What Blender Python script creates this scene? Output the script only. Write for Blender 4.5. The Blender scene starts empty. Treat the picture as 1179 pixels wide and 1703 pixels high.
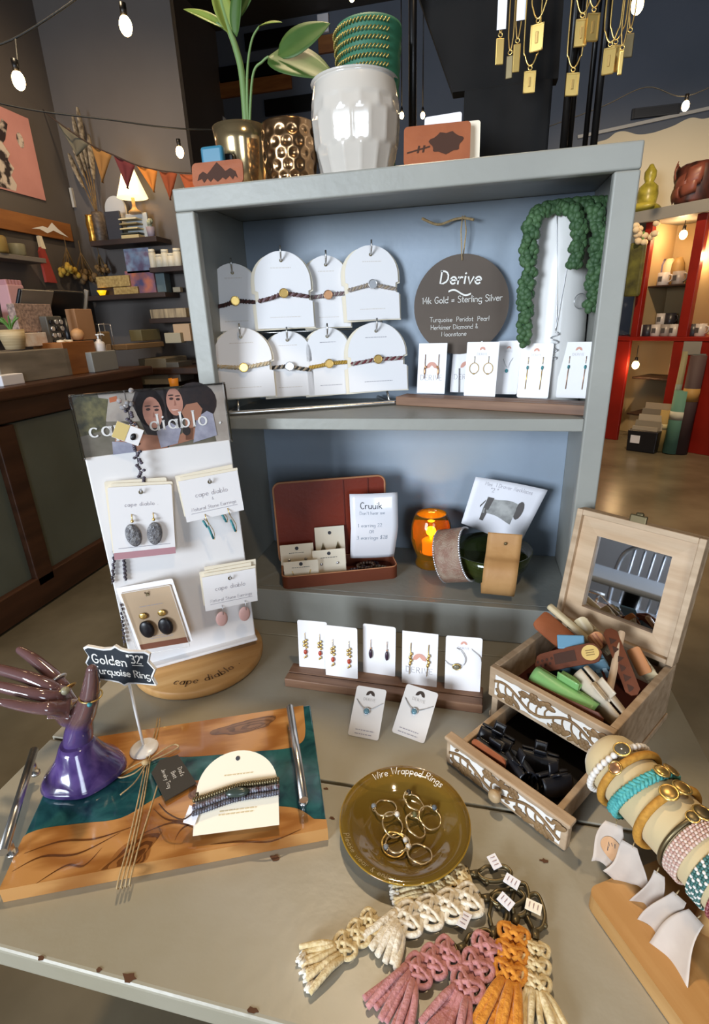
import bpy, bmesh, math, random
from mathutils import Matrix, Vector
random.seed(7)
SC = bpy.context.scene
COL = SC.collection
PI = math.pi

# ------------------------------------------------------------------ camera
_r = ((0.975612,0.216282,-0.037475),(0.041545,-0.349581,-0.935985),(-0.215537,0.911600,-0.350041))                      # right / down / forward axes of the camera
cam_data = bpy.data.cameras.new('camera')
cam = bpy.data.objects.new('camera', cam_data); COL.objects.link(cam)
_m = Matrix(((_r[0][0], -_r[1][0], -_r[2][0]), (_r[0][1], -_r[1][1], -_r[2][1]), (_r[0][2], -_r[1][2], -_r[2][2]))).to_4x4()
_m.translation = Vector((0.1502,-0.9381,0.6359))
cam.matrix_world = _m
cam_data.sensor_fit = 'VERTICAL'; cam_data.sensor_height = 36; cam_data.sensor_width = 36
cam_data.lens = 17.997; cam_data.clip_start = .02; cam_data.clip_end = 60
SC.camera = cam
SC.view_settings.view_transform = 'Standard'; SC.view_settings.look = 'None'
SC.view_settings.gamma = 1; SC.view_settings.use_curve_mapping = False
SC.view_settings.exposure = 0.3
SC.cycles.max_bounces = 8; SC.cycles.transparent_max_bounces = 12
SC.cycles.caustics_reflective = False; SC.cycles.caustics_refractive = False
SC.cycles.sample_clamp_indirect = 4

# ------------------------------------------------------------------ light
world = bpy.data.worlds.new('world'); SC.world = world; world.use_nodes = True
_bg = world.node_tree.nodes['Background']
_bg.inputs[0].default_value = (.62, .78, 1, 1); _bg.inputs[1].default_value = 2.5
def lamp(name, kind, loc, energy, color, size=.1, target=None, sy=None, spread=None, spot=None):
    d = bpy.data.lights.new(name, kind); d.energy = energy; d.color = color
    if kind == 'AREA':
        d.size = size
        if sy: d.shape = 'RECTANGLE'; d.size_y = sy
        if spread: d.spread = spread
    else:
        d.shadow_soft_size = size
        if spot: d.spot_size = spot; d.spot_blend = .6
    o = bpy.data.objects.new(name, d); COL.objects.link(o); o.location = loc
    if target is not None:
        o.rotation_euler = (Vector(target)-Vector(loc)).to_track_quat('-Z', 'Y').to_euler()
    return o
# daylight through the shop windows behind the camera
lamp('window_daylight', 'AREA', (-2.1, -4.3, 1.05), 225, (.80, .90, 1), 1.5, (.1, 0, .4), 1.6)
lamp('window_daylight', 'AREA', (1.75, -4.3, 1.05), 45, (.80, .90, 1), 1.1, (.1, 0, .4), 1.6)
# warm ceiling downlights
WARM = (1, .76, .48)
lamp('ceiling_spot', 'SPOT', (-.25, .75, 3.2), 175, WARM, .09, (-.05, -.45, 0), spot=1.0)
lamp('ceiling_spot', 'SPOT', (.9, -1.2, 3.0), 60, WARM, .09, (.1, -.2, .3), spot=1.6)
lamp('ceiling_spot', 'SPOT', (-1.7, 1.2, 2.9), 110, WARM, .06, (-2.5, 2.2, .4), spot=2.0)
lamp('ceiling_spot', 'SPOT', (1.4, 2.6, 3.2), 330, WARM, .06, (1.9, 4.2, 0), spot=2.0)

# ------------------------------------------------------------------ materials
def lin(h):
    h = h.lstrip('#')
    v = [int(h[i:i+2], 16)/255 for i in (0, 2, 4)]
    return tuple(x/12.92 if x <= .04045 else ((x+.055)/1.055)**2.4 for x in v) + (1,)
def mat(name, col, rough=.55, metal=0, col2=None, scale=(8, 8, 8), amt=1, detail=4, bump=0, bscale=40, trans=0, ior=1.45,
        emis=None, estr=0, sheen=0, coat=0, wave=None, alpha=1, ramp=(.35, .65), distort=0):
    m = bpy.data.materials.new(name); m.use_nodes = True
    nt = m.node_tree; b = nt.nodes['Principled BSDF']; L = nt.links.new
    b.inputs['Base Color'].default_value = lin(col); b.inputs['Roughness'].default_value = rough
    b.inputs['Metallic'].default_value = metal; b.inputs['Transmission Weight'].default_value = trans
    b.inputs['IOR'].default_value = ior; b.inputs['Coat Weight'].default_value = coat; b.inputs['Coat Roughness'].default_value = .06
    b.inputs['Sheen Weight'].default_value = sheen; b.inputs['Alpha'].default_value = alpha
    if emis: b.inputs['Emission Color'].default_value = lin(emis); b.inputs['Emission Strength'].default_value = estr
    if col2 or bump:
        tc = nt.nodes.new('ShaderNodeTexCoord')
    if col2:
        mp = nt.nodes.new('ShaderNodeMapping'); mp.inputs['Scale'].default_value = scale if isinstance(scale, tuple) else (scale,)*3
        L(tc.outputs['Object'], mp.inputs[0])
        if wave:
            n = nt.nodes.new('ShaderNodeTexWave'); n.inputs['Scale'].default_value = wave
            n.inputs['Distortion'].default_value = distort; n.inputs['Detail'].default_value = detail; n.inputs['Detail Scale'].default_value = 1.2
            out = n.outputs['Fac']
        else:
            n = nt.nodes.new('ShaderNodeTexNoise'); n.inputs['Scale'].default_value = 1; n.inputs['Detail'].default_value = detail
            n.inputs['Distortion'].default_value = distort; out = n.outputs['Fac']
        L(mp.outputs[0], n.inputs['Vector'])
        r = nt.nodes.new('ShaderNodeValToRGB'); r.color_ramp.elements[0].position = ramp[0]; r.color_ramp.elements[1].position = ramp[1]
        r.color_ramp.elements[0].color = lin(col); r.color_ramp.elements[1].color = lin(col2)
        L(out, r.inputs[0]); L(r.outputs[0], b.inputs['Base Color'])
    if bump:
        n2 = nt.nodes.new('ShaderNodeTexNoise'); n2.inputs['Scale'].default_value = bscale; n2.inputs['Detail'].default_value = 3
        L(tc.outputs['Object'], n2.inputs['Vector'])
        bp = nt.nodes.new('ShaderNodeBump'); bp.inputs['Strength'].default_value = bump; bp.inputs['Distance'].default_value = .01
        L(n2.outputs['Fac'], bp.inputs['Height']); L(bp.outputs[0], b.inputs['Normal'])
    return m
def glow(name, col, s):
    m = bpy.data.materials.new(name); m.use_nodes = True; nt = m.node_tree
    b = nt.nodes['Principled BSDF']; b.inputs['Base Color'].default_value = lin(col)
    b.inputs['Emission Color'].default_value = lin(col); b.inputs['Emission Strength'].default_value = s
    return m

# ------------------------------------------------------------------ mesh building
class MB:
    """collects shapes; build() links them as ONE mesh object"""
    def __init__(s): s.bm = bmesh.new(); s.M = Matrix.Identity(4); s.mi = 0; s.sm = False
    def at(s, loc=(0, 0, 0), rx=0, ry=0, rz=0, sc=1):
        s.M = Matrix.Translation(loc) @ Matrix.Rotation(rz, 4, 'Z') @ Matrix.Rotation(ry, 4, 'Y') @ Matrix.Rotation(rx, 4, 'X') @ Matrix.Scale(sc, 4); return s
    def m_(s, i): s.mi = i; return s
    def _v(s, p): return s.bm.verts.new(s.M @ Vector(p))
    def _f(s, vs, smooth=None):
        try: f = s.bm.faces.new(vs)
        except ValueError: return None
        f.material_index = s.mi; f.smooth = s.sm if smooth is None else smooth; return f
    def box(s, c, d, bev=0, seg=2, rot=None, taper=1):
        b = bmesh.new(); bmesh.ops.create_cube(b, size=1)
        for v in b.verts:
            t = taper if v.co.z > 0 else 1
            v.co = Vector((v.co.x*d[0]*t, v.co.y*d[1]*t, v.co.z*d[2]))
        if bev: bmesh.ops.bevel(b, geom=list(b.edges), offset=bev, segments=seg, affect='EDGES', profile=.5)
        X = Matrix.Translation(c) @ (rot.to_4x4() if rot else Matrix.Identity(4))
        mp = {v: s._v(X @ v.co) for v in b.verts}
        for f in b.faces: s._f([mp[v] for v in f.verts])
        b.free(); return s
    def rings(s, rings, close=True, cap0=True, cap1=True, smooth=True):
        R = [[s._v(p) for p in r] for r in rings]; n = len(R[0])
        for a, b in zip(R, R[1:]):
            for i in range(n if close else n-1):
                j = (i+1) % n; s._f([a[i], a[j], b[j], b[i]], smooth)
        if cap0 and n > 2: s._f(R[0][::-1], False)
        if cap1 and n > 2: s._f(R[-1], False)
        return s
    def lathe(s, prof, n=32, cap0=True, cap1=True, fn=None):
        rr = []
        for k, (r, z) in enumerate(prof):
            ring = []
            for i in range(n):
                a = 2*PI*i/n; q = max(r, 1e-5)*(fn(a, k, z) if fn else 1)
                ring.append((q*math.cos(a), q*math.sin(a), z))
            rr.append(ring)
        return s.rings(rr, True, cap0, cap1)
    def cyl(s, p0, p1, r0, r1=None, n=14, cap=True):
        r1 = r0 if r1 is None else r1; p0 = Vector(p0); p1 = Vector(p1)
        return s.tube([p0, p1], [r0, r1], n, cap)
    def tube(s, pts, r, n=8, cap=True, closed=False, flat=1):
        P = [Vector(p) for p in pts]; N = len(P); rr = r if isinstance(r, (list, tuple)) else [r]*N
        up = None; R = []
        for i in range(N):
            if closed: t = P[(i+1) % N]-P[i-1]
            else: t = P[min(i+1, N-1)]-P[max(i-1, 0)]
            if t.length < 1e-9: t = Vector((0, 0, 1))
            t.normalize()
            if up is None:
                up = Vector((0, 0, 1)) if abs(t.z) < .9 else Vector((1, 0, 0))
            a = t.cross(up)
            if a.length < 1e-6: a = t.orthogonal()
            a.normalize(); up = a.cross(t).normalized()
            R.append([P[i]+(a*math.cos(2*PI*k/n)+up*flat*math.sin(2*PI*k/n))*rr[i] for k in range(n)])
        if closed: R.append(R[0]); cap = False
        return s.rings(R, True, cap, cap)
    def sph(s, c, r, n=12, m=8, rot=None):
        r = (r, r, r) if not isinstance(r, (tuple, list)) else r; c = Vector(c); R = []
        for k in range(m+1):
            t = PI*k/m; ring = []
            for i in range(n):
                a = 2*PI*i/n
                v = Vector((r[0]*math.sin(max(t, .02) if k < m else .02)*math.cos(a), r[1]*math.sin(max(t, .02) if k < m else .02)*math.sin(a), -r[2]*math.cos(t)))
                ring.append(c+(rot @ v if rot else v))
            R.append(ring)
        return s.rings(R)
    def prism(s, pts, y0, y1, plane='xz', smooth=False):
        """outline pts extruded from depth y0 (front) to y1 (back)"""
        def P(p, d): return (p[0], d, p[1]) if plane == 'xz' else (p[0], p[1], d)
        a = [s._v(P(p, y0)) for p in pts]; b = [s._v(P(p, y1)) for p in pts]; n = len(pts)
        s._f(a, False); s._f(b[::-1], False)
        for i in range(n): s._f([a[i], b[i], b[(i+1) % n], a[(i+1) % n]], smooth)
        return s
    def poly(s, pts): s._f([s._v(p) for p in pts], False); return s
    def grid(s, fn, nu, nv, th=0, smooth=True):
        """sheet fn(u,v) with u,v in 0..1"""
        V = [[s._v(fn(i/nu, j/nv)) for j in range(nv+1)] for i in range(nu+1)]
        for i in range(nu):
            for j in range(nv): s._f([V[i][j], V[i+1][j], V[i+1][j+1], V[i][j+1]], smooth)
        return s
    def build(s, name, mats, parent=None, fix=True, solid=0, loc=None):
        me = bpy.data.meshes.new(name)
        if fix: bmesh.ops.recalc_face_normals(s.bm, faces=list(s.bm.faces))
        s.bm.to_mesh(me); s.bm.free()
        for m in (mats if isinstance(mats, (list, tuple)) else [mats]): me.materials.append(m)
        o = bpy.data.objects.new(name, me); COL.objects.link(o)
        if parent: o.parent = parent
        if loc: o.location = loc
        if solid:
            md = o.modifiers.new('thickness', 'SOLIDIFY'); md.thickness = solid; md.offset = 0
        return o
def tag(o, label, cat, group=None, kind=None):
    o['label'] = label; o['category'] = cat
    if group: o['group'] = group
    if kind: o['kind'] = kind
    return o
def thing(name, label, cat, loc=(0, 0, 0), rz=0, group=None, rx=0, ry=0):
    o = bpy.data.objects.new(name, None); COL.objects.link(o); o.empty_display_size = .02
    o.location = loc; o.rotation_euler = (math.radians(rx), math.radians(ry), math.radians(rz))
    return tag(o, label, cat, group)
def structure(o): o['kind'] = 'structure'; return o
def clone(src, loc, rz=0, label=None, parent=None, rx=None, ry=None):
    def rec(o, par):
        c = o.copy(); COL.objects.link(c)
        if par: c.parent = par
        for ch in list(o.children): rec(ch, c)
        return c
    c = rec(src, parent); c.location = loc
    c.rotation_euler = (src.rotation_euler.x if rx is None else math.radians(rx), src.rotation_euler.y if ry is None else math.radians(ry), math.radians(rz))
    if label: c['label'] = label
    return c
def rrect(w, h, r, n=5, x0=None, y0=0):
    """rounded rectangle outline, bottom edge at y0, centred in x"""
    x0 = -w/2 if x0 is None else x0; o = []
    for cx, cy, a in ((x0+w-r, y0+r, -90), (x0+w-r, y0+h-r, 0), (x0+r, y0+h-r, 90), (x0+r, y0+r, 180)):
        for k in range(n+1):
            t = math.radians(a+90*k/n); o.append((cx+r*math.cos(t), cy+r*math.sin(t)))
    return o
def smooth(pts, k=6, closed=False):
    """Catmull-Rom through pts"""
    P = [Vector(p) for p in pts]; n = len(P); out = []
    for i in range(n if closed else n-1):
        p0 = P[(i-1) % n] if closed or i > 0 else P[0]; p1 = P[i]; p2 = P[(i+1) % n]
        p3 = P[(i+2) % n] if closed or i+2 < n else P[-1]
        for j in range(k):
            t = j/k
            out.append(.5*((2*p1)+(p2-p0)*t+(2*p0-5*p1+4*p2-p3)*t*t+(3*p1-p0-3*p2+p3)*t**3))
    if not closed: out.append(P[-1])
    return out
def circ(cx, cy, rx, ry=None, a0=0, a1=360, n=16):
    ry = rx if ry is None else ry
    full = abs(a1-a0) >= 360
    return [(cx+rx*math.cos(math.radians(a0+(a1-a0)*k/n)), cy+ry*math.sin(math.radians(a0+(a1-a0)*k/n))) for k in range(n if full else n+1)]

# ------------------------------------------------------------------ lettering (drawn strokes)
def _e(a0=0, a1=360, cx=2.2, cy=2.5, rx=2.2, ry=2.5, n=14):
    return [(cx+rx*math.cos(math.radians(a0+(a1-a0)*k/n)), cy+ry*math.sin(math.radians(a0+(a1-a0)*k/n))) for k in range(n+1)]
def _s(t): return [tuple(float(q) for q in p.split(',')) for p in t.split()]
GL = {
 'a': (5, [_e(), _s('4.4,5 4.4,0')]), 'b': (5, [_s('0,9 0,0'), _e()]), 'c': (4.4, [_e(50, 310)]), 'd': (5, [_e(), _s('4.4,9 4.4,0')]),
 'e': (4.8, [_s('.1,2.7 4.3,2.7')+_e(5, 315)]), 'f': (3.2, [_s('3.6,8.2 2.8,9 1.8,8.4 1.5,7 1.5,0'), _s('0,5 3,5')]),
 'g': (5, [_e(), _s('4.4,5 4.4,-2 3.4,-3.3 1.8,-3.4 .4,-2.4')]), 'h': (4.8, [_s('0,9 0,0'), _s('0,3.2 .8,4.5 2.2,5 3.5,4.5 4,3.2 4,0')]),
 'i': (1.4, [_s('.4,5 .4,0'), _s('.2,7 .6,7.4')]), 'j': (2, [_s('1.2,5 1.2,-2 0,-3'), _s('1,7 1.4,7.4')]), 'k': (4.4, [_s('0,9 0,0'), _s('3.6,5 0,2'), _s('1.2,3 4,0')]), 'l': (1.3, [_s('.4,9 .4,0')]),
 'm': (7, [_s('0,5 0,0'), _s('0,3.4 .8,4.6 1.8,5 2.8,4.4 3.1,3.2 3.1,0'), _s('3.1,3.4 4,4.6 5,5 6,4.4 6.3,3.2 6.3,0')]),
 'n': (4.8, [_s('0,5 0,0'), _s('0,3.2 .8,4.5 2.2,5 3.5,4.5 4,3.2 4,0')]), 'o': (5, [_e()]), 'p': (5, [_s('0,5 0,-3.5'), _e()]), 'q': (5, [_e(), _s('4.4,5 4.4,-3.5')]),
 'r': (3.4, [_s('0,5 0,0'), _s('0,3 .8,4.4 2,5 3,4.8')]), 's': (4, [_s('3.4,4.3 2.4,5 1,4.9 .3,4 .6,3 2,2.5 3.2,2 3.5,1 2.6,.1 1.2,0 .1,.7')]),
 't': (3.4, [_s('1.4,7.8 1.4,1 2.2,0 3.2,.3'), _s('0,5 3,5')]), 'u': (4.8, [_s('0,5 0,1.8 .6,.4 2,0 3.3,.5 4,1.8'), _s('4,5 4,0')]),
 'v': (4.4, [_s('0,5 2,0 4,5')]), 'w': (6.4, [_s('0,5 1.5,0 3,4.4 4.5,0 6,5')]), 'y': (4.4, [_s('0,5 2.1,.3'), _s('4.2,5 1.2,-3.2 0,-3.3')]), 'z': (4, [_s('0,5 3.6,5 0,0 3.8,0')]), 'x': (4, [_s('0,5 3.6,0'), _s('3.6,5 0,0')]),
 'D': (6.4, [_s('0,9 0,0 2.4,.1 4.6,1.4 5.6,3.4 5.5,6 4.2,8 2.2,8.9 -.6,9')]), 'S': (5, [_s('4.6,7.8 3.4,9 1.6,9 .4,7.6 .8,5.8 2.6,4.8 4.3,3.6 4.6,1.6 3.2,.1 1.4,0 .1,1.2')]),
 'G': (6.4, [_s('5.4,7.6 4,9 2.4,8.8 .8,7.4 .1,4.8 .6,2 2.2,.2 4.2,.3 5.5,1.8 5.6,3.8 3.4,3.8')]), 'T': (6, [_s('0,9 6,9'), _s('3,9 3,0')]), 'R': (5.6, [_s('0,0 0,9 3,8.8 4.6,7.4 4.2,5.4 2.6,4.5 0,4.4'), _s('2,4.4 5,0')]),
 'P': (5.2, [_s('0,0 0,9 3,8.8 4.6,7.2 4.2,5.2 2.6,4.3 0,4.2')]), 'H': (6, [_s('0,9 0,0'), _s('5,9 5,0'), _s('0,4.6 5,4.6')]), 'M': (7.4, [_s('0,0 .4,9 3.3,3 6,9 6.6,0')]), 'W': (8, [_s('0,9 1.8,0 3.8,6.5 5.6,0 7.6,9')]),
 'E': (5, [_s('4.4,9 0,9 0,0 4.6,0'), _s('0,4.6 3.6,4.6')]), 'I': (1.6, [_s('.5,9 .5,0')]), 'V': (5.6, [_s('0,9 2.6,0 5.2,9')]), 'O': (6.6, [_e(cx=3, cy=4.5, rx=3, ry=4.5, n=18)]), 'L': (4.6, [_s('0,9 0,0 4.2,0')]),
 'J': (4.6, [_s('4,9 4,2 3,.3 1.6,0 .3,1.4')]), 'C': (5.6, [_e(50, 310, 3, 4.5, 3, 4.5)]), 'A': (6, [_s('0,0 2.8,9 5.4,0'), _s('1,3.4 4.4,3.4')]), 'N': (6, [_s('0,0 0,9 5,0 5,9')]), 'B': (5.4, [_s('0,0 0,9 3,8.8 4.2,7.2 3.2,5.2 0,4.8'), _s('2.6,4.8 4.8,3.2 4.6,1 3,0 0,0')]), 'K': (5, [_s('0,9 0,0'), _s('4.6,9 0,4'), _s('1.6,5.6 4.8,0')]), 'F': (4.8, [_s('4.4,9 0,9 0,0'), _s('0,4.6 3.6,4.6')]), 'Y': (5.4, [_s('0,9 2.6,4.4 5.2,9'), _s('2.6,4.4 2.6,0')]), 'U': (5.6, [_s('0,9 0,2.4 1,.4 2.6,0 4.2,.5 5,2.4 5,9')]),
 '1': (2.6, [_s('0,7.4 1.4,9 1.4,0')]), '2': (5, [_s('.3,7.4 1.4,8.9 3.2,8.8 4.3,7.2 3.6,5 0,0 4.8,0')]), '3': (4.8, [_s('.2,8.6 2.2,9 4,7.6 3.4,5.4 1.6,4.8'), _s('1.6,4.8 3.8,4 4.4,2 3,.2 .1,.4')]), '4': (5.2, [_s('3,9 0,3 4.8,3'), _s('3.6,6 3.6,0')]), '8': (4.6, [_e(cx=2.2, cy=6.9, rx=1.9, ry=2.1), _e(cx=2.2, cy=2.4, rx=2.2, ry=2.4)]), '5': (4.8, [_s('4.2,9 .8,9 .4,5 2.6,5.6 4.4,4 4.2,1.6 2.4,0 .1,.8')]), '0': (5, [_e(cx=2.2, cy=4.5, rx=2.1, ry=4.5)]), '7': (4.6, [_s('0,9 4.4,9 1.4,0')]),
 '$': (5, [_s('4.4,7.6 2.2,8.6 .4,7 1.6,5 3.6,4 4.2,2 2.2,.4 0,1.4'), _s('2.2,10 2.2,-1')]), '.': (1.4, [_s('.2,0 .7,.5')]), '-': (3.4, [_s('0,3 2.8,3')]), '=': (4.4, [_s('0,4 3.8,4.4'), _s('0,2 3.8,2.3')]), '"': (2.6, [_s('.2,9 0,6.8'), _s('1.8,9 1.5,6.8')]), "'": (1.2, [_s('.6,9 0,6.8')]), '&': (5, [_s('4.6,0 .8,6.8 1.2,8.6 2.4,8.8 3.2,7.4 .4,3 .4,1 2,0 4.4,3')]), ' ': (3, []),
}
def text_width(t, gap=1.3): return sum(GL[c][0]+gap for c in t)-gap
def write(m, text, fn, size, pen=.9, thin=None, x=None, gap=1.3, slant=0, jit=0, serif=0):
    """draw text: fn maps 2D (metres) to 3D; size = cap height in metres; x None = centred"""
    k = size/9; thin = pen if thin is None else thin
    cx = -text_width(text, gap)/2 if x is None else x/k
    for ch in text:
        w, strokes = GL[ch]; dy = random.uniform(-jit, jit)
        for st in strokes:
            P = [Vector((cx+p[0]+slant*p[1], p[1]+dy)) for p in st]; L = []; R = []; n = len(P)
            loop = n > 2 and (P[0]-P[-1]).length < 1e-4
            for i in range(n):
                if loop: t = P[1]-P[-2] if i in (0, n-1) else P[i+1]-P[i-1]
                else: t = P[min(i+1, n-1)]-P[max(i-1, 0)]
                if t.length < 1e-9: t = Vector((1, 0))
                t.normalize(); hw = .5*(thin+(pen-thin)*abs(t.y))
                nn = Vector((-t.y, t.x))*hw
                e = t*hw*.6 if not loop else Vector((0, 0))
                q = P[i]+(e if i == n-1 else -e if i == 0 else Vector((0, 0)))
                L.append(m._v(fn((q+nn).x*k, (q+nn).y*k))); R.append(m._v(fn((q-nn).x*k, (q-nn).y*k)))
            for i in range(n-1): m._f([L[i], R[i], R[i+1], L[i+1]], False)
            if serif and n == 2 and abs(P[0].x-P[1].x) < .1:
                for p in P:
                    q = [(p.x-serif, p.y-thin/2), (p.x+serif, p.y-thin/2), (p.x+serif, p.y+thin/2), (p.x-serif, p.y+thin/2)]
                    m.poly([fn(a*k, b*k) for a, b in q])
        cx += w+gap
    return m
def flat_xz(x0, z0, y=0, ang=0):
    c, s = math.cos(ang), math.sin(ang)
    return lambda x, z: (x0+x*c-z*s, y, z0+x*s+z*c)
def flat_xy(x0, y0, z=0, ang=0):
    c, s = math.cos(ang), math.sin(ang)
    return lambda x, y: (x0+x*c-y*s, y0+x*s+y*c, z)
def microtext(m, x0, z0, w, n=1, gap=.004, h=.0012, y=-.001):
    """lines of print too small to read: rows of short dashes"""
    for r in range(n):
        x = x0-w/2*random.uniform(.8, 1); e = x0+w/2*random.uniform(.8, 1)
        while x < e:
            d = min(random.uniform(.002, .006), e-x)
            m.poly([(x, y, z0-r*gap), (x+d, y, z0-r*gap), (x+d, y, z0-r*gap+h), (x, y, z0-r*gap+h)]); x += d+.0012
    return m

# ------------------------------------------------------------------ palette
PAINT = mat('grey_paint', '#96968f', .42, col2='#8e8e88', scale=6, bump=.06, bscale=60)
BACKP = mat('blue_grey_paint', '#93a0b0', .45, col2='#8d99a6', scale=5, bump=.05, bscale=60)
TABLEP = mat('table_paint', '#a29c8e', .36, col2='#99927f', scale=5, bump=.05, bscale=50)
CHIP = mat('bare_wood_chip', '#5a3a24', .8)
WHITE = mat('white_card', '#f2eff0', .5)
CREAM = mat('cream_card', '#efe4cf', .55)
PAPER = mat('paper', '#eceaf0', .6)
WGLOSS = mat('white_gloss', '#e8e6e4', .25, coat=.4)
GOLD = mat('gold', '#e6c274', .3, .9)
GOLDD = mat('antique_gold', '#b8975a', .38, .85)
ROSE = mat('rose_gold', '#cf9a72', .32, .85)
SILVER = mat('silver', '#cfcfd2', .32, .8)
CHROME = mat('chrome', '#c9c7c4', .27, .95)
BRASS = mat('antique_brass', '#6f6247', .42, .8)
BLACK = mat('black_metal', '#141212', .35, .3)
BLACKC = mat('black_cloth', '#060505', .9, col2='#0b0807', scale=9)
INK = mat('ink', '#3b3b42', .7)
INKL = mat('pale_ink', '#9d97a0', .7)
PINKLOGO = mat('pink_print', '#d9a08f', .7)
CHALK = mat('chalk', '#e9e6e0', .8)
OAK = mat('pale_wood', '#caa06a', .5, col2='#b3854e', scale=(4, 40, 40), detail=6)
WALNUT = mat('walnut', '#8a6850', .55, col2='#6c4c38', scale=(5, 70, 70), detail=6)
WALNUTF = mat('walnut_light', '#a2826a', .6, col2='#86664f', scale=(5, 60, 60), detail=6)
MANGO = mat('washed_mango_wood', '#bfa68a', .6, col2='#a48a6e', scale=(9, 60, 60), detail=6, bump=.08, bscale=70)
DKWOOD = mat('dark_wood', '#3b2417', .5, col2='#2b1a10', scale=(20, 3, 20), detail=5)
CTRWOOD = mat('counter_wood', '#4e3020', .4, col2='#382014', scale=(14, 2, 14), detail=5)
ORWOOD = mat('orange_wood', '#9a6230', .55, col2='#7f4c22', scale=(3, 3, 20), detail=5)
TAN = mat('tan_leather', '#b68a58', .6, col2='#a97c4b', scale=20, bump=.08, bscale=90)
LEATH = mat('brown_leather', '#a05a36', .55, col2='#914e2e', scale=18, bump=.08, bscale=90)
LEATHD = mat('dark_brown_leather', '#6e3a22', .55, col2='#5e2f1b', scale=18, bump=.08, bscale=90)
LEATHP = mat('peach_leather', '#b97a4a', .55)
BURN = mat('burnt_engraving', '#43281c', .8)
REDL = mat('red_leather', '#7c2b16', .45, col2='#6e2411', scale=8, bump=.05, bscale=120)
TWINE = mat('jute_twine', '#bfa67e', .9, col2='#a58a60', scale=200)
TURQ = mat('turquoise', '#3f8f96', .35, col2='#2e6f78', scale=300)
DKBEAD = mat('dark_bead', '#332d33', .25, col2='#5d5563', scale=160)
BONE = mat('bone_bead', '#e3ddd6', .4)
SLATEB = mat('chalkboard', '#232a32', .6)
REDP = mat('red_paint', '#8e1f14', .4, col2='#7b190f', scale=3)
BEIGE = mat('beige_wall', '#b39a72', .6)
GREYTOP = mat('grey_laminate', '#85827d', .5)
DKPLASTIC = mat('dark_plastic', '#1b1b20', .35)
MIRROR = mat('mirror_glass', '#dfe3ea', .02, 1)
CLEAR = mat('clear_acrylic', '#ffffff', .03, trans=1, ior=1.2)
BULB = glow('warm_bulb', '#ffd08a', 26)

# ------------------------------------------------------------------ room
FZ = -.75; CEIL = 3.8
WALLD = mat('charcoal_wall', '#534d4a', .5, col2='#5b5552', scale=1.2, bump=.03, bscale=30)
WALLB = mat('slate_wall', '#555c69', .6, col2='#5d6370', scale=1.2)
CONC = mat('concrete_floor', '#7b705c', .26, col2='#5f5645', scale=2.2, detail=6, bump=.02, bscale=8)
CEILM = mat('ceiling_paint', '#3a3836', .8)
WALLG = mat('pale_grey_wall', '#8d95a6', .7)
structure(MB().box((.8, .65, FZ-.05), (7.5, 10.8, .1)).build('floor', CONC))
structure(MB().box((.8, .65, CEIL+.05), (7.5, 10.8, .1)).build('ceiling', CEILM))
structure(MB().box((-2.96, .65, (FZ+CEIL)/2), (.12, 10.7, CEIL-FZ)).build('wall_left', WALLD))
structure(MB().box((-2.42, 3.025, (FZ+CEIL)/2), (1.08, .05, CEIL-FZ)).build('wall_partition', WALLD))
structure(MB().box((.8, 6.06, (FZ+CEIL)/2), (7.5, .12, CEIL-FZ)).build('wall_back', WALLB))
structure(MB().box((4.6, .65, (FZ+CEIL)/2), (.12, 10.7, CEIL-FZ)).build('wall_right', WALLB))
# front wall (behind the camera) with two shop windows
w = MB(); H = CEIL-FZ
for x0, x1, z0, z1 in ((-3.02, -2.85, FZ, CEIL), (-2.85, -1.25, FZ, .3), (-2.85, -1.25, 2.1, CEIL), (-1.25, 1.2, FZ, CEIL), (1.2, 2.3, FZ, .3), (1.2, 2.3, 2.1, CEIL), (2.3, 4.66, FZ, CEIL)):
    w.box(((x0+x1)/2, -4.72, (z0+z1)/2), (x1-x0, .12, z1-z0))
structure(w.build('wall_front', WALLG))
for n_, (x0, x1) in enumerate(((-2.85, -1.25), (1.2, 2.3))):
    wf = MB(); xm = (x0+x1)/2
    for x in ((x0, xm, x1) if n_ == 0 else (x0, x1)): wf.box((x, -4.7, 1.2), (.06, .1, 1.86))
    for z in (.3, 2.1): wf.box((xm, -4.7, z), (x1-x0, .1, .06))
    wfo = structure(wf.build('window_%d' % (n_+1), BLACK))
    structure(MB().box((xm, -4.72, 1.2), (x1-x0-.06, .01, 1.74)).build('pane', CLEAR, wfo))

def box_y(name, label, cat, a, b, depth, m, group=None, bev=.004, extra=None):
    """box whose front face runs between points a and b on a plane facing the camera side"""
    x0, x1 = sorted((a[0], b[0])); z0, z1 = sorted((a[2], b[2]))
    mb = MB().box(((x0+x1)/2, a[1]+depth/2, (z0+z1)/2), (x1-x0, depth, z1-z0), min(bev, (z1-z0)/4, (x1-x0)/4))
    if extra: extra(mb, x0, x1, z0, z1, a[1])
    return tag(mb.build(name, m), label, cat, group)
def box_x(name, label, cat, a, b, depth, m, group=None, bev=.004, z0=None, extra=None):
    y0, y1 = sorted((a[1], b[1])); zz = sorted((a[2], b[2])); z0 = zz[0] if z0 is None else z0; z1 = zz[1]
    mb = MB().box((a[0]-depth/2, (y0+y1)/2, (z0+z1)/2), (depth, y1-y0, z1-z0), min(bev, (z1-z0)/4, (y1-y0)/4))
    if extra: extra(mb, y0, y1, z0, z1, a[0])
    return tag(mb.build(name, m), label, cat, group)

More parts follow.
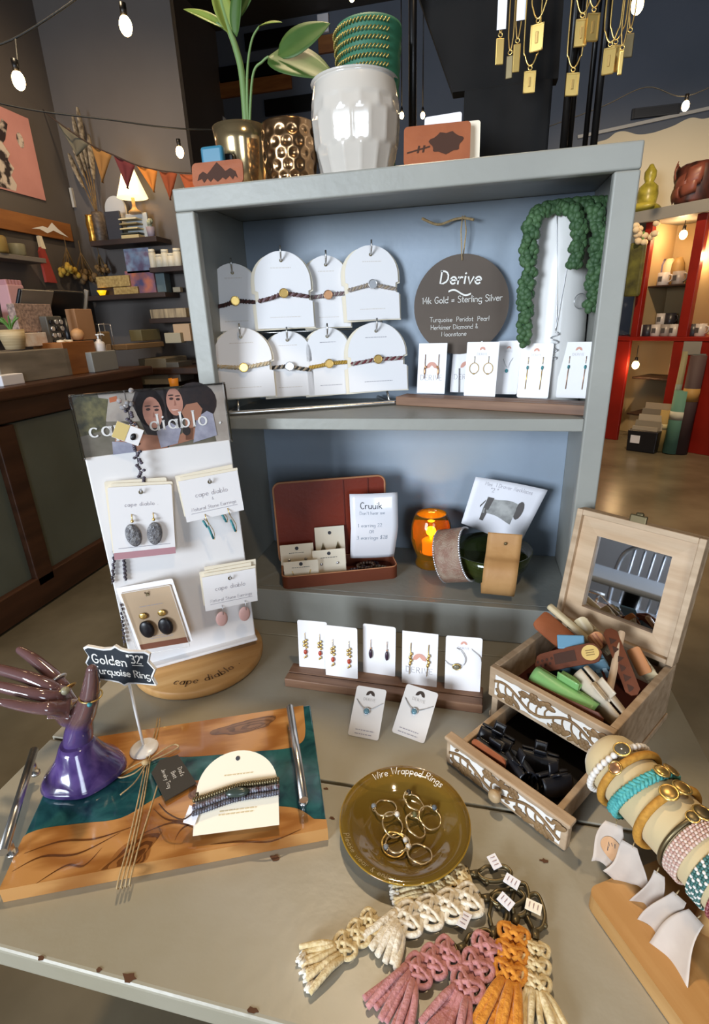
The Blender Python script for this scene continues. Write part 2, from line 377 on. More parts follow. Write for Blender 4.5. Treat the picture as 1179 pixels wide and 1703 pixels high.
# ------------------------------------------------------------------ shop counter on the left
CX = -2.05; CT = .40
PANEL = mat('counter_panel_green', '#6d746a', .35, col2='#656b60', scale=3)
ct = thing('shop_counter', 'long dark wooden shop counter with grey-green panels in wooden frames', 'counter', (CX, .7, FZ))
Lh = CT-FZ
def cbox(name, m, boxes, bev=.006):
    b = MB()
    for c, d in boxes: b.box(c, d, bev)
    return b.build(name, m, ct)
cbox('countertop', CTRWOOD, [((-.30, 0, Lh-.03), (.72, 3.2, .06))], .012)
cbox('body', DKWOOD, [((-.37, 0, (Lh-.06)/2), (.6, 3.04, Lh-.07))])
cbox('top_rail', CTRWOOD, [((-.03, 0, Lh-.115), (.05, 3.1, .11))])
cbox('bottom_rail', CTRWOOD, [((-.03, 0, .09), (.05, 3.1, .16))])
for y in (-1.4, -.45, .40, 1.45):
    cbox('stile', CTRWOOD, [((-.03, y, Lh/2-.03), (.05, .11, Lh-.3))])
for y0, y1 in ((-1.35, -.5), (-.4, .35), (.45, 1.4)):
    cbox('panel', PANEL, [((-.055, (y0+y1)/2, Lh/2-.03), (.03, y1-y0, Lh-.3))])
# things standing on the counter
def lathe_thing(name, label, cat, loc, prof, m, group=None, n=20):
    return tag(MB().lathe(prof, n).build(name, m, loc=loc), label, cat, group)
WICK = mat('cream_wicker', '#c9b591', .8, col2='#a9926b', scale=(4, 4, 90))
GREEN = mat('leaf_green', '#5f8f4a', .5)
DRIFT = mat('grey_driftwood', '#8b8378', .6, col2='#6c655c', scale=(20, 3, 14), detail=5)
box_x('wooden_crate', 'grey driftwood crate front standing along the counter, holding baskets and boxes', 'crate', (-2.12,1.2204,0.4692), (-2.12,1.7022,0.553), .34, DRIFT, z0=CT)
box_x('wooden_block', 'brown wooden block display beside the grey crate on the counter', 'display block', (-2.12,1.6675,0.4598), (-2.12,1.9337,0.5825), .2, ORWOOD, z0=CT)
def on_crate(u): return None
CZ = (-2.2,1.5203,0.5587)[2]
def stand(p): return (p[0], p[1], p[2])
t = thing('wicker_planter', 'cream wicker pot with a green sprig on the grey crate', 'planter', (-2.25,1.4759,0.5594))
MB().lathe([(.045, 0), (.058, .05), (.062, .1), (.055, .1), (.05, .09)], 20).build('pot', WICK, t)
g = MB()
for k in range(9):
    a = k*.7; g.tube(smooth([(0, 0, .09), (.02*math.cos(a), .02*math.sin(a), .13), (.05*math.cos(a), .05*math.sin(a), .15+.01*(k % 3))], 4), [.004]*8+[.001], 5)
g.build('sprig', GREEN, t)
box_x('gift_box', 'pink and cream gift box on the grey crate, right of the wicker pot', 'box', (-2.25,1.5593,0.5673), (-2.25,1.7673,0.6398), .12, mat('cream_pink', '#d9bfae', .6, col2='#e6dcd6', scale=30))
POSG = mat('pos_grey', '#8b857c', .4)
t = thing('point_of_sale_tablet', 'sales tablet on the counter with its grey back tilted toward the camera', 'tablet', (-2.4,1.8349,0.6666))
MB().box((0, 0, .12), (.02, .26, .2), .008, rot=Matrix.Rotation(.5, 3, 'Y')).build('screen_case', DKPLASTIC, t)
MB().box((.03, 0, .16), (.008, .24, .10), .003, rot=Matrix.Rotation(.5, 3, 'Y')).build('back_cover', POSG, t)
MB().cyl((0, 0, -.15), (0, 0, .1), .02).build('stand', DKPLASTIC, t)
PAT = mat('patterned_cards', '#b59c90', .6, col2='#7d6a66', scale=60)
box_x('card_display', 'upright rack of pink patterned cards on the crate in front of the tablet', 'card display', (-2.3,1.5866,0.6432), (-2.3,1.8543,0.793), .05, PAT)
t = thing('monitor', 'large dark tilted monitor behind the cards on the counter', 'monitor', (-2.45,2.125,0.6624))
MB().box((0, 0, .1), (.03, .32, .26), .01, rot=Matrix.Rotation(.35, 3, 'Y')).build('screen', DKPLASTIC, t)
MB().box((.02, .17, .1), (.03, .015, .28), .004, rot=Matrix.Rotation(.35, 3, 'Y')).build('edge_trim', POSG, t)
MB().cyl((0, 0, -.15), (0, 0, .06), .03).build('stand', DKPLASTIC, t)
t = thing('lip_balm_rack', 'small dark rack of round tins on the crate beside the gift box', 'rack', (-2.22,1.7718,0.5552))
r = MB().box((-.03, 0, .085), (.05, .12, .17), .006); r.build('holder', mat('rack_grey', '#5c5a55', .5), t)
for i in range(4):
    for j in range(3): MB().cyl((-.004, -.036+.036*j, .03+.036*i), (.008, -.036+.036*j, .03+.036*i), .013, n=12).build('tin', SILVER if (i+j) % 3 else DKPLASTIC, t)
for j in (-.03, .035): MB().lathe([(.022, 0), (.022, .035), (.018, .038)], 14).build('jar', CREAM, t, loc=(.03, j, 0))
lathe_thing('wooden_ball', 'peach coloured round wooden ornament on the brown block', 'ornament', (-2.2,1.9012,0.5827), [(.01, 0), (.03, .012), (.04, .035), (.03, .06), (.008, .072)], mat('peach', '#c99a6c', .5))
box_x('card_holder_box', 'tall narrow brown cardboard holder leaning behind the brown block', 'box', (-2.3,2.0392,0.5833), (-2.3,2.1993,0.7704), .07, mat('kraft', '#b08766', .7))
t = thing('pump_bottle', 'white pump bottle with a plain label at the near corner of the counter', 'bottle', (-2.12,1.9767,0.5095))
MB().lathe([(.03, 0), (.032, .004), (.032, .05), (.028, .06), (.012, .07), (.012, .078)], 20).build('bottle', mat('bottle_white', '#d9d3d2', .3), t)
p = MB().cyl((0, 0, .078), (0, 0, .1), .006); p.cyl((0, 0, .1), (0, 0, .108), .013); p.tube([(0, 0, .106), (.02, .02, .106), (.026, .026, .098)], .004)
p.build('pump', WGLOSS, t)
box_x('payment_terminal', 'grey framed payment terminal with dark green screen under the pump bottle', 'payment terminal', (-2.08,1.8352,0.4657), (-2.08,2.0649,0.5177), .12, mat('terminal', '#8b8d8c', .5), z0=CT,
      extra=None)
t = thing('wire_rack', 'small wire rack holding brown pouches behind the pump bottle', 'rack', (-2.3,2.2967,0.486))
r = MB()
for y in (-.06, .06):
    r.tube([(0, y, 0), (0, y, .19), (-.05, y, .2), (-.05, y, 0)], .003, 6)
r.tube([(0, -.06, .19), (0, .06, .19)], .003, 6); r.tube([(0, -.06, .02), (0, .06, .02)], .003, 6); r.build('frame', SILVER, t)
MB().box((-.02, 0, .1), (.03, .1, .09), .01).build('pouch', mat('pouch', '#8a7252', .8), t)
MB().box((-.02, .01, .04), (.03, .06, .06), .01).build('pouch', mat('pouch_pale', '#b39c86', .8), t)
box_x('notepad', 'white notepad lying near the left end of the counter', 'notepad', (-2.07,1.1696,0.4422), (-2.07,1.3021,0.4517), .12, PAPER, z0=CT)
# items at the far end
box_x('tray_of_cards', 'flat brown tray of cards at the far end of the counter', 'tray', (-2.2,2.3542,0.5039), (-2.2,2.8151,0.5393), .16, mat('kraft_tray', '#8f7557', .7))
box_x('tin_box', 'olive green tin standing on the flat brown tray', 'tin', (-2.25,2.6198,0.5535), (-2.25,2.8647,0.6319), .1, mat('olive', '#7b7658', .5))
# second, lower wooden cabinet beyond the counter, below the partition shelves
t = thing('back_cabinet', 'dark wooden cabinet with pale baskets under the far wall shelves', 'cabinet', (-2.1, 2.75, FZ))
MB().box((.12, 0, 1.09), (1.0, .42, .05), .008).build('top', DKWOOD, t)
MB().box((.12, .17, .53), (1.0, .05, 1.06), .004).build('back', DKWOOD, t)
MB().box((.12, 0, .62), (.96, .38, .03), .004).build('shelf', DKWOOD, t)
for x in (-.36, .6): MB().box((x, 0, .53), (.04, .4, 1.06), .004).build('side', mat('side_grey', '#6d675c', .6) if x < 0 else DKWOOD, t)
box_y('storage_basket', 'pale grey basket on the cabinet shelf below the far wall shelves, left one', 'basket', (-2.2738,2.56,0.2433), (-2.0474,2.56,0.4293), .3, mat('basket_grey', '#6e6656', .8))
box_y('glass_jar_box', 'dark jar box on the cabinet shelf beside the pale grey basket', 'box', (-2.0536,2.56,0.2625), (-1.95,2.56,0.402), .2, mat('jar_grey', '#57524a', .4))
lathe_thing('amber_candle', 'glowing amber candle glass in the cabinet behind the photo header', 'candle', (-1.998,2.54,0.2295), [(.03, 0), (.035, .06), (.03, .06), (.02, .02)], glow('amber_glow', '#a8631a', .5))
box_y('kraft_box', 'tall kraft box standing on the far cabinet top by the hutch edge', 'box', (-2.0092,2.66,0.5406), (-1.8764,2.66,0.6609), .1, mat('kraft_light', '#b79b7e', .7))
box_y('pale_box', 'short pale box standing left of the tall kraft box', 'box', (-2.0654,2.62,0.5313), (-1.9357,2.62,0.6022), .08, mat('box_pale', '#a39a84', .7))
# ------------------------------------------------------------------ left wall: poster, sign, letter, shelf
LX = -2.895
PINK = mat('poster_pink', '#c98f8a', .6, col2='#c08681', scale=4)
ps = thing('wall_poster', 'pink poster with a stacked black and white figure, on the left wall', 'poster', (-2.895,2.7049,1.5217))
o = (-2.895,2.7049,1.5217); a = (-2.895,2.6874,2.0097); b = (-2.895,2.4831,2.0046); c = (-2.895,2.3094,1.4784)
d = .9
MB().box((.004, -d/2, (a[2]-o[2])/2), (.008, d, a[2]-o[2]), .001).build('sheet', PINK, ps)
bk = mat('poster_black', '#2d2226', .7, col2='#cdbfb4', scale=14, ramp=(.45, .55)); pm = MB(); hh = a[2]-o[2]
out = [(-.26, .02), (-.24, .1), (-.27, .2), (-.23, .3), (-.27, .38), (-.24, .46), (-.28, .56), (-.25, .62), (-.2, .82), (-.24, .86), (-.3, .7), (-.42, .7), (-.48, .86), (-.52, .82), (-.47, .62), (-.44, .56), (-.48, .46), (-.45, .38), (-.49, .3), (-.45, .2), (-.49, .1), (-.46, .02)]
pm.poly([(.0095, y, z*hh) for y, z in out]); pm.build('figure', bk, ps)
MB().poly([(.0095, y-.12, z+.68*hh) for y, z in circ(0, 0, .03, .045, n=10)]).build('dot', bk, ps)
t = thing('wooden_wall_sign', 'long orange wood sign with a white mountain range on the left wall', 'sign', (-2.895,2.2437,1.2795))
o = (-2.895,2.2437,1.2795); a = (-2.895,2.8868,1.4833); b = (-2.895,2.2832,1.399)
L1 = a[1]-o[1]; h = b[2]-o[2]
MB().box((.012, L1/2-.3, h/2), (.024, L1+.6, h), .003).build('board', ORWOOD, t)
mt = MB(); mt.poly([(.0255, L1*x, h*z) for x, z in ((.38, .3), (.55, .55), (.62, .5), (.7, .85), (.78, .55), (.92, .2), (.8, .3), (.7, .42), (.6, .2), (.5, .35))])
mt.build('mountain', WGLOSS, t)
o = (-2.895,3.0017,1.5262); b = (-2.895,2.9588,1.63); h = .13
le = MB(); le.box((.012, 0, h/2), (.02, .05, h), .002)
for z in (.012, h/2, h-.012): le.box((.012, .07, z), (.02, .15, .024), .002)
tag(le.build('wall_letter', mat('letter_white', '#b9b2a8', .6), loc=o), 'pale capital letter E fixed to the left wall beside the poster', 'letter')
SHG = mat('grey_shelf', '#77706a', .5)
p0 = (-2.75,2.4132,1.0987); p1 = (-2.75,2.0442,1.1033)
tag(MB().box((-2.82, p0[1]-.75, p0[2]), (.15, 1.5, .03), .003).build('wall_shelf', SHG), 'upper grey shelf on the left wall under the orange wood sign', 'shelf')
SZ = p0[2]+.0155
tag(MB().box((-2.82, p0[1]-.85, p0[2]-.42), (.15, 1.5, .03), .003).build('wall_shelf', SHG), 'lower grey shelf on the left wall behind the counter', 'shelf')
SZ2 = p0[2]-.404
def shelf_item(u, prof, name, label, cat, m, z):
    return lathe_thing(name, label, cat, (-2.81, u, z), prof, m)
shelf_item(p0[1]-.62, [(.06, 0), (.065, .02), (.06, .2), (.03, .22)], 'yellow_jar', 'tall yellow green jar at the left end of the upper grey shelf', 'jar', mat('yellow_jar', '#a39a5c', .5), SZ)
t = thing('cork_stopper_jar', 'squat jar with a round cork ball lid on the upper grey shelf', 'jar', (-2.80, p0[1]-.34, SZ))
MB().lathe([(.065, 0), (.07, .01), (.07, .09), (.06, .1)], 18).build('jar', mat('amber_jar', '#8b7440', .45), t)
MB().sph((0, 0, .13), .045).build('cork', mat('cork', '#c39a62', .8), t)
shelf_item(p0[1]-.16, [(.045, 0), (.05, .01), (.05, .07), (.045, .075)], 'small_tin', 'small grey green tin on the upper grey shelf, right of the corked jar', 'tin', mat('tin_green', '#7d7b66', .5), SZ)
t = thing('pink_gift_bag', 'pale pink paper bag with ruffled top on the lower grey shelf', 'bag', (-2.80, p0[1]-.3, SZ2))
MB().box((0, 0, .12), (.1, .16, .24), .006, taper=.8).build('bag', mat('pink_bag', '#c79ba2', .7), t)
m = MB()
for k in range(5): m.box((0, -.052+.026*k, .25), (.07, .022, .04), .006)
m.build('ruffle', mat('pink_bag_top', '#b9878f', .7), t)
shelf_item(p0[1]-.52, [(.05, 0), (.06, .02), (.055, .08), (.03, .09)], 'orange_candle', 'orange candle jar on the lower grey shelf, left of the pink bag', 'candle', mat('orange_wax', '#b9672c', .5), SZ2)
t = thing('red_pennant', 'red folded pennant with white tip hanging beside the grey shelves', 'pennant', (-2.86,2.5575,0.9759))
MB().prism([(-.05, 0), (.05, 0), (-.01, .26), (-.05, .2)], 0, .02).build('cloth', mat('red_cloth', '#9a3a34', .8), t); t.rotation_euler.z = PI/2
MB().prism([(-.03, .22), (.01, .22), (-.005, .3), (-.03, .3)], -.002, .022).build('tip', CREAM, t)
DRY = mat('dried_flowers', '#5a4630', .9, col2='#7a6038', scale=30)
YEL = mat('dried_yellow', '#a98a35', .9)
for i, (p, s, lb) in enumerate((((-2.8,2.7015,1.2145), .75, 'dried bouquet with yellow heads hanging upside down on the left wall'), ((-2.8,2.8463,1.1975), .85, 'large brown dried bouquet hanging in the corner of the left wall'), ((-2.6861,2.9,1.1877), .55, 'brown dried bouquet hanging under the lamp shelf by the corner'))):
    t = thing('dried_bouquet', lb, 'dried flowers', p, group='dried bouquets on the wall')
    st = MB(); hd = MB(); rnd = random.Random(i)
    for k in range(16):
        a = rnd.uniform(0, 2*PI); q = rnd.uniform(.2, 1); e = Vector((.10*s*q*math.cos(a), .10*s*q*math.sin(a), -.16*s-.08*s*rnd.random()))
        st.tube([(0, 0, .1*s), (0, 0, 0), e], .003, 4); hd.sph(e, (.026*s, .026*s, .03*s), 7, 5)
    st.build('stems', DRY, t); hd.build('flower_heads', YEL if i == 0 else DRY, t)
# ------------------------------------------------------------------ partition shelves
PY = 2.8
def pshelf(a, b, label, z=None):
    x0, x1 = a[0], b[0]; z = (a[2]+b[2])/2
    tag(MB().box(((x0+x1)/2, 2.89, z), (x1-x0, .2, .035), .003).build('wall_shelf', mat('shelf_brown', '#33241e', .5)), label, 'shelf'); return z+.0175
Z1 = pshelf((-2.6608,2.8,1.2683), (-2.1125,2.8,1.2133), 'dark wooden shelf holding the table lamp and vases on the far charcoal wall')
Z2 = pshelf((-2.8458,2.8,0.8774), (-2.1094,2.8,0.8651), 'dark wooden shelf below the lamp shelf, with gold boxes')
Z3 = pshelf((-2.2079,2.8,1.0534), (-1.8184,2.8,1.0239), 'short dark shelf with a row of white jars, beside the hutch')
Z4 = pshelf((-2.2785,2.8,0.6992), (-1.8728,2.8,0.6801), 'short dark shelf with a long label box, beside the hutch')
def PB(name, label, cat, a, b, depth, m, z, group=None):
    a = (a[0], a[1], z); return box_y(name, label, cat, a, (b[0], b[1], max(b[2], z+.01)), depth, m, group, .003)
GV = mat('gold_vase', '#c9973f', .3, .8, col2='#8a6428', scale=40)
t = thing('gold_vase', 'gold textured vase at the left end of the lamp shelf', 'vase', ((-2.6713,2.86,1.3124)[0], 2.86, Z1))
MB().lathe([(.03, 0), (.035, .01), (.03, .06), (.038, .12), (.03, .17), (.035, .18)], 18).build('vase', GV, t)
t = thing('dark_vase_with_feathers', 'dark speckled vase with tall feathers and dried stems on the lamp shelf', 'vase', ((-2.6195,2.88,1.3115)[0], 2.88, Z1))
MB().lathe([(.04, 0), (.045, .01), (.045, .18), (.04, .2)], 18).build('vase', mat('dark_vase', '#3a2f28', .5, col2='#5d5044', scale=60), t)
f = MB(); fw = MB()
for k, (dx, h) in enumerate(((-.10, .55), (-.05, .62), (.0, .66), (.05, .5), (-.14, .4))):
    f.tube(smooth([(0, 0, .18), (dx*.5, 0, .18+h*.5), (dx, 0, .18+h)], 5), .004, 5)
    fw.tube(smooth([(dx*.5, 0, .18+h*.45), (dx*.8, 0, .18+h*.75), (dx, 0, .18+h)], 5), [.012+.018*math.sin(PI*i/10) for i in range(11)], 8, flat=.4)
f.build('stems', DRY, t); fw.build('feathers', mat('feather', '#8f8474', .9, col2='#4d4338', scale=50), t)
PB('framed_print', 'black and white framed print leaning on the lamp shelf beside the dark vase', 'frame', (-2.5337,2.84,1.2847), (-2.4103,2.84,1.4473), .02, mat('frame_dark', '#2e3038', .5), Z1)
t = thing('arched_white_mirror', 'white arched panel standing behind the books on the lamp shelf', 'mirror', ((-2.4984,2.93,1.3017)[0], 2.93, Z1)); 
MB().prism([(-.085, 0), (.085, 0)]+circ(0, .22, .085, n=14, a0=0, a1=180), 0, .02).build('panel', mat('arch_white', '#a9adb3', .4), t)
for k in range(5):
    PB('book', ['bottom book of the short stack on the lamp shelf', 'second book from the bottom on the lamp shelf', 'middle book of the stack on the lamp shelf', 'fourth book from the bottom on the lamp shelf', 'top book of the stack on the lamp shelf'][k], 'book',
       (-2.4131,2.82,1.2821), (-2.2682,2.82,1.2841), .12, mat('book%d' % k, ['#b5a67c', '#3d4038', '#c7b98c', '#8a7d58', '#c9c0a0'][k], .6), Z1+.031*k, "books on the lamp shelf")
PB('white_board', 'plain white card standing behind the books on the lamp shelf, under the lamp', 'card', (-2.4039,2.9,1.2837), (-2.2272,2.9,1.4319), .015, mat('board_white', '#aab0b4', .5), Z1)
t = thing('potted_succulent', 'tiny pale succulent in a lilac pot at the right end of the lamp shelf', 'potted plant', ((-2.1883,2.86,1.2487)[0], 2.86, Z1))
MB().lathe([(.025, 0), (.032, .07), (.028, .07), (.02, .06)], 16).build('pot', mat('lilac_pot', '#8d8390', .5), t)
g = MB()
for k in range(12):
    a = k*2.4; g.sph((.02*math.cos(a)*(k/12), .02*math.sin(a)*(k/12), .085+.012*(k % 3)), (.012, .012, .016), 6, 5)
g.build('rosette', mat('pale_green', '#9aa08a', .7), t)
lp = (-2.2984,2.87,1.4438)
t = thing('table_lamp', 'lit table lamp with a white bell shade above the books on the lamp shelf', 'lamp', (lp[0], 2.87, Z1+.165))
MB().lathe([(.045, 0), (.045, .012), (.02, .03), (.012, .05), (.012, .1)], 18).build('base', mat('lamp_base', '#b08a55', .4), t)
sh = MB().lathe([(.105, .1), (.07, .19), (.045, .26), (.035, .29)], 28, False, False); sh.build('lamp_shade', mat('lamp_shade', '#fff1d6', .8, emis='#ffdca0', estr=1.5), t, solid=.003)
MB().sph((0, 0, .17), .025).build('bulb', BULB, t)
lamp('table_lamp_light', 'POINT', (lp[0]+.02, 2.72, Z1+.42), 2.2, (1, .72, .4), .05)
CAN = mat('small_gold_box', '#b39a62', .5, col2='#8d7444', scale=50)
PB('gold_box', 'upper of two gold printed boxes on the shelf below the lamp', 'box', (-2.6936,2.82,0.969), (-2.4101,2.82,1.0211), .1, CAN, Z2+.055, 'gold boxes on the lower shelf')
PB('gold_box', 'lower of two gold printed boxes on the shelf below the lamp', 'box', (-2.5579,2.82,0.8948), (-2.3507,2.82,0.9395), .1, CAN, Z2, 'gold boxes on the lower shelf')
PB('gold_box_stand', 'dark riser under the upper gold box on the shelf below the lamp', 'riser', (-2.7299,2.86,0.9042), (-2.5865,2.86,0.9445), .06, DKWOOD, Z2)
lathe_thing('tea_light', 'glowing yellow tea light glass on the shelf below the lamp', 'candle', ((-2.6509,2.8,0.9069)[0], 2.805, Z2), [(.018, 0), (.035, .035), (.03, .035), (.015, .01)], glow('tea_glow', '#d9a414', 1.3))
PUR = mat('purple_print', '#4f4a6a', .5, col2='#8a6a80', scale=25)
PB('game_box', 'upper blue and lilac picture box on the shelf with the gold boxes', 'box', (-2.4291,2.84,1.0687), (-2.2202,2.84,1.1973), .06, mat('blue_print', '#7f93ad', .4, col2='#65566f', scale=18), Z2+.14)
PB('game_box', 'lower purple and orange picture box on the shelf with the gold boxes', 'box', (-2.4526,2.84,0.8907), (-2.2098,2.84,1.0484), .06, mat('purple_orange', '#4d4a70', .5, col2='#b0684f', scale=12), Z2)
PB('teal_box', 'plain grey teal box at the right end of the shelf with the gold boxes', 'box', (-2.2504,2.86,0.882), (-2.137,2.86,1.05), .08, mat('teal_grey', '#56666a', .5), Z2)
j0 = thing('white_jar', 'tall white jar at the left end of the short shelf beside the hutch', 'jar', ((-2.196,2.84,1.0679)[0], 2.84, Z3), group='white jars on the short shelf')
MB().lathe([(.022, 0), (.026, .004), (.026, .10), (.022, .105)], 16).build('jar', mat('jar_white', '#d5cdb9', .4), j0)
MB().lathe([(.024, .105), (.024, .125)], 16).build('lid', mat('jar_lid', '#e0d8c4', .4), j0)
for k, u in enumerate((((-2.1466,2.84,1.0652)), ((-2.0974,2.84,1.0624)), ((-2.0485,2.84,1.0597)), ((-1.9999,2.84,1.0569)))):
    s = .72 if k % 2 == 0 else .95
    c = clone(j0, (u[0], 2.85, Z3), label=['short white jar second from the left on the short shelf', 'white jar in the middle of the short shelf', 'short white jar fourth on the short shelf', 'white jar closest to the hutch on the short shelf'][k])
    c.scale = (1.1, 1.1, s)
PB('label_box', 'long open box of labels on the lower short shelf beside the hutch', 'box', (-2.2787,2.82,0.712), (-1.978,2.82,0.7724), .08, mat('label_box', '#b3a182', .6, col2='#6e6150', scale=(40, 4, 4)), Z4)
PB('small_tin_box', 'small pale tin box pinned above the label box', 'box', (-2.117,2.92,0.8907), (-2.0548,2.92,0.9256), .04, mat('tin_pale', '#a89c84', .5), (-2.117,2.92,0.8907)[2])
# ------------------------------------------------------------------ bunting and string lights
BY = 2.35
bt = [(-2.89,2.8735,2.1093), (-2.403,2.35,1.8481), (-2.1931,2.35,1.7045), (-2.0528,2.35,1.6386), (-1.905,2.35,1.5723), (-1.7613,2.35,1.5316), (-1.6323,2.35,1.508), (-1.442,2.35,1.4853), (-1.7207,2.99,1.6407)]
bun = thing('bunting', 'string of olive, mustard, maroon, orange and rust triangular flags across the left', 'bunting', bt[3])
MB().tube([Vector(p)-Vector(bt[3]) for p in smooth(bt, 5)], .004, 6).build('cord', mat('cord_dark', '#3a2a22', .9), bun)
tips = [(-2.2994,2.35,1.6582), (-2.1566,2.35,1.5054), (-1.9879,2.35,1.4592), (-1.8107,2.35,1.4255), (-1.7087,2.35,1.3757), (-1.5718,2.35,1.3427)]
fc = [('faded_olive', '#5d5748', 'faded olive flag'), ('mustard_print', '#8a6130', 'mustard patterned flag'), ('maroon_cloth', '#5e2226', 'maroon flag'), ('orange_cloth', '#c0762f', 'bright orange flag'), ('rust_cloth', '#7d3a1c', 'rust brown flag'), ('rust_cloth2', '#8a4322', 'rust flag')]
for k in range(6):
    a, b, c = [Vector(p)-Vector(bt[3]) for p in (bt[k+1], bt[k+2], tips[k])]
    m = MB(); m.grid(lambda u, v: tuple(((a.lerp(b, .04+.92*u)).lerp(c, v))+Vector((0, .012*math.sin(u*PI*2), -.006))), 8, 6)
    m.build('flag', mat(fc[k][0], fc[k][1], .85), bun, solid=.003)['label'] = fc[k][2]
def string_bulb(p, label, s=1.0, e=1.5, drop=False):
    t = thing('string_light_bulb', label, 'light bulb', p, group='string light bulbs')
    MB().sph((0, 0, 0), (.026*s, .026*s, .036*s), 14, 10).build('bulb', BULB, t)
    MB().cyl((0, 0, .03*s), (0, 0, .075*s), .014*s).build('socket', BLACK, t)
    if drop: MB().cyl((0, 0, .07*s), (0, 0, CEIL-p[2]), .005, n=6).build('cord', BLACK, t)
    lamp('bulb_light', 'POINT', (p[0], p[1]-.06, p[2]-.06), e, (1, .75, .42), .03)
string_bulb((-1.1983,1.3,1.72), 'glowing bulb at the top left, highest of the string lights', .9)
string_bulb((-1.5552,1.1,1.5232), 'glowing bulb at the far left above the pink poster', .85)
string_bulb((-1.4694,2.1,1.5352), 'glowing bulb above the left corner of the hutch', .8)
WIRE = mat('black_wire', '#141414', .6)
def wire(pts, label, r=.004): tag(MB().tube(smooth(pts, 6), r, 6).build('light_cord', WIRE), label, 'cord', 'string light cords')
wire([(-1.8622,1.2,1.6769), (-1.6704,1.25,1.7176), (-1.4389,1.3,1.8112), (-1.325,1.35,1.8895)], 'black string light cord crossing the top left corner')
wire([(-2.1989,1.6,1.694), (-2.036,1.75,1.677), (-1.741,1.9,1.6527), (-1.4511,2.1,1.6405), (-1.1525,2.4,1.6883)], 'black string light cord running above the bunting')
wire([(-1.5462,1.1,1.5512), (-1.6541,1.25,1.7156)], 'short black drop cord of the far left bulb')

# ------------------------------------------------------------------ far right: red display counter
RL = Vector((1.76, 5.31, FZ)); RA = math.radians(-43.7)
RMX = Matrix.Translation(RL) @ Matrix.Rotation(RA, 4, 'Z')
def rloc(x, y, z): return tuple(RMX @ Vector((x, y, z)))      # z above the floor
ru = thing('red_display_counter', 'red painted display counter with beige lit niches and a grey top, at the far right', 'display counter', tuple(RL), -43.7)
TOPZ = (0.1828,0,2.2852)[2]; BOTZ = (0.2005,0,2.1813)[2]; RAILZ = (0.4398,0,1.1161)[2]; RAILB = (0.4466,0,1.0764)[2]
def rbox(name, m, boxes, bev=.004):
    b = MB()
    for (x0, x1, y0, y1, z0, z1) in boxes: b.box(((x0+x1)/2, (y0+y1)/2, (z0+z1)/2), (x1-x0, y1-y0, z1-z0), bev)
    return b.build(name, m, ru)
RX1 = 2.2
rbox('counter_top', GREYTOP, [(-.3, RX1, -.08, .62, BOTZ, TOPZ)])
rbox('back_wall', BEIGE, [(-.3, RX1, .5, .54, 0, BOTZ)])
rbox('niche_floor', REDP, [(-.3, RX1, -.02, .5, RAILB, RAILZ)])
ax = (0.5229,0,1.9595)[0]; bx = (0.5326,0,1.2273)[0]; lx = (0.0533,0,1.5814)[0]; pl = (0.4523,0,0.5272)[0]; ol = (0.0152,0,0.4863)[0]
rbox('red_post', REDP, [(ax-.05, ax+.04, -.01, .06, RAILZ, BOTZ)])
rbox('red_post', REDP, [(lx-.05, lx+.02, -.01, .06, RAILZ, BOTZ)])
rbox('niche_divider', BEIGE, [(ax-.02, ax+.01, .06, .5, RAILZ, BOTZ)])
rbox('niche_divider', BEIGE, [(lx-.03, lx, .06, .5, RAILZ, BOTZ)])
rbox('front_panel', REDP, [(pl, RX1, -.01, .03, 0, RAILB)])
rbox('front_panel', REDP, [(-.3, ol, -.01, .03, 0, RAILB)])
rbox('niche_shelf', DKWOOD, [(lx, ax-.02, .1, .5, (0.2197,0.1,1.6037)[2]-.015, (0.2197,0.1,1.6037)[2])])
rbox('inner_shelf', DKWOOD, [(ol, pl, .12, .5, (0.1536,0.1,0.693)[2]-.02, (0.1536,0.1,0.693)[2]), (ol, pl, .12, .5, (0.2167,0.1,0.2996)[2]-.02, (0.2167,0.1,0.2996)[2])])
rbox('paper_notice', mat('notice', '#8f8a84', .7), [((0.5543,0,0.9473)[0], (0.7177,0,0.952)[0], -.016, -.012, (0.6371,0,0.9497)[2], (0.614,0,1.0778)[2])])
rbox('paper_notice', mat('notice_grey', '#6f7270', .7), [((0.6566,0,0.7799)[0], (0.7748,0,0.7865)[0], -.016, -.012, (0.7247,0,0.7666)[2], (0.689,0,0.9623)[2])])
MUGS = [('mug_white', '#b9b0ac'), ('mug_grey', '#8d8480'), ('mug_dark', '#2c2a30')]
mm = [mat(a, b, .35) for a, b in MUGS]; prn = mat('mug_print', '#54504f', .6)
def mug(p, h, r, m, label, group='mugs on the red counter'):
    t = thing('mug', label, 'mug', p, -43.7+random.uniform(-15, 15), group)
    MB().lathe([(r*.94, 0), (r, .006), (r, h), (r*.92, h), (r*.9, .01)], 18, True, True).build('cup', m, t)
    MB().tube(smooth([(r*.9, 0, h*.8), (r*1.5, 0, h*.75), (r*1.55, 0, h*.4), (r*.9, 0, h*.2)], 5), .007, 6).build('handle', m, t)
    if m is not mm[2]: MB().poly([(-.02, -r-.0006, h*.3), (.02, -r-.0006, h*.3), (.02, -r-.0006, h*.7), (-.02, -r-.0006, h*.7)]).build('print', prn, t)
    return t
Zs = (0.2197,0.1,1.6037)[2]
mlab = ['white mug at the left of the upper niche shelf in the red counter', 'grey mug at the right of the upper niche shelf in the red counter']
for k, (p, m) in enumerate((((0.1574,0.14,1.6418), mm[0]), ((0.3032,0.14,1.6418), mm[1]))):
    mug(rloc(p[0], .18, Zs), .12, .055, m, mlab[k])
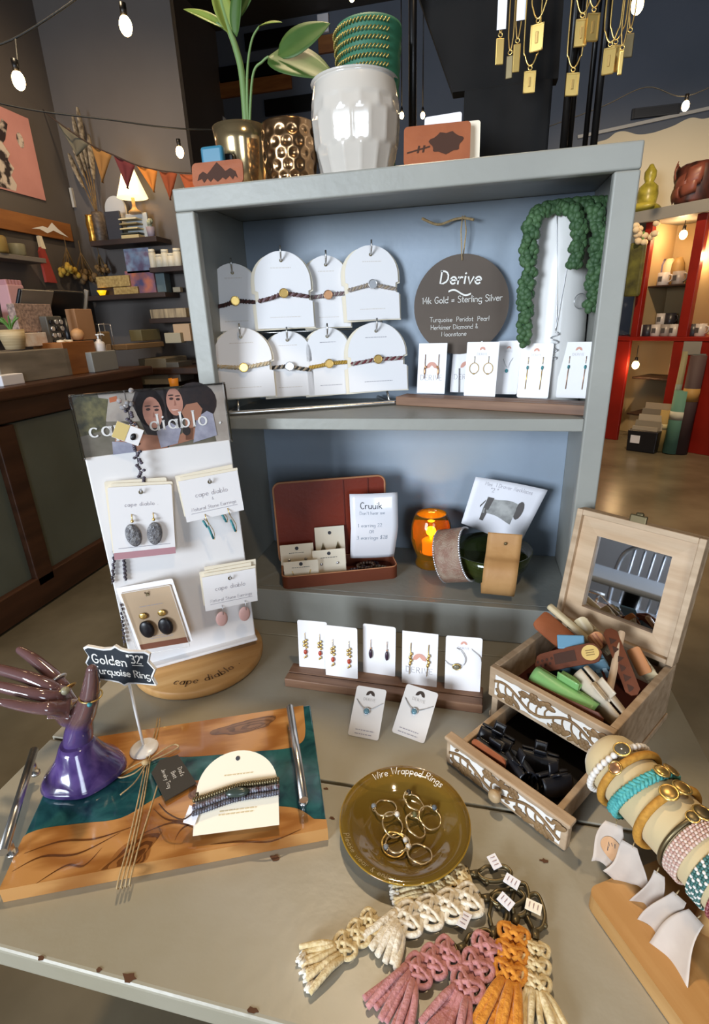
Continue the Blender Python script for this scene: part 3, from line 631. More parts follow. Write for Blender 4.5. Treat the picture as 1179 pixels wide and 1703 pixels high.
row = [((0.0311,0.12,1.2305), 0, 'pale mug at the left end of the front row on the red rail'), ((0.12,0.12,1.2292), 2, 'black mug second in the front row on the red rail'), ((0.2067,0.12,1.2279), 0, 'white printed mug in the middle of the front row on the red rail'), ((0.3031,0.12,1.2265), 1, 'grey mug right of the white one in the front row on the red rail'), ((0.3911,0.12,1.2252), 0, 'white mug next to the red post on the red rail'), ((0.5657,0.12,1.2226), 2, 'black mug right of the red post on the rail'), ((0.6308,0.12,1.2216), 0, 'white mug right of the red post on the rail')]
for p, k, lb in row: mug(rloc(p[0], .1, RAILZ), .115, .05, mm[k], lb)
for p, k, lb in (((0.122,0.3,1.4017), 0, 'white mug with dark picture raised behind the front row'), ((0.212,0.3,1.4097), 2, 'dark mug raised behind the front row beside the white one')):
    t = mug(rloc(p[0], .34, RAILZ+.1), .12, .052, mm[k], lb)
tag(MB().box((0, 0, .05), (.5, .14, .1), .004).build('riser', DKWOOD, loc=rloc((lx+ax)/2, .36, RAILZ)), 'dark riser under the rear row of mugs in the red counter', 'riser').rotation_euler.z = RA
JAR = [('jar_purple', '#5a4d63'), ('jar_cream', '#c9b18f'), ('jar_brown', '#84683c')]
for k, u in enumerate((((0.0334,0.3,1.7838)), ((0.1012,0.3,1.7774)), ((0.1916,0.3,1.7689)))):
    o = lathe_thing('glass_jar', ['dark purple bag of goods at the back of the upper niche shelf', 'cream bag of goods at the back of the upper niche shelf', 'brown bag of goods at the back of the upper niche shelf'][k], 'bag', rloc(u[0], .36, Zs), [(.06, 0), (.065, .02), (.06, .2), (.03, .26)], mat(JAR[k][0], JAR[k][1], .6))
    o.name = 'tea_bag_pouch'
def hang_bulb(p, label, top, e):
    t = thing('hanging_bulb', label, 'light bulb', p, group='bulbs in the red counter')
    MB().sph((0, 0, 0), (.035, .035, .042), 14, 10).build('bulb', BULB, t)
    MB().cyl((0, 0, .035), (0, 0, .08), .016).build('socket', BLACK, t)
    MB().cyl((0, 0, .08), (0, 0, top), .004, n=6).build('cord', BLACK, t)
    lamp('bulb_light', 'POINT', tuple(Vector(p)+Vector((-.06, -.07, -.02))), e, (1, .68, .36), .03)
p = (0.247,0.2,2.0561); hang_bulb(rloc(p[0], .25, p[2]), 'warm bulb hanging in the beige niche of the red counter', BOTZ-p[2], 4.5)
p = (0.091,-0.06,0.8275); hang_bulb(rloc(p[0], .02, p[2]), 'warm bulb hanging low beside the left red panel', .2, 2.5)
p = (0.6237,0.2,1.8543); hang_bulb(rloc(p[0], .25, p[2]), 'warm bulb in the right hand beige niche, at the edge of the view', BOTZ-p[2], 4.5)
# left of the niches: flowers, bottle, poster
t = thing('paper_flowers', 'bunch of cream paper flowers at the top of the red counter behind the hutch', 'flowers', rloc((0.0421,-0.05,2.0461)[0], -.1, (0.0421,-0.05,2.0461)[2]))
f = MB()
for k in range(14): f.sph((random.uniform(-.1, .1), random.uniform(-.03, .03), random.uniform(-.06, .14)), (.036, .026, .03), 7, 5)
f.build('blooms', mat('cream_paper', '#d9c4a2', .8), t); MB().tube([(0, 0, -.3), (0, 0, .05)], .008, 6).build('stem', GREEN, t)
o = tag(MB().box((0, 0, .12), (.16, .05, .5), .02).build('hanging_bag', mat('olive_bag', '#6d6a2e', .7, col2='#3d3a20', scale=8), loc=rloc((0.0087,-0.05,1.7246)[0], -.1, (0.0221,-0.05,1.6398)[2])), 'olive green printed bag hanging on the left of the red counter', 'bag'); o.rotation_euler.z = RA
# figure and vase on the grey top
t = thing('seated_buddha_statue', 'small yellow green seated statue on the grey counter top behind the hutch', 'statue', rloc((-0.0857,0.1,2.3749)[0], .1, TOPZ), -43.7)
MB().lathe([(.13, 0), (.15, .02), (.12, .06), (.085, .08), (.095, .16), (.085, .23), (.04, .27), (.055, .31), (.055, .36), (.03, .395), (.018, .42), (.006, .425)], 18).build('body', mat('statue_glaze', '#a59a3c', .35, col2='#7d7428', scale=14), t)
b = MB(); b.sph((0, -.11, .045), (.15, .07, .04), 12, 8); b.build('crossed_legs', mat('statue_legs', '#b0a242', .35), t)
t = thing('bark_vase', 'big reddish brown vase of layered bark on the grey counter top at the right edge', 'vase', rloc((0.3548,0.1,2.3217)[0], .12, TOPZ), -43.7)
rn = random.Random(3)
MB().lathe([(.15, 0), (.17, .03), (.17, .2), (.155, .3), (.13, .33), (.11, .3)], 24, fn=lambda a, k, z: 1+.08*math.sin(3*a+k)+.04*math.sin(9*a+2*k)).build('body', mat('bark', '#5e2f25', .45, col2='#2c1712', scale=(12, 12, 5)), t)
s = MB()
for k in range(7):
    a = -PI/2+rn.uniform(-1.3, 1.3); s.grid(lambda u, v: ((.175+.02*math.sin(PI*v))*math.cos(a+(u-.5)*.7), (.175+.02*math.sin(PI*v))*math.sin(a+(u-.5)*.7), .02+.06*k/2+v*.14+.03*u), 4, 4)
s.build('bark_strips', mat('bark_strip', '#7a4436', .4), t, solid=.006)
# floor: black crate of frames, rolled mats
t = thing('crate_of_prints', 'black crate of pale prints with a white tag on the floor by the red counter', 'crate', rloc((0.4421,-0.22,-0.0233)[0], -.22, .0005), -34)
MB().box((0, 0, .11), (.27, .24, .22), .01, taper=1.06).build('crate', DKPLASTIC, t)
for k in range(5):
    MB().box((.01*k, -.08+.038*k, .2+.03*k), (.24, .010, .12+.05*k), .002, rot=Matrix.Rotation(-.15, 3, 'X')).build('print', mat('print_pale%d' % k, ['#a79a88', '#8f8473', '#b3a693', '#7d7263', '#a3917c'][k], .6), t)
MB().box((-.06, -.129, .13), (.09, .004, .08), .001).build('tag', PAPER, t)
for k, (p, h, c1, lb, tilt) in enumerate(((rloc((0.5678,-0.12,-0.0491)[0], -.17, .0005), .42, '#a58a52', 'short yellow roll leaning at the foot of the red counter', .12), (rloc((0.6797,-0.12,-0.0343)[0], -.16, .0005), .62, '#5d8a7c', 'teal green roll leaning against the red counter', .1), (rloc((0.7437,-0.1,0.012)[0], -.125, .0005), .95, '#4b3a3c', 'tall dark plum roll leaning against the red counter', .08), (rloc((0.582,-0.06,-0.0245)[0], -.06, .0005), .98, '#8a8468', 'thin tall pale green roll leaning against the red counter', .12))):
    t = thing('rolled_mat', lb, 'rolled mat', p, group='rolled mats on the floor')
    r = [.05, .075, .07, .03][k]
    lx_, ly_ = .69*h*tilt*.5, .72*h*tilt*.5
    MB().cyl((0, 0, .005), (lx_, ly_, h), r, r, 18).build('roll', mat('roll%d' % k, c1, .7, col2=None), t)
    MB().cyl((lx_*.55, ly_*.55, h*.55), (lx_*.68, ly_*.68, h*.68), r*1.02, r*1.02, 18).build('paper_band', mat('band%d' % k, ['#c9b98a', '#c9c7b8', '#b08a4e', '#7d8a86'][k], .6), t)
# back wall: cream cloud-edged panel, moulding, vent, plank art
pts = [(1.2479,5.97,1.2668), (1.1482,5.97,2.1957), (1.2868,5.97,2.3029), (1.4256,5.97,2.3327), (1.5072,5.97,2.3833), (1.6,5.97,2.3847), (1.7207,5.97,2.3464), (1.8469,5.97,2.3445), (1.9571,5.97,2.3649), (2.0594,5.97,2.3909), (2.1476,5.97,2.4282), (2.2224,5.97,2.4409), (2.3244,5.97,2.4202), (2.4822,5.97,2.4442), (2.6892,5.97,2.4723), (2.9532,5.97,1.1631)]
top = smooth([(p[0], p[2], 0) for p in pts[1:-1]], 5)
o = MB().prism([(pts[0][0], pts[0][2])]+[(p.x, p.y) for p in top]+[(pts[-1][0], pts[-1][2])], 5.96, 5.998).build('cloud_panel', mat('cream_panel', '#d9cdb4', .7))
tag(o, 'cream wall panel with a wavy cloud-like top edge behind the red counter', 'wall panel')
a = (1.1295,5.98,2.3856); b = (2.6279,5.98,2.5363)
structure(MB().box(((a[0]+b[0])/2, 5.985, (a[2]+b[2])/2), (b[0]-a[0], .03, .03), rot=Matrix.Rotation(-math.atan2(b[2]-a[2], b[0]-a[0]), 3, 'Y')).build('trim_1', mat('trim_white', '#b5b3b0', .5)))
a = (1.6402,5.98,2.4883); b = (2.0925,5.98,2.579)
t = thing('wall_vent', 'dark louvred vent high on the back wall at the right', 'vent', ((a[0]+b[0])/2, 5.98, (a[2]+b[2])/2))
W_, H_ = b[0]-a[0], abs(b[2]-a[2])
MB().box((0, 0, 0), (W_, .03, H_), .004).build('frame', mat('vent_dark', '#26282e', .5), t)
m = MB()
for k in range(6): m.box((0, -.018, -H_*.38+k*H_*.152), (W_*.9, .012, .02), .002)
m.build('slats', mat('vent_slat', '#33363d', .5), t)
for k, (a, b, mm_, lb) in enumerate((((-2.5412,5.97,3.6201), (-1.793,5.97,3.6601), BLACK, 'black plank high on the back wall behind the plant'), ((-2.8925,5.97,3.3489), (-1.8543,5.97,3.4005), BLACK, 'long black plank on the back wall above the orange plank'), ((-3.0845,5.97,3.2024), (-2.0222,5.97,3.2717), ORWOOD, 'long orange plank on the back wall behind the plant stem'), ((-2.3681,5.97,2.9733), (-1.4953,5.97,3.0397), BLACK, 'black plank on the back wall behind the hammered pot'), ((-1.681,5.97,3.4659), (-1.1987,5.97,3.5585), ORWOOD, 'orange brown plank on the back wall beside the green pot'), ((-1.677,5.97,3.6348), (-1.5534,5.97,3.7537), PAPER, 'small white block on the back wall above the orange plank'))):
    x0, x1 = sorted((a[0], b[0])); hz = .155 if k < 5 else .16
    zc = (a[2]+b[2])/2
    tag(MB().box((0, 0, 0), (x1-x0, .04, hz), .003).build('wall_plank', mm_, loc=((x0+x1)/2, 5.975, zc)), lb, 'wall plank', 'planks on the back wall')
a = (-3.3629,5.96,2.5228); b = (-2.8944,5.96,2.966)
t = thing('framed_wall_art', 'white framed picture with orange wood strips far behind the leather clip', 'picture', ((a[0]+b[0])/2, 5.97, (a[2]+b[2])/2))
w_, h_ = b[0]-a[0], b[2]-a[2]; m = MB()
for s in (-1, 1): m.box((s*w_/2, 0, 0), (.03, .05, h_), .003); m.box((0, 0, s*h_/2), (w_, .05, .03), .003)
m.build('frame', WGLOSS, t); MB().box((0, .015, 0), (w_, .01, h_)).build('backing', mat('backing_plum', '#3b3540', .7), t)
m = MB()
for z in (.15, .02): m.box((0, .0, z*h_/ .4), (w_*.9, .02, .09), .003)
m.build('strips', ORWOOD, t)
def far_bulb(p, label, s=1, e=2, drop=False):
    string_bulb(p, label, s, e, drop)
far_bulb((0.9987,3.2,2.3079), 'large glowing bulb at the top right beside the hanging necklaces', 1.3, 4)
far_bulb((1.6573,4.3,2.088), 'glowing bulb above the cream panel at the right', 1.0, 3)
far_bulb((-0.524,4.2,2.2237), 'small glowing bulb seen just right of the white pot', .7, 1, True)
far_bulb((-0.3489,4.2,2.2055), 'small glowing bulb seen behind the black stand post', .7, 1, True)
far_bulb((-0.8769,4,2.9477), 'bulb at the top edge above the green woven pot', .8, 1)
wire([(0.6072,4.3,2.042), (1.0499,4.3,2.1449), (1.3612,4.3,2.2381), (1.6469,4.3,2.1498), (1.9896,4.3,2.259)], 'black string light cord crossing the back wall at the right')

# ------------------------------------------------------------------ the table and the hutch standing on it
tb = thing('display_table', 'grey painted plank table with worn front edge holding the whole jewellery display', 'table', (0, -.2, FZ))
TX, TY0, TY1 = .517, -.676, .30
def tbox(name, m, boxes, bev):
    b = MB()
    for x0, x1, y0, y1, z0, z1 in boxes: b.box(((x0+x1)/2, (y0+y1)/2+.2, (z0+z1)/2-FZ), (x1-x0, y1-y0, z1-z0), bev, 3)
    return b.build(name, m, tb)
tbox('board', TABLEP, [(-TX, TX, TY0, -.3975, -.034, 0)], .005)
tbox('board', TABLEP, [(-TX, TX, -.3945, -.05, -.034, 0)], .0015)
tbox('board', TABLEP, [(-TX, TX, -.048, TY1, -.034, 0)], .002)
tbox('apron', TABLEP, [(-.44, .44, -.02, .0, -.13, -.034), (-.44, .44, .2, .22, -.13, -.034), (-.44, -.42, -.02, .22, -.13, -.034), (.42, .44, -.02, .22, -.13, -.034)], .002)
for x in (-.42, .42):
    for y in (0, .2): tbox('leg', TABLEP, [(x-.03, x+.03, y-.03, y+.03, FZ, -.034)], .004)
rc = random.Random(5)
for (x, y, _), r in (((-0.2819,-0.6744,0), .003), ((-0.2116,-0.6709,0), .0032), ((-0.1758,-0.6702,0), .0062), ((-0.0364,-0.6704,0), .004), ((-0.0699,-0.5203,0), .006), ((0.2608,-0.4601,0), .004), ((-0.0332,-0.4091,0), .003), ((-0.0133,-0.4532,0), .003)):
    cm = MB(); cm.poly([(x+r*1.5*math.cos(a)*q, y+.2+r*.8*math.sin(a)*q, .0006-FZ) for a, q in ((2*PI*k/11, rc.uniform(.55, 1.1)) for k in range(11))]); cm.build('worn_patch', CHIP, tb)
hu = thing('display_hutch', 'grey painted open hutch with two shelves standing on the table, holding cards and bowls', 'hutch', (0, 0, 0))
HW, HT, HD = .375, .862, .275; WI = .3388; ZT = .8262; S1, S0 = .4634, .4415; ZB = .0816
def hbox(name, m, x0, x1, y0, y1, z0, z1, bev=.003):
    return MB().box(((x0+x1)/2, (y0+y1)/2, (z0+z1)/2), (x1-x0, y1-y0, z1-z0), bev, 3).build(name, m, hu)
WS = .362
hbox('stile', PAINT, -HW, -WI, 0, .018, .0005, ZT-.0002, .003)
hbox('stile', PAINT, WI, HW, 0, .018, .0005, ZT-.0002, .003)
hbox('side_panel', PAINT, -HW+.001, -WS, .0182, HD, .0005, HT-.0125, .001)
hbox('side_panel', PAINT, WS, HW-.001, .0182, HD, .0005, HT-.0125, .001)
hbox('top_rail', PAINT, -HW, HW, 0, .018, ZT, HT, .003)
hbox('top_panel', PAINT, -HW, HW, .0182, HD, HT-.012, HT, .001)
hbox('back_panel', BACKP, -WS, WS, .264, HD, .0005, HT-.0125, .001)
m = MB(); m.box((0, .1405, (S0+S1)/2), (2*WS-.001, .245, S1-S0), .0005); m.box((0, .0095, (S0+S1)/2), (2*WI-.0006, .0168, S1-S0), .0015); m.build('shelf', PAINT, hu)
m = MB(); m.box((0, .141, ZB/2+.0005), (2*WS-.001, .244, ZB-.001), .0005); m.box((0, .0095, ZB/2+.0005), (2*WI-.0006, .0168, ZB-.001), .0015); m.build('bottom_shelf', PAINT, hu)

# ------------------------------------------------------------------ on top of the hutch
def leather_clip(name, label, p, rz, w, h, th, m, lean=8, eng=None, corner=.008):
    t = thing(name, label, 'hair clip', p, rz); t.rotation_euler.x = math.radians(-lean)
    MB().prism(rrect(w, h, corner), 0, th).build('leather_panel', m, t)
    MB().box((0, th+.006, h*.5), (w*.7, .012, h*.3), .004).build('clip_back', DKPLASTIC, t)
    if eng: 
        e = MB(); eng(e, w, h); e.build('engraving', BURN, t)
    return t
def eng_mountain(e, w, h):
    pts = [(-.4, .25), (-.36, .5), (-.28, .62), (-.2, .5), (-.14, .62), (0, .95), (.1, .72), (.16, .55), (.26, .66), (.36, .5), (.4, .22), (.34, .32), (.3, .18), (.24, .34), (.16, .2), (.1, .3), (0, .14), (-.08, .3), (-.14, .16), (-.2, .32), (-.27, .14), (-.31, .32)]
    e.poly([(x*w, -.0006, z*h) for x, z in pts])
def eng_tree(e, w, h):
    e.poly([(x*w, -.0006, z*h) for x, z in [(-.45, .3), (-.1, .42), (-.1, .46), (-.45, .34)]])
    e.poly([(.14*w+.24*w*math.cos(a)*(1+.14*math.sin(5*a)), -.0007, .5*h+.27*h*math.sin(a)*(1+.12*math.sin(7*a))) for a in [2*PI*k/28 for k in range(28)]])
    for x in (-.3, -.22): e.poly([(x*w, -.0008, .3*h), ((x+.03)*w, -.0008, .3*h), ((x+.05)*w, -.0008, .48*h), ((x+.02)*w, -.0008, .48*h)])
p = (-0.2927,0.012,0.8675)
leather_clip('leather_hair_clip', 'brown leather hair clip with burnt mountains at the left front edge of the hutch top', (p[0], .012, HT+.001), 2, .093, .037, .003, LEATH, 8, eng_mountain)
p = (-0.3133,0.05,0.9054)
t = thing('blue_hair_clip', 'small bright blue hair clip standing behind the mountain leather clip', 'hair clip', (p[0], .05, HT+.001))
BLUEC = mat('blue_clip', '#34748f', .4); MB().box((0, 0, .034), (.042, .014, .068), .005, 3).build('arm', BLUEC, t); MB().box((.02, .02, .03), (.02, .014, .06), .004).build('arm', DKPLASTIC, t)
# gold pot with plant
GOLDP = mat('champagne_gold_glaze', '#d9bd8e', .16, .9)
t = thing('gold_plant_pot', 'shiny champagne gold pot holding a leafy green plant at the left of the hutch top', 'plant pot', ((-0.2894,0.12,0.9068)[0], .125, HT+.001))
MB().lathe([(.036, 0), (.039, .004), (.047, .085), (.050, .112), (.047, .112), (.043, .085), (.042, .08)], 40).build('pot', GOLDP, t)
MB().lathe([(.001, .084), (.0425, .084)], 24, False, False).build('soil', mat('soil', '#2e241c', .9, bump=.4, bscale=80), t)
STEM = mat('plant_stem', '#69854f', .5); LEAF = mat('plant_leaf', '#34501f', .55, col2='#435f28', scale=14); LEAFY = mat('young_leaf', '#7d8c3c', .5)
def leaf(m, base, tip, width, up, fold=.25, curl=.12, n=12):
    base = Vector(base); tip = Vector(tip); d = tip-base; Lg = d.length; d.normalize(); up = Vector(up); s = d.cross(up).normalized(); up = s.cross(d).normalized()
    def fn(u, v):
        w = width*math.sin(PI*min(1, u**.75))**.8*(1 if u < .999 else 0)
        x = (v-.5)*2
        return tuple(base+d*(Lg*u)+s*(x*w)+up*(abs(x)*w*fold-curl*Lg*u*u))
    m.grid(fn, n, 6)
gp = Vector(t.location)
def gq(p): return Vector(p)-gp
o0 = gq((-0.2772,0.125,1.0052)); o0.z = .084
def lstem(pts, r0, r1):
    P_ = smooth(pts, 6); n = len(P_)-1
    MB().tube(P_, [r0+(r1-r0)*i/n for i in range(n+1)], 8).build('stem', STEM, t)
lstem([o0, gq((-0.2753,0.125,1.0494)), gq((-0.2825,0.125,1.0932)), gq((-0.2939,0.125,1.1281)), gq((-0.3006,0.125,1.1616)), gq((-0.3006,0.125,1.1934))], .0068, .004)
lstem([o0+Vector((.002, 0, .004)), gq((-0.2642,0.12,1.0464)), gq((-0.2505,0.12,1.0957)), gq((-0.2338,0.12,1.115))], .0028, .0016)
lstem([o0+Vector((.004, 0, .01)), gq((-0.2519,0.115,1.045)), gq((-0.2295,0.112,1.0634)), gq((-0.2171,0.11,1.0679))], .0026, .0018)
lstem([gq((-0.2853,0.125,1.0978)), gq((-0.2899,0.125,1.1151)), gq((-0.3125,0.122,1.1309))], .004, .0025)
def leafpart(base, tip, w, up, mt=LEAF, **k):
    m = MB(); leaf(m, gq(base), gq(tip), w, up, **k); m.build('leaf', mt, t, solid=.0006)
leafpart((-0.2182,0.11,1.068), (-0.0958,0.085,1.0281), .036, (.12, -.75, .62), fold=.12, curl=.12)
leafpart((-0.199,0.105,1.0655), (-0.107,0.1,1.1015), .026, (0, -.9, .4), fold=.1, curl=.1)
leafpart((-0.235,0.12,1.1144), (-0.1906,0.11,1.1166), .0085, (0, -.5, .8), mt=LEAFY)
leafpart((-0.2969,0.122,1.1206), (-0.3685,0.115,1.1599), .0105, (.3, -.8, .6), mt=LEAFY, fold=.5, curl=.08)
leafpart((-0.2894,0.123,1.1118), (-0.3107,0.118,1.1916), .017, (.5, -.8, .2), mt=LEAFY, fold=.5, curl=.05)
leafpart((-0.2763,0.12,1.1056), (-0.2589,0.115,1.1906), .015, (-.4, -.9, .2), fold=.4, curl=.05)
leafpart((-0.2848,0.13,1.1289), (-0.2331,0.14,1.2065), .024, (-.2, -.9, .3), fold=.3, curl=.1)
# hammered copper pot
HC = mat('hammered_copper', '#a37d58', .22, .95)
t = thing('hammered_copper_pot', 'small dark copper pot with round hammered dimples between the gold and white pots', 'plant pot', ((-0.1796,0.07,0.8836)[0], .075, HT+.001))
b = bmesh.new(); m = MB(); NA, NZ = 96, 40
def hr(a, z):
    r = .0405+.0075*math.sin(min(1, z/.09)*PI*.75)
    row = z/.0165; k = math.floor(row); fz = row-k-.5; ph = (a/(2*PI)*14+.5*(k % 2)) % 1-.5
    d2 = (ph*.0195/.0165)**2+fz*fz
    return r-(.0030*max(0, 1-d2/.2) if .008 < z < .082 else 0)
rr = []
for j in range(NZ+1):
    z = .092*j/NZ; rr.append([(hr(2*PI*i/NA, z)*math.cos(2*PI*i/NA), hr(2*PI*i/NA, z)*math.sin(2*PI*i/NA), z) for i in range(NA)])
rr.append([(.041*math.cos(2*PI*i/NA), .041*math.sin(2*PI*i/NA), .0925) for i in range(NA)]); rr.append([(.036*math.cos(2*PI*i/NA), .036*math.sin(2*PI*i/NA), .02) for i in range(NA)])
m.rings(rr); m.build('pot', HC, t); b.free()
# white ceramic pot, facetted, with the woven green pot inside
WP = mat('white_glaze', '#cdc5bb', .16, coat=.6)
pw = ((-0.0654,0.1,0.8875)[0], .098, HT+.001)
t = thing('white_ceramic_pot', 'large glossy white ceramic pot with scalloped facets in the middle of the hutch top', 'plant pot', pw)
m = MB(); prof = []
for j in range(41):
    z = .143*j/40; q = z/.143
    prof.append((.052+.026*math.sin(PI*(.12+.62*q))-.002, z))
NA = 120; rr = []
for r, z in prof:
    ring = []
    for i in range(NA):
        a = 2*PI*i/NA; row = z/.048; k = math.floor(row); fz = row-k; ph = (a/(2*PI)*15+.5*(k % 2)) % 1-.5
        d = (abs(ph)*2)**2*.9+abs(fz-.5)*.9
        dent = .0026*max(0, 1-d)**.7 if z < .112 and z > .006 else 0
        ring.append(((r-dent)*math.cos(a), (r-dent)*math.sin(a), z))
    rr.append(ring)
for r, z in ((.0735, .1445), (.0695, .143), (.066, .12), (.05, .012)): rr.append([(r*math.cos(2*PI*i/NA), r*math.sin(2*PI*i/NA), z) for i in range(NA)])
m.rings(rr); m.build('pot', WP, t)
GW = mat('green_woven', '#2f6b52', .6); GG = mat('gold_weave', '#b9a45e', .4, .6)
t = thing('green_woven_pot', 'emerald green woven basket pot with gold stitching, nested in the white pot', 'plant pot', (pw[0]+.024, pw[1]+.012, pw[2]+.0132))
m = MB(); m.lathe([(.036, 0)]+[(.040+.014*k/40+.0016*abs(math.sin(PI*k/4)), .205*k/40) for k in range(41)]+[(.048, .205), (.036, .02)], 48); m.build('basket', GW, t)
for k in range(7):
    z = .13+.0105*k*1.05; r = .0425+.014*(z/.205)+.001
    m = MB()
    for i in range(26):
        a = PI*.86+i*PI*.9/26; m.tube([(r*math.cos(a), r*math.sin(a), z-.002), ((r+.002)*math.cos(a+.045), (r+.002)*math.sin(a+.045), z+.0005), (r*math.cos(a+.09), r*math.sin(a+.09), z+.003)], .0013, 5)
    m.build('gold_stitching', GG, t)
# leather clip with tree and pale cards behind
p = (0.0794,0.02,0.8657)
leather_clip('leather_hair_clip', 'tan leather hair clip burnt with a lone tree, right of the white pot', (p[0], .016, HT+.001), 3, .103, .056, .003, LEATH, 12, eng_tree, .006)
def plain_card(name, label, p, rz, w, h, lean, m, group=None):
    t = MB().prism(rrect(w, h, .004), 0, .0012).build(name, m); t.location = p; t.rotation_euler = (math.radians(-lean), 0, math.radians(rz))
    return tag(t, label, 'card', group)
plain_card('display_card', 'pale card standing directly behind the tree leather clip', ((0.1178,0.04,0.8702)[0], .036, HT+.001), 4, .055, .06, 10, CREAM)
plain_card('display_card', 'grey white card leaning behind the tree clip beside the black post', ((0.0836,0.055,0.8768)[0], .056, HT+.001), -6, .06, .08, 10, PAPER)
# black jewellery tree with padded board
t = thing('necklace_stand', 'tall black metal necklace stand with round base on the hutch top', 'jewellery stand', ((0.1854,0.15,0.9078)[0], .15, HT+.001))
x0 = t.location.x
m = MB(); m.tube([(.06*math.cos(a)+.08, .075*math.sin(a), .004) for a in [2*PI*k/40 for k in range(40)]], .004, 8, closed=True)
m.tube([(.06*math.cos(a)*.9+.078, .07*math.sin(a)*.9, .012) for a in [2*PI*k/40 for k in range(40)]], .003, 8, closed=True)
m.build('base_ring', BLACK, t)
for k, (u, dy, r) in enumerate(((685, .02, .007), (932, -.04, .006), (944, -.02, .005), (978, .05, .0045), (994, .03, .006))):
    m = MB()
    if k == 0: xx = (0.0243,0.17,0.951)[0]-x0; xt = (0.0219,0.17,1.1376)[0]-x0
    elif k == 1: xx = (0.2785,0.11,0.8996)[0]-x0; xt = (0.2633,0.11,1.0787)[0]-x0
    elif k == 2: xx = (0.2897,0.13,0.9013)[0]-x0; xt = (0.2743,0.13,1.086)[0]-x0
    elif k == 3: xx = (0.3253,0.2,0.9224)[0]-x0; xt = (0.3178,0.2,1.0798)[0]-x0
    else: xx = (0.3363,0.18,0.9125)[0]-x0; xt = (0.3294,0.18,1.0853)[0]-x0
    m.cyl((xx, dy, .0), (xx, dy, .46), r, r, 12); m.build('post', BLACK, t)
m = MB(); m.tube([((0.0219,0.17,1.1376)[0]-x0, .02, .45), ((0.3233,0.17,1.0968)[0]-x0, .02, .45)], .005, 8)
for dy in (-.04, -.02): m.tube([(-.16, dy, .40), (.18, dy, .40)], .003, 8)
m.tube([(-.13, .02, .45), (-.13, -.04, .40)], .003, 8); m.tube([(.16, .02, .45), (.16, -.04, .40)], .003, 8)
m.build('cross_bar', BLACK, t)
t = thing('black_necklace_bust', 'black cloth covered necklace bust standing between the posts of the stand', 'jewellery bust', ((0.1867,0.19,0.9178)[0], .2, HT+.001))
x0 = t.location.x
m = MB(); zz = (0.1008,0.19,1.0113)[2]-HT; zt = .42
xa = (0.0925,0.19,1.0079)[0]-x0; xb = (0.2714,0.19,0.9924)[0]-x0; xc = (0.0258,0.19,1.1458)[0]-x0; xd = (0.2691,0.19,1.1129)[0]-x0
m.prism([(xa, zz), (xb, zz), (xd, zz+.16), (xd, zt), (xc-.01, zt), (xc, zz+.155)], .0, .03); m.build('board', BLACKC, t)
m = MB().box(((xa+xb)/2+.006, .015, zz/2), (xb-xa-.03, .05, zz-.001), .004); m.build('foot', BLACKC, t)
# gold pendants
def pendant_proto(label):
    t = thing('gold_necklace', label, 'necklace', (0, 0, 0), group='gold necklaces on the black stand')
    return t
NK = [((0.1694,0.1,1.0237), .013, .034, 62, 'gold necklace with rough bar pendant, leftmost on the black stand', 1), ((0.1856,0.105,1.0037), .011, .03, 60, 'dark bronze bar necklace second from the left on the black stand', 2), ((0.1956,0.1,1.0122), .011, .036, 60, 'gold necklace with rough bar pendant, third from the left on the stand', 1),
      ((0.2236,0.09,1.0303), .0195, .034, 30, 'gold rectangle necklace hanging short on the left half of the stand', 0), ((0.2168,0.095,0.9774), .018, .029, 62, 'plain gold rectangle necklace hanging lowest on the left half of the stand', 0), ((0.2804,0.09,0.9655), .0195, .03, 62, 'gold rectangle necklace hanging lowest, in front of the black post', 0),
      ((0.2866,0.09,1.0281), .018, .034, 30, 'gold square necklace, left one of the overlapping pair at top right', 0), ((0.3013,0.085,1.0307), .018, .034, 26, 'gold square necklace, right one of the overlapping pair at top right', 0), ((0.3335,0.11,0.9956), .017, .034, 50, 'broad gold necklace pendant right of the posts', 0), ((0.3419,0.115,0.9995), .016, .034, 50, 'gold pendant tucked behind the broad one right of the posts', 0), ((0.3492,0.1,0.9879), .007, .03, 50, 'thin edge-on gold pendant at the right of the stand', 1), ((0.3614,0.12,1.0153), .014, .03, 40, 'dull gold pendant furthest right on the stand', 2)]
for k, (p, w, h, dx, lb, kind) in enumerate(NK):
    t = thing('gold_necklace', lb, 'necklace', p, rz=0, group='gold necklaces on the black stand')
    t.rotation_euler.z = random.uniform(-.35, .35)
    m = MB(); h *= 1.0
    m.box((0, 0, 0), (w, .003, h), .0012, 2); 
    if kind == 0:
        for s in (-1, 1): m.box((s*w*.45, -.0015, 0), (w*.1, .002, h*.96)); m.box((0, -.0015, s*h*.45), (w*.96, .002, h*.06))
    m.build('pendant', [GOLD, GOLD, BRASS][kind], t)
    if kind == 0: MB().box((0, -.002, 0), (w*.22, .0015, h*.42), .0005).build('relief', GOLDD, t)
    MB().tube([(.003*math.cos(a), 0, h/2+.004+.003*math.sin(a)) for a in [2*PI*i/10 for i in range(10)]], .0009, 5, closed=True).build('bail', GOLD, t)
    zt = 1.262-p[2]; half = .0115 if kind == 0 else .004
    m = MB()
    m.tube(smooth([(-half*.8, 0, zt), (-half, 0, h/2+.05), (-half*.7, 0, h/2+.018), (0, 0, h/2+.006), (half*.7, 0, h/2+.018), (half, 0, h/2+.05), (half*.8, 0, zt)], 5), .0012, 5)
    m.build('chain', GOLDD if kind != 0 else GOLD, t)
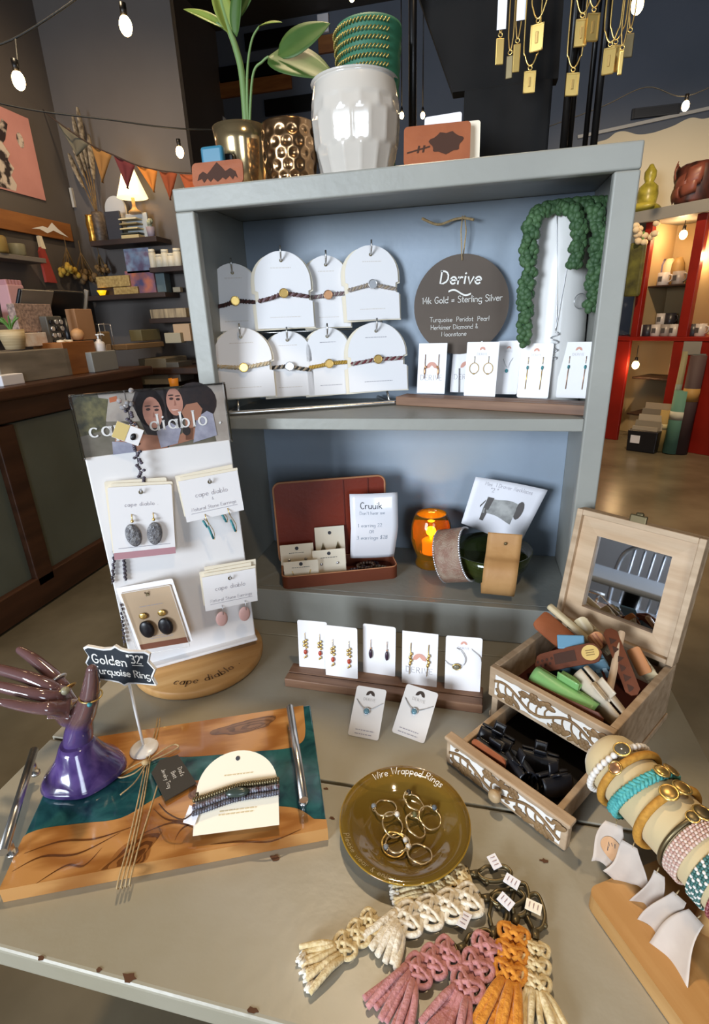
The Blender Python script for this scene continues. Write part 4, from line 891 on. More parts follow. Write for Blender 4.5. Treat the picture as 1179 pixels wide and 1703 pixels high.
for u, lb in (((0.1701,0.098,1.0703), 'white price tag hanging among the necklaces at the left of the stand'), ((0.1987,0.097,1.0775), 'small white price tag near the top edge on the black stand')):
    o = MB().box((0, 0, .0), (.014, .0012, .04), .0004).build('price_tag', PAPER, loc=u); tag(o, lb, 'tag')

# ------------------------------------------------------------------ cards
def rope(m, pts, r, n=7, strands=2, tw=60, k=7, mats=None):
    """braided cord: two strands wound round a path"""
    P = smooth(pts, k); N = len(P)
    for s in range(strands):
        Q = []
        for i, p in enumerate(P):
            t = (P[min(i+1, N-1)]-P[max(i-1, 0)]).normalized(); a = t.orthogonal().normalized(); a = Vector((0, 0, 1))-t*t.z; a = a.normalized() if a.length > .1 else t.orthogonal(); b = t.cross(a)
            ph = tw*i/N+2*PI*s/strands
            Q.append(p+(a*math.sin(ph)+b*.6*math.cos(ph))*r*.55)
        if mats: m.m_(mats[s % len(mats)])
        m.tube(Q, r*.62, n)
    m.m_(0)
def chain(m, pts, r, k=6): m.tube(smooth(pts, k), r, 5)
def logo_sun(m, x, z, s, y=-.0011):
    """half-sun mark with a mountain notch"""
    o = [(x+s*math.cos(math.radians(a)), z+s*math.sin(math.radians(a))) for a in range(-10, 191, 20)]
    m.poly([(a, y, b) for a, b in o]+[(x-s*.45, y, z-s*.05), (x, y, z+s*.42), (x+s*.45, y, z-s*.05)])
def std_card(label, C_, lean, corner=.004, m=WHITE, cat='earring card', name='earring_card', group=None, th=.0009, hole=None):
    x, y, z, rz, w, h = C_
    t = thing(name, label, cat, (x, y, z), rz, group, rx=-lean)
    MB().prism(rrect(w, h, corner) if corner else [(-w/2, 0), (w/2, 0), (w/2, h), (-w/2, h)], 0, th).build('card', m, t)
    return t, w, h
def part(t, name, m, fn):
    b = MB(); fn(b); return b.build(name, m, t)
# ------------------------------------------------------------------ bracelet rack
rk = thing('bracelet_card_rack', 'chrome wire rack with two rows of hooks holding the arched bracelet cards', 'display rack', (-.326, .025, S1+.0002), 22.7)
m = MB(); a = (0.3329,0.003)[0]
m.tube(smooth([(.01, .1, .005), (.0, .02, .005), (.012, .005, .005), (a-.012, .005, .005), (a, .015, .005), (a-.005, .1, .005)], 6), .0045, 10); m.build('base_loop', CHROME, rk)
x1 = (0.0138,0.0182)[0]; x2 = (0.3358,0.0198)[0]
for x in (x1, x2):
    m = MB(); m.cyl((x, .02, .004), (x, .072, .045), .0025); m.cyl((x, .072, .045), (x, .104, .27), .0025); m.build('upright', CHROME, rk)
for z in (.045, .155, .268):
    yy = .066+.14*z; m = MB(); m.cyl((x1-.02, yy, z), (x2+.02, yy, z), .002); m.build('cross_wire', CHROME, rk)
_N = Matrix.Translation((-.326-.386*.035, .025+.9225*.035, S1)) @ Matrix.Rotation(math.radians(22.7), 4, 'Z') @ Matrix.Rotation(math.radians(-8), 4, 'X')
def bracelet_card(L, R, T, B, label, cord, cords2, charm, yoff, by, sag, text=False, stack=2):
    s0, s1 = L[0], R[0]; h0, h1 = B[1], T[1]; w = s1-s0; h = h1-h0
    loc = _N @ Vector(((s0+s1)/2, yoff, h0))
    t = thing('bracelet_card', label, 'bracelet card', tuple(loc), 22.7, 'arched bracelet cards on the wire rack', rx=-8)
    def outline(dx=0):
        r = w/2; hb = h-r*1.0; zc = hb
        nt = h*by; o = [(-w*.5, 0), (w*.5, 0), (w*.5, nt-.008), (w*.44, nt-.006), (w*.44, nt+.012), (w*.49, nt+.014)]
        o += [(w*.49*math.cos(math.radians(a)), zc+r*math.sin(math.radians(a))) for a in range(0, 181, 10)]
        o += [(-w*.49, nt+.014), (-w*.44, nt+.012), (-w*.44, nt-.006), (-w*.5, nt-.008)]
        return o
    MB().prism(outline(), 0, .0009).build('card', WHITE, t)
    for k in range(stack):
        b = MB(); b.at((.003*(k+1)*(-1)**k, .004*(k+1), -.001*(k+1)), ry=.02*(-1)**k); b.prism(outline(), 0, .0009); b.build('spare_card', CREAM, t)
    MB().prism([(x, z+h-.018) for x, z in circ(0, 0, .0035, n=10)], -.0006, .0002).build('hole', BRASS, t)
    m = MB(); m.tube([(0, .034, h-.019), (0, -.004, h-.018), (0, -.014, h-.006), (0, -.015, h+.006)], .0018, 6); m.build('hook', CHROME, t)
    nt = h*by; m = MB(); z0 = nt+.003
    pts = [(-w*.445, -.002, z0+sag[0]), (-w*.2, -.004, z0+sag[1]), (0, -.005, z0+sag[2]), (w*.2, -.004, z0+sag[3]), (w*.445, -.002, z0+sag[4])]
    rope(m, pts, .0042, 6, 2, 56, 8, (0, 1)); m.build('bracelet_cord', [cord, cords2], t)
    m = MB(); m.cyl((0, -.009, z0+sag[2]), (0, -.0055, z0+sag[2]), .0078, n=18); 
    m.build('charm', charm, t)
    m = MB(); m.tube([(-.0085*math.cos(a), -.0085, z0+sag[2]+.0085*math.sin(a)) for a in [2*PI*i/18 for i in range(18)]], .0012, 5, closed=True); m.build('charm_rim', charm, t)
    m = MB(); microtext(m, 0, h*.78, w*.4, 1, y=-.0004); microtext(m, 0, h*.14, w*.55, 1, y=-.0004); m.build('print', INKL if text else mat('faint_print', '#d9cfc6', .8), t)
    return t
def cordm(n, c, r=.8): return mat(n, c, r)
CD = {k: cordm('cord_'+k, c) for k, c in dict(brown='#4e2f2a', mauve='#7d6468', grey='#9c9088', taupe='#a3917c', tan='#c9b08c', black='#33302c', mustard='#b58f3e', wine='#6e3236', dark='#3a2723', cream='#c7b79c').items()}
Z5 = (0, 0, 0, 0, 0)
bracelet_card((-0.0173,0.1999), (0.0766,0.1966), (0.0418,0.2958), (0.0252,0.1661), 'arched card with brown braided bracelet and gold charm, top row far left', CD['brown'], CD['dark'], GOLD, .020, .40, (-.008, -.004, .002, .001, -.001))
bracelet_card((0.0705,0.2198), (0.1863,0.2162), (0.1336,0.313), (0.1225,0.1658), 'arched card with mauve bracelet, second in the top row', CD['mauve'], CD['brown'], GOLDD, .004, .40, (-.009, -.003, .004, .001, -.003))
bracelet_card((0.1752,0.2166), (0.2667,0.2137), (0.2242,0.3069), (0.2176,0.1656), 'arched card with taupe bracelet and bronze charm, third in the top row', CD['grey'], CD['mauve'], ROSE, .020, .42, (-.003, -.001, .001, .003, .004))
bracelet_card((0.2561,0.2258), (0.3705,0.2224), (0.3162,0.3201), (0.3094,0.1753), 'arched card with grey bracelet and bright silver charm, top row far right', CD['taupe'], CD['grey'], SILVER, .002, .41, (-.004, .002, .006, .001, -.004))
bracelet_card((-0.0263,0.0836), (0.0931,0.0773), (0.0399,0.169), (0.0288,0.0308), 'arched card with cream braided bracelet, bottom row far left', CD['tan'], CD['cream'], GOLD, -.004, .43, (.002, -.001, -.003, .000, .004))
bracelet_card((0.0783,0.0781), (0.1774,0.0728), (0.132,0.1607), (0.1239,0.0275), 'arched card with black and tan bracelet and silver disc, second in the bottom row', CD['black'], CD['taupe'], SILVER, .012, .43, (.000, .001, .001, -.004, -.008))
bracelet_card((0.1647,0.0735), (0.26,0.0684), (0.215,0.1645), (0.21,0.0261), 'arched card with mustard bracelet, third in the bottom row', CD['mustard'], CD['mustard'], GOLDD, .012, .42, (-.003, .000, .003, .004, .005), True)
bracelet_card((0.2509,0.0689), (0.3797,0.062), (0.3156,0.169), (0.3133,0.0275), 'arched card with wine red braided bracelet, bottom row far right', CD['wine'], CD['grey'], GOLDD, -.004, .42, (-.004, .000, .003, .003, .004), True)
# ------------------------------------------------------------------ round slate sign
SLATE = mat('brown_slate', '#4d4036', .6, col2='#57493d', scale=6)
cs = (0.1181,0.235,0.6571); R_ = .0975
t = thing('round_chalk_sign', 'round brown hanging sign with white handwriting, hung by twine inside the hutch', 'sign', (cs[0], .238, cs[2]))
m = MB(); m.prism(circ(0, 0, R_, n=56), 0, .004); m.build('board', SLATE, t)
m = MB(); top = ZT-cs[2]-.004
m.tube([(0, -.002, R_-.012), (-.004, -.003, R_+.04), (-.002, 0, top)], .0014, 6); m.tube([(.001, .006, R_-.012), (.006, .0, R_+.04), (.002, 0, top)], .0014, 6); m.build('twine', TWINE, t)
m = MB(); ff = flat_xz(0, 0, -.0006, .03)
write(m, 'Derive', flat_xz(-.002, .042, -.0006, -.05), .0235, 1.25, jit=.3, slant=.1, gap=1.3)
m.grid(lambda u, v: (-.026+.046*u, -.0006, .028+.004*math.sin(PI*2*u)-.006*u+(v-.5)*.0035), 12, 1)
write(m, '14k Gold = Sterling Silver', flat_xz(.002, .006, -.0006, .0), .0125, .85, jit=.3, gap=.9)
write(m, 'Turquoise  Peridot  Pearl', flat_xz(-.002, -.031, -.0006, -.01), .009, .8, jit=.3, gap=1)
write(m, 'Herkimer Diamond &', flat_xz(-.012, -.046, -.0006, 0), .009, .8, jit=.3, gap=1)
write(m, 'Moonstone', flat_xz(-.012, -.060, -.0006, 0), .009, .8, jit=.3, gap=1)
m.build('lettering', CHALK, t)
m = MB(); m.tube(smooth([(-.08, -.02, top-.002), (-.05, 0, top-.012), (-.02, .01, top-.004), (0, 0, top-.004), (.02, -.01, top-.01)], 5), .0025, 6); m.build('knot', TWINE, t)
# ------------------------------------------------------------------ white vase bust with succulent garlands
va = (0.307,0.17,0.5918)
t = thing('white_ceramic_cylinder', 'tall white glossy ceramic cylinder at the right inside the hutch, draped with green strands', 'vase', (va[0]-.004, .2, S1+.0003))
MB().lathe([(.056, 0), (.0595, .004), (.0585, .1), (.054, .25), (.046, .338), (.042, .346), (.02, .349)], 40).build('body', WGLOSS, t)
m = MB(); m.tube(smooth([(-.02, -.046, .335), (-.008, -.057, .2), (-.006, -.0605, .14)], 6), .0006, 5); m.tube(smooth([(.014, -.048, .335), (.0, -.0575, .2), (-.006, -.0605, .14)], 6), .0006, 5); m.build('fine_chain', SILVER, t)
m = MB(); m.tube([(-.006+.008*math.sin(k*.9), -.0615-.002*math.cos(k*.9), .138-.0042*k*.5) for k in range(26)], .0011, 5); m.build('spiral_pendant', SILVER, t)
m = MB(); m.tube([(.034+.012*math.cos(a), -.052+.008*math.cos(a), .19+.013*math.sin(a)) for a in [2*PI*i/24 for i in range(24)]], .0008, 5, closed=True); m.build('ring_pendant', SILVER, t)
FOL = mat('succulent_green', '#486640', .6, col2='#365334', scale=60); FOLD = mat('succulent_dark', '#27472f', .6)
def strand(label, pts, wd, n, seed):
    t = thing('succulent_strand', label, 'artificial plant', tuple(pts[0]), group='green bead-leaf strands on the white cylinder')
    o = Vector(pts[0]); P = smooth(pts, 10); rn = random.Random(seed); st = MB(); st.tube([p-o for p in P], .0016, 5); st.build('stem', FOLD, t)
    m = MB(); N = len(P)
    for i in range(n):
        p = P[int(i*(N-1)/(n-1))]-o
        for k in range(5):
            a = rn.uniform(0, 2*PI); q = wd*rn.uniform(.45, 1)
            m.sph(p+Vector((q*math.cos(a), -abs(q*.8*math.sin(a)), rn.uniform(-.006, .006))), (.0068, .0058, .0066), 6, 5)
    m.build('bead_leaves', FOL, t)
q = lambda p, dy=0: (p[0], p[1]+dy, p[2])
strand('long green strand hanging down the left side of the white cylinder', [(0.2637,0.15,0.8059), (0.2443,0.14,0.7945), (0.2372,0.13,0.7577), (0.2397,0.13,0.699), (0.2397,0.13,0.6429), (0.2418,0.13,0.5866)], .0125, 50, 1)
strand('green strand hanging over the front right of the white cylinder', [(0.2906,0.15,0.8076), (0.3075,0.125,0.7968), (0.3172,0.12,0.7698), (0.3178,0.12,0.7373), (0.3154,0.12,0.7137)], .0105, 28, 2)
strand('green strand hanging along the right side of the hutch behind the stile', [(0.3204,0.15,0.8063), (0.3418,0.14,0.7984), (0.3514,0.13,0.7503), (0.3531,0.13,0.7027), (0.3543,0.13,0.6413)], .0125, 44, 3)
strand('short green strand curling over the top rim of the white cylinder', [(0.2506,0.15,0.805), (0.2803,0.15,0.8112), (0.3149,0.15,0.8113), (0.354,0.15,0.8101)], .0085, 30, 4)
# ------------------------------------------------------------------ wooden strip with earring cards (upper shelf)
def card_strip(label, a, b, w, h, z):
    a = Vector(a); b = Vector(b); L_ = (b-a).length; rz = math.degrees(math.atan2(b.y-a.y, b.x-a.x))
    t = thing('card_holder_strip', label, 'card holder', tuple(a+(0, 0, .0002)) if False else (a.x, a.y, z), rz)
    m = MB()
    m.box((L_/2, w*.2, h/2), (L_, w*.4, h), .0015, 2); m.box((L_/2, w*.72, h/2), (L_, w*.56, h), .0015, 2); m.box((L_/2, w*.5, h*.3), (L_, w*.9, h*.58)); m.build('grooved_strip', WALNUT, t)
    return t
card_strip('long walnut strip holding earring cards on the upper hutch shelf, right of the rack', (-0.009,0.1562,0.4634), (0.3438,0.0294,0.4634), .052, .018, S1+.0003)
UZ = S1+.017
def ear_hook(b, x, z, l=.014, y=-.002): b.tube([(x, .0005, z+l), (x, y-.001, z+l+.001), (x, y, z+l*.6), (x, y, z)], .0005, 5)
def cups(L): return L
def derive_print(t, w, h, z=.86, big=False, m=PINKLOGO):
    b = MB(); logo_sun(b, 0, h*z, w*(.19 if big else .09), -.0006); b.build('logo', m, t)
    b = MB(); write(b, 'DERIVE', flat_xz(0, h*z-w*(.42 if big else .16), -.0006), w*(.17 if big else .07), .6, gap=2.2); b.build('lettering', INKL, t)
ug = 'earring cards in the upper walnut strip'
t, w, h = std_card('white card with long rose gold threader earrings, leftmost in the upper walnut strip', (0.0602,0.2079,0.4804,-12.1908,0.0625,0.105), 8, .001, group=ug); derive_print(t, w, h, .52, True)
for s in (-1, 1): part(t, 'earring', ROSE, lambda b: (b.tube([(s*w*.24, -.002, h*.78), (s*w*.24, -.003, h*.3)], .0007, 5), b.sph((s*w*.24, -.003, h*.45), (.0022, .0018, .008), 8, 6), b.sph((s*w*.2, -.003, h*.53), (.002, .0018, .003), 8, 6)))
t, w, h = std_card('white card with a fine necklace, half hidden second in the upper walnut strip', (0.1312,0.2225,0.4804,-12.5588,0.0621,0.1072), 12, .001, cat='necklace card', name='necklace_card', group=ug); derive_print(t, w, h, .5, True)
part(t, 'necklace', SILVER, lambda b: (chain(b, [(-w*.35, -.001, h*.93), (-w*.1, -.002, h*.84), (w*.2, -.002, h*.86), (w*.4, -.001, h*.95)], .0006), b.sph((w*.12, -.002, h*.85), .002, 8, 6)))
part(t, 'dark_pin', DKBEAD, lambda b: b.tube([(-w*.22, -.004, h*.47), (-w*.16, -.004, .0)], .0009, 5))
t, w, h = std_card('white card with two silver hoop earrings, third in the upper walnut strip', (0.1633,0.1616,0.4804,-18.0767,0.0657,0.1062), 6, .0015, group=ug); derive_print(t, w, h)
for s in (-1, 1):
    part(t, 'hoop_earring', GOLDD, lambda b: (b.tube([(s*w*.22+.0095*math.cos(a), -.002, h*.52+.0105*math.sin(a)) for a in [2*PI*i/22 for i in range(22)]], .0007, 5, closed=True), ear_hook(b, s*w*.22, h*.62, .012), b.sph((s*w*.22, -.0025, h*.42), (.003, .0015, .0016), 8, 6)))
t, w, h = std_card('white card with turquoise pendant earring, half hidden fourth in the upper walnut strip', (0.2156,0.1895,0.4804,-14.0072,0.0479,0.1066), 10, .004, group=ug); derive_print(t, w, h)
part(t, 'earring', TURQ, lambda b: b.sph((-w*.02, -.003, h*.44), (.003, .002, .004), 8, 6)); part(t, 'chain', SILVER, lambda b: chain(b, [(-w*.2, -.001, h*.66), (0, -.002, h*.5), (w*.1, -.002, h*.6), (w*.2, -.001, h*.68)], .0005))
t, w, h = std_card('white card with long teal bead drop earrings, fifth in the upper walnut strip', (0.2641,0.1318,0.4804,-18.1617,0.0597,0.1025), 6, .004, group=ug); derive_print(t, w, h)
def drop(t, w, h, sx, m1=TURQ, m2=GOLD, top=.74, bead=.56, end=.16):
    x = sx*w*.23
    part(t, 'earring', m2, lambda b: (ear_hook(b, x, h*top-.012, .012), b.tube([(x, -.002, h*bead), (x-.001, -.002, h*end)], .0007, 5)))
    part(t, 'bead', m1, lambda b: b.sph((x, -.003, h*bead), (.0022, .002, .0038), 8, 6))
for s in (-1, 1): drop(t, w, h, s)
t, w, h = std_card('white card with teal bead drop earrings, last at the right, upper walnut strip', (0.3393,0.1285,0.4804,-16.8714,0.0637,0.1028), 6, .003, group=ug); derive_print(t, w, h)
for s in (-1, 1): drop(t, w, h, s, TURQ, ROSE)

# ------------------------------------------------------------------ lower compartment
SB = ZB+.0003
t = thing('leather_jewelry_case', 'open red brown leather tray case with upright lid on the lower hutch shelf', 'jewellery case', (-.243, .004, SB), 20.5)
CW, CDp = .262, .088
def ringbox(m, w, d, r, h, th):
    o = rrect(w, d, r, 6, 0, 0); i = rrect(w-2*th, d-2*th, max(r-th, .002), 6, th, th)
    m.rings([[(x, y, 0) for x, y in o], [(x, y, h) for x, y in o], [(x, y, h) for x, y in i], [(x, y, th) for x, y in i]], True, True, True, False)
EDGE = mat('leather_edge', '#b07a55', .6)
m = MB(); ringbox(m, CW, CDp, .016, .03, .004); m.build('tray', mat('case_leather', '#6b3520', .45, bump=.05, bscale=100), t)
m = MB(); m.tube([(x, y, .03) for x, y in rrect(CW-.002, CDp-.002, .015, 6, .001, .001)], .0016, 5, closed=True); m.build('tray_edge', EDGE, t)
ltl = (-0.0051,0.092,0.2187); ltr = (0.2539,0.092,0.2195); lbl = (-0.0027,0.092,0.0322)
lh = ltl[2]; lx0 = ltl[0]; lw = ltr[0]-ltl[0]
m = MB(); m.at((0, .088, .02), rx=-.03)
m.prism(rrect(lw, lh-.02, .018, 6, lx0, 0), .004, .012); m.build('lid', REDL, t)
m = MB(); m.at((0, .088, .02), rx=-.03); m.tube([(x, .004, z) for x, z in rrect(lw-.002, lh-.022, .017, 6, lx0+.001, .001)], .0024, 6, closed=True); m.build('lid_edge', EDGE, t)
m = MB(); m.at((0, .088, .02), rx=-.03)
for q in (.62, .84): m.box((lx0+lw*q, .003, (lh-.02)/2), (.0025, .002, lh-.03), .0005)
m.build('lid_seam', mat('seam_red', '#65200f', .5), t)
_C = Matrix.Translation((-.243, .004, SB)) @ Matrix.Rotation(math.radians(20.5), 4, 'Z')
def cw(x, y, z): return tuple(_C @ Vector((x, y, z)))
sg = 'stud earring cards in the leather case'
def stud_card(a, b, yl, label, studs):
    w = b[0]-a[0]; z0 = a[2]; h = b[2]-a[2]
    x, y, z = cw((a[0]+b[0])/2, yl, max(z0, .0045))
    t = thing('stud_earring_card', label, 'earring card', (x, y, z), 20.5, sg, rx=-10)
    h = b[2]-max(z0, .0045)
    MB().prism(rrect(w, h, .001), 0, .0008).build('card', CREAM, t)
    MB().prism([(q, r+h*.84) for q, r in circ(0, 0, .0042, n=14)], -.0005, .0001).build('hole', INK, t)
    if studs != 'tri': 
        m = MB(); microtext(m, 0, h*.66, w*.55, 1, y=-.0004); m.build('print', INK, t)
    for s in (-1, 1):
        m = MB(); x = s*w*.25
        if studs == 'tri': m.prism([(x-.007, h*.38), (x+.007, h*.38), (x, h*.6)], -.003, -.0005)
        elif studs == 'bar': m.box((x, -.001, h*.42), (.002, .002, .009), rot=Matrix.Rotation(.3*s, 3, 'Y'))
        else: m.sph((x, -.0015, h*.42), (.0035, .0015, .003), 8, 6)
        m.build('stud', BRASS if studs == 'tri' else (SILVER if studs == 'dot' else GOLDD), t)
stud_card((0.0823,0.06,0.0152), (0.1515,0.07,0.108), .070, 'cream card with dark triangle studs, tallest at the back of the leather case', 'tri')
stud_card((-0.0002,0.045,0.0161), (0.0763,0.055,0.078), .058, 'cream stud card at the back left of the leather case', 'dot')
stud_card((0.0721,0.035,0.0133), (0.1469,0.035,0.0693), .032, 'cream stud card in front of the triangle studs in the leather case', 'dot')
stud_card((0.0059,0.012,0.0126), (0.0828,0.012,0.0567), .014, 'cream stud card at the front left corner of the leather case', 'bar')
m = MB(); m.box((0, 0, .006), (.062, .02, .012), .002); o = m.build('wooden_ring_bar', WALNUT, loc=cw(.115, .028, .0042)); o.rotation_euler.z = math.radians(20.5)
tag(o, 'short brown wooden bar lying in the middle of the leather case', 'ring bar')
rn = random.Random(11)
BEADS = [DKBEAD, mat('bead_brown', '#4a382c', .3), mat('bead_grey', '#6b655c', .3)]
for k in range(4):
    t = thing('bead_bracelet', ['dark bead bracelet coiled at the right end of the leather case, front left', 'brown bead bracelet in the right end of the leather case, middle', 'grey bead bracelet in the right end of the leather case, far right', 'dark bead bracelet at the back right of the leather case under the sheet'][k], 'bracelet', cw((.170, .195, .222, .207)[k], (.034, .05, .036, .062)[k], .0045+.006*(k == 1)), 20, 'bead bracelets in the leather case')
    m = MB()
    for i in range(15):
        a = 2*PI*i/15; m.sph((.019*math.cos(a), .014*math.sin(a), .004+.002*rn.random()), .0042, 7, 5)
    m.build('beads', BEADS[k % 3], t)
# handwritten price sheet
a = cw(.207, .060, .0335)
t = thing('handwritten_price_sheet', 'curling white sheet with handwritten prices standing at the right of the leather case', 'paper sheet', a, 13)
sw = .107; shh = .158
def sheet_fn(x, z):   # x across, z up the sheet
    u = z/shh; return (x*(1-.1*max(0, .45-u))+.012*max(0, .5-u)*-2*.6+.012, -.022+.030*(u-.5)**2*1.6+.010*(x/sw)**2*4*.3, z)
m = MB(); m.grid(lambda u, v: sheet_fn((u-.5)*sw, v*shh), 8, 16); m.build('sheet', mat('glossy_sheet', '#e9e7ec', .22, coat=.5), t, solid=.0006)
m = MB(); fx = lambda x, z: (lambda p: (p[0], p[1]-.0009, p[2]))(sheet_fn(x, z))
write(m, 'Cruuik', lambda x, z: fx(x-.006, z+.125), .014, 1.0, jit=.4)
m.build('title_lettering', INK, t)
m = MB(); write(m, "Don't hear me", lambda x, z: fx(x-.004, z+.112), .007, .8, jit=.4); write(m, '1 earring 22', lambda x, z: fx(x-.010, z+.083), .008, .8, jit=.4); write(m, 'OR', lambda x, z: fx(x-.006, z+.068), .007, .9)
write(m, '3 earrings $28', lambda x, z: fx(x-.004, z+.052), .0085, .9, jit=.4); m.build('lettering', mat('pale_marker', '#8791a0', .7), t)
# amber votive with flameless candle
AMB = mat('amber_glass', '#e0972a', .06, trans=.82, ior=1.3)
v = (0.0686,0.1788,0.0816)
t = thing('amber_glass_votive', 'amber diamond-cut glass votive with a lit candle between the case and the green bowl', 'candle holder', (v[0], v[1], SB))
k_ = 1.16
def vf(a, k, z): return 1+.022*math.cos(14*(a+z*26))*math.cos(14*(a-z*26)) if .02*k_ < z < .066*k_ else 1
m = MB(); prof = [(.030, 0), (.032, .004), (.029, .014), (.028, .02)]+[(.028+.0125*math.sin(PI*.5*q/14), .02+.046*q/14) for q in range(1, 15)]+[(.0405, .075), (.039, .09), (.0345, .104), (.031, .112), (.029, .112), (.033, .1), (.0375, .086), (.037, .066), (.032, .04), (.026, .026), (.001, .024)]
m.lathe([(r*k_, z*k_) for r, z in prof], 84, True, False, vf); m.build('glass', AMB, t)
MB().lathe([(.019*k_, .0255*k_), (.019*k_, .052*k_), (.014*k_, .056*k_), (.003, .055*k_)], 20).build('candle', glow('candle_wax', '#ffae2a', 1.6), t)
MB().lathe([(.002, .056*k_), (.005, .064*k_), (.0045, .072*k_), (.001, .084*k_)], 12).build('flame', glow('candle_flame', '#ffd23a', 14), t)
lamp('candle_light', 'POINT', (v[0], v[1]-.004, SB+.075*k_), .6, (1, .6, .15), .012)
# green glass bowl with cuffs and card
GG_ = mat('green_glass', '#5c672f', .05, trans=.75, ior=1.3, coat=.3)
bc = Vector((.204, .128, SB))
t = thing('green_glass_bowl', 'dark olive green glass bowl holding leather cuffs and a card on the lower shelf', 'bowl', tuple(bc))
m = MB(); m.lathe([(.035, 0), (.042, .002), (.062, .016), (.079, .042), (.088, .075), (.0855, .0755), (.076, .044), (.058, .02), (.03, .009), (.001, .008)], 48, True, False); m.build('glass', GG_, t)
# drawing card
t = thing('illustrated_price_card', 'white card with a grey animal sketch and faint writing propped in the green bowl', 'card', tuple(bc+Vector((-.003, .04, .035))), 0)
tl = Vector((0.1646,0.2,0.2961)); tr = Vector((0.3215,0.205,0.2685)); br = Vector((0.2671,0.185,0.1354)); bl = Vector((0.137,0.175,0.1923))
o = Vector(t.location)
def cardp(x, z): # x 0..1, z 0..1
    p = (bl.lerp(br, x)).lerp(tl.lerp(tr, x), z)-o; p.y += .010*math.sin(PI*x)*(.3+z*.4); return p
m = MB(); m.grid(lambda u, v: tuple(cardp(u, v)), 12, 10); m.build('sheet', PAPER, t, solid=.0006)
cp = lambda x, z: tuple(cardp(x, z)+Vector((0, -.0012, 0)))
DG = mat('sketch_grey', '#8f8e8c', .8, col2='#b4b3b0', scale=60)
DD = mat('sketch_dark', '#5f5a58', .8)
def blob(m, pts, s=(.12, .12)): m.poly([cp(x, z) for x, z in pts])
m = MB()
for q in range(12):   # body in strips so that it follows the curl
    x0, x1 = .26+.46*q/12, .26+.46*(q+1)/12; zt = lambda x: .66-.02*math.sin((x-.26)*14); zb = lambda x: .34-.05*(x-.26)+.03*math.sin((x-.26)*9)
    m.poly([cp(x0, zb(x0)), cp(x1, zb(x1)), cp(x1, zt(x1)), cp(x0, zt(x0))])
m.build('animal_body', DG, t)
m = MB(); m.poly([cp(.76+.06*math.cos(a), .56+.16*math.sin(a)) for a in [2*PI*i/14 for i in range(14)]]); m.poly([cp(x, z) for x, z in ((.25, .2), (.31, .2), (.33, .4), (.36, .66), (.27, .66), (.25, .45))]); m.poly([cp(x, z) for x, z in ((.25, .56), (.25, .6), (.19, .46), (.2, .43))])
m.build('animal_head_and_leg', DD, t)
m = MB(); wl = (tr-tl).length; hl = (tl-bl).length
write(m, 'Mini  1 Drawer Necklaces', lambda x, z: cp(.5+x/wl, .87+z/hl), .0075, .7, jit=.4); write(m, '"2 "', lambda x, z: cp(.32+x/wl, .76+z/hl), .009, .8); m.build('lettering', INKL, t)
# tan cuff hooked over the bowl rim
xc = (0.2154,0.045,0.1549)[0]
t = thing('tan_leather_cuff', 'wide tan leather cuff with a snap hooked over the front rim of the green bowl', 'bracelet', (xc, .045, SB+.08), -4)
pr = smooth([(0, .03, .052), (0, .022, .03), (0, .006, .011), (0, -.010, .0035), (0, -.022, -.010), (0, -.026, -.035), (0, -.020, -.058), (0, -.008, -.070), (0, .004, -.066), (0, .010, -.056)], 5)
m = MB(); wv = .0325; n_ = len(pr)-1
m.grid(lambda u, v: ((v-.5)*2*wv*(1+.05*(1-u)) + .010*(1-u), pr[min(n_, int(round(u*n_)))].y, pr[min(n_, int(round(u*n_)))].z), n_, 6); m.build('strap', TAN, t, solid=.0026)
MB().sph((.012, .019, .034), (.0035, .0018, .0035), 10, 6).build('snap', BRASS, t)
# sparkling cuff
sp = bc+Vector((-.075, -.03, .065))
t = thing('sparkling_cuff', 'curved grey pink cuff with a glittering edge hanging on the left rim of the bowl', 'bracelet', tuple(sp), 66)
t.rotation_euler.x = math.radians(-18); t.rotation_euler.y = math.radians(12)
R3 = .050
SPK = mat('glitter_cuff', '#a08a78', .4, col2='#8c6a5a', scale=60, bump=.4, bscale=300)
m = MB(); m.grid(lambda u, v: (R3*math.cos(math.radians(70+u*235))*.9, (v-.5)*.060, R3*math.sin(math.radians(70+u*235))*1.15), 30, 6); m.build('band', SPK, t, solid=.004)
for s in (-1, 1):
    m = MB()
    for i in range(46):
        a = math.radians(70+i*235/45); m.sph((R3*math.cos(a)*.9, s*.030, R3*math.sin(a)*1.15), .0028, 6, 4)
    m.build('crystal_edge', mat('crystal', '#d5d3d8', .12, .7), t)

# ------------------------------------------------------------------ earring spinner display
SPM = Matrix.Translation((-.4561, -.2504, .022)) @ Matrix.Rotation(math.radians(37.4), 4, 'Z') @ Matrix.Rotation(math.radians(-2), 4, 'X')
SW, SHh = .238, .52
t = thing('earring_spinner_display', 'white panel earring display with a photo header on a round wooden base', 'display stand', (-.4561, -.2504, .0003), 37.4)
inv = Matrix.Rotation(math.radians(-37.4), 4, 'Z'); dc = inv @ Vector((-.372+.4561, -.155+.2504, 0))
m = MB(); m.at((dc.x, dc.y, 0)); m.lathe([(.120, 0), (.127, .003), (.128, .007), (.128, .016), (.126, .0195), (.0, .02)], 72); m.build('round_base', OAK, t)
m = MB(); dd = inv @ Vector((0, -.118, 0)); 
cc = Vector((dc.x, dc.y))
def arcw(x, y):   # lettering bent round the front of the base
    a0 = math.radians(-90-37.4+37.4)+math.radians(-14); r = .108
    a = a0+x/r; q = r-y; return (dc.x+q*math.cos(a), dc.y+q*math.sin(a), .0204)
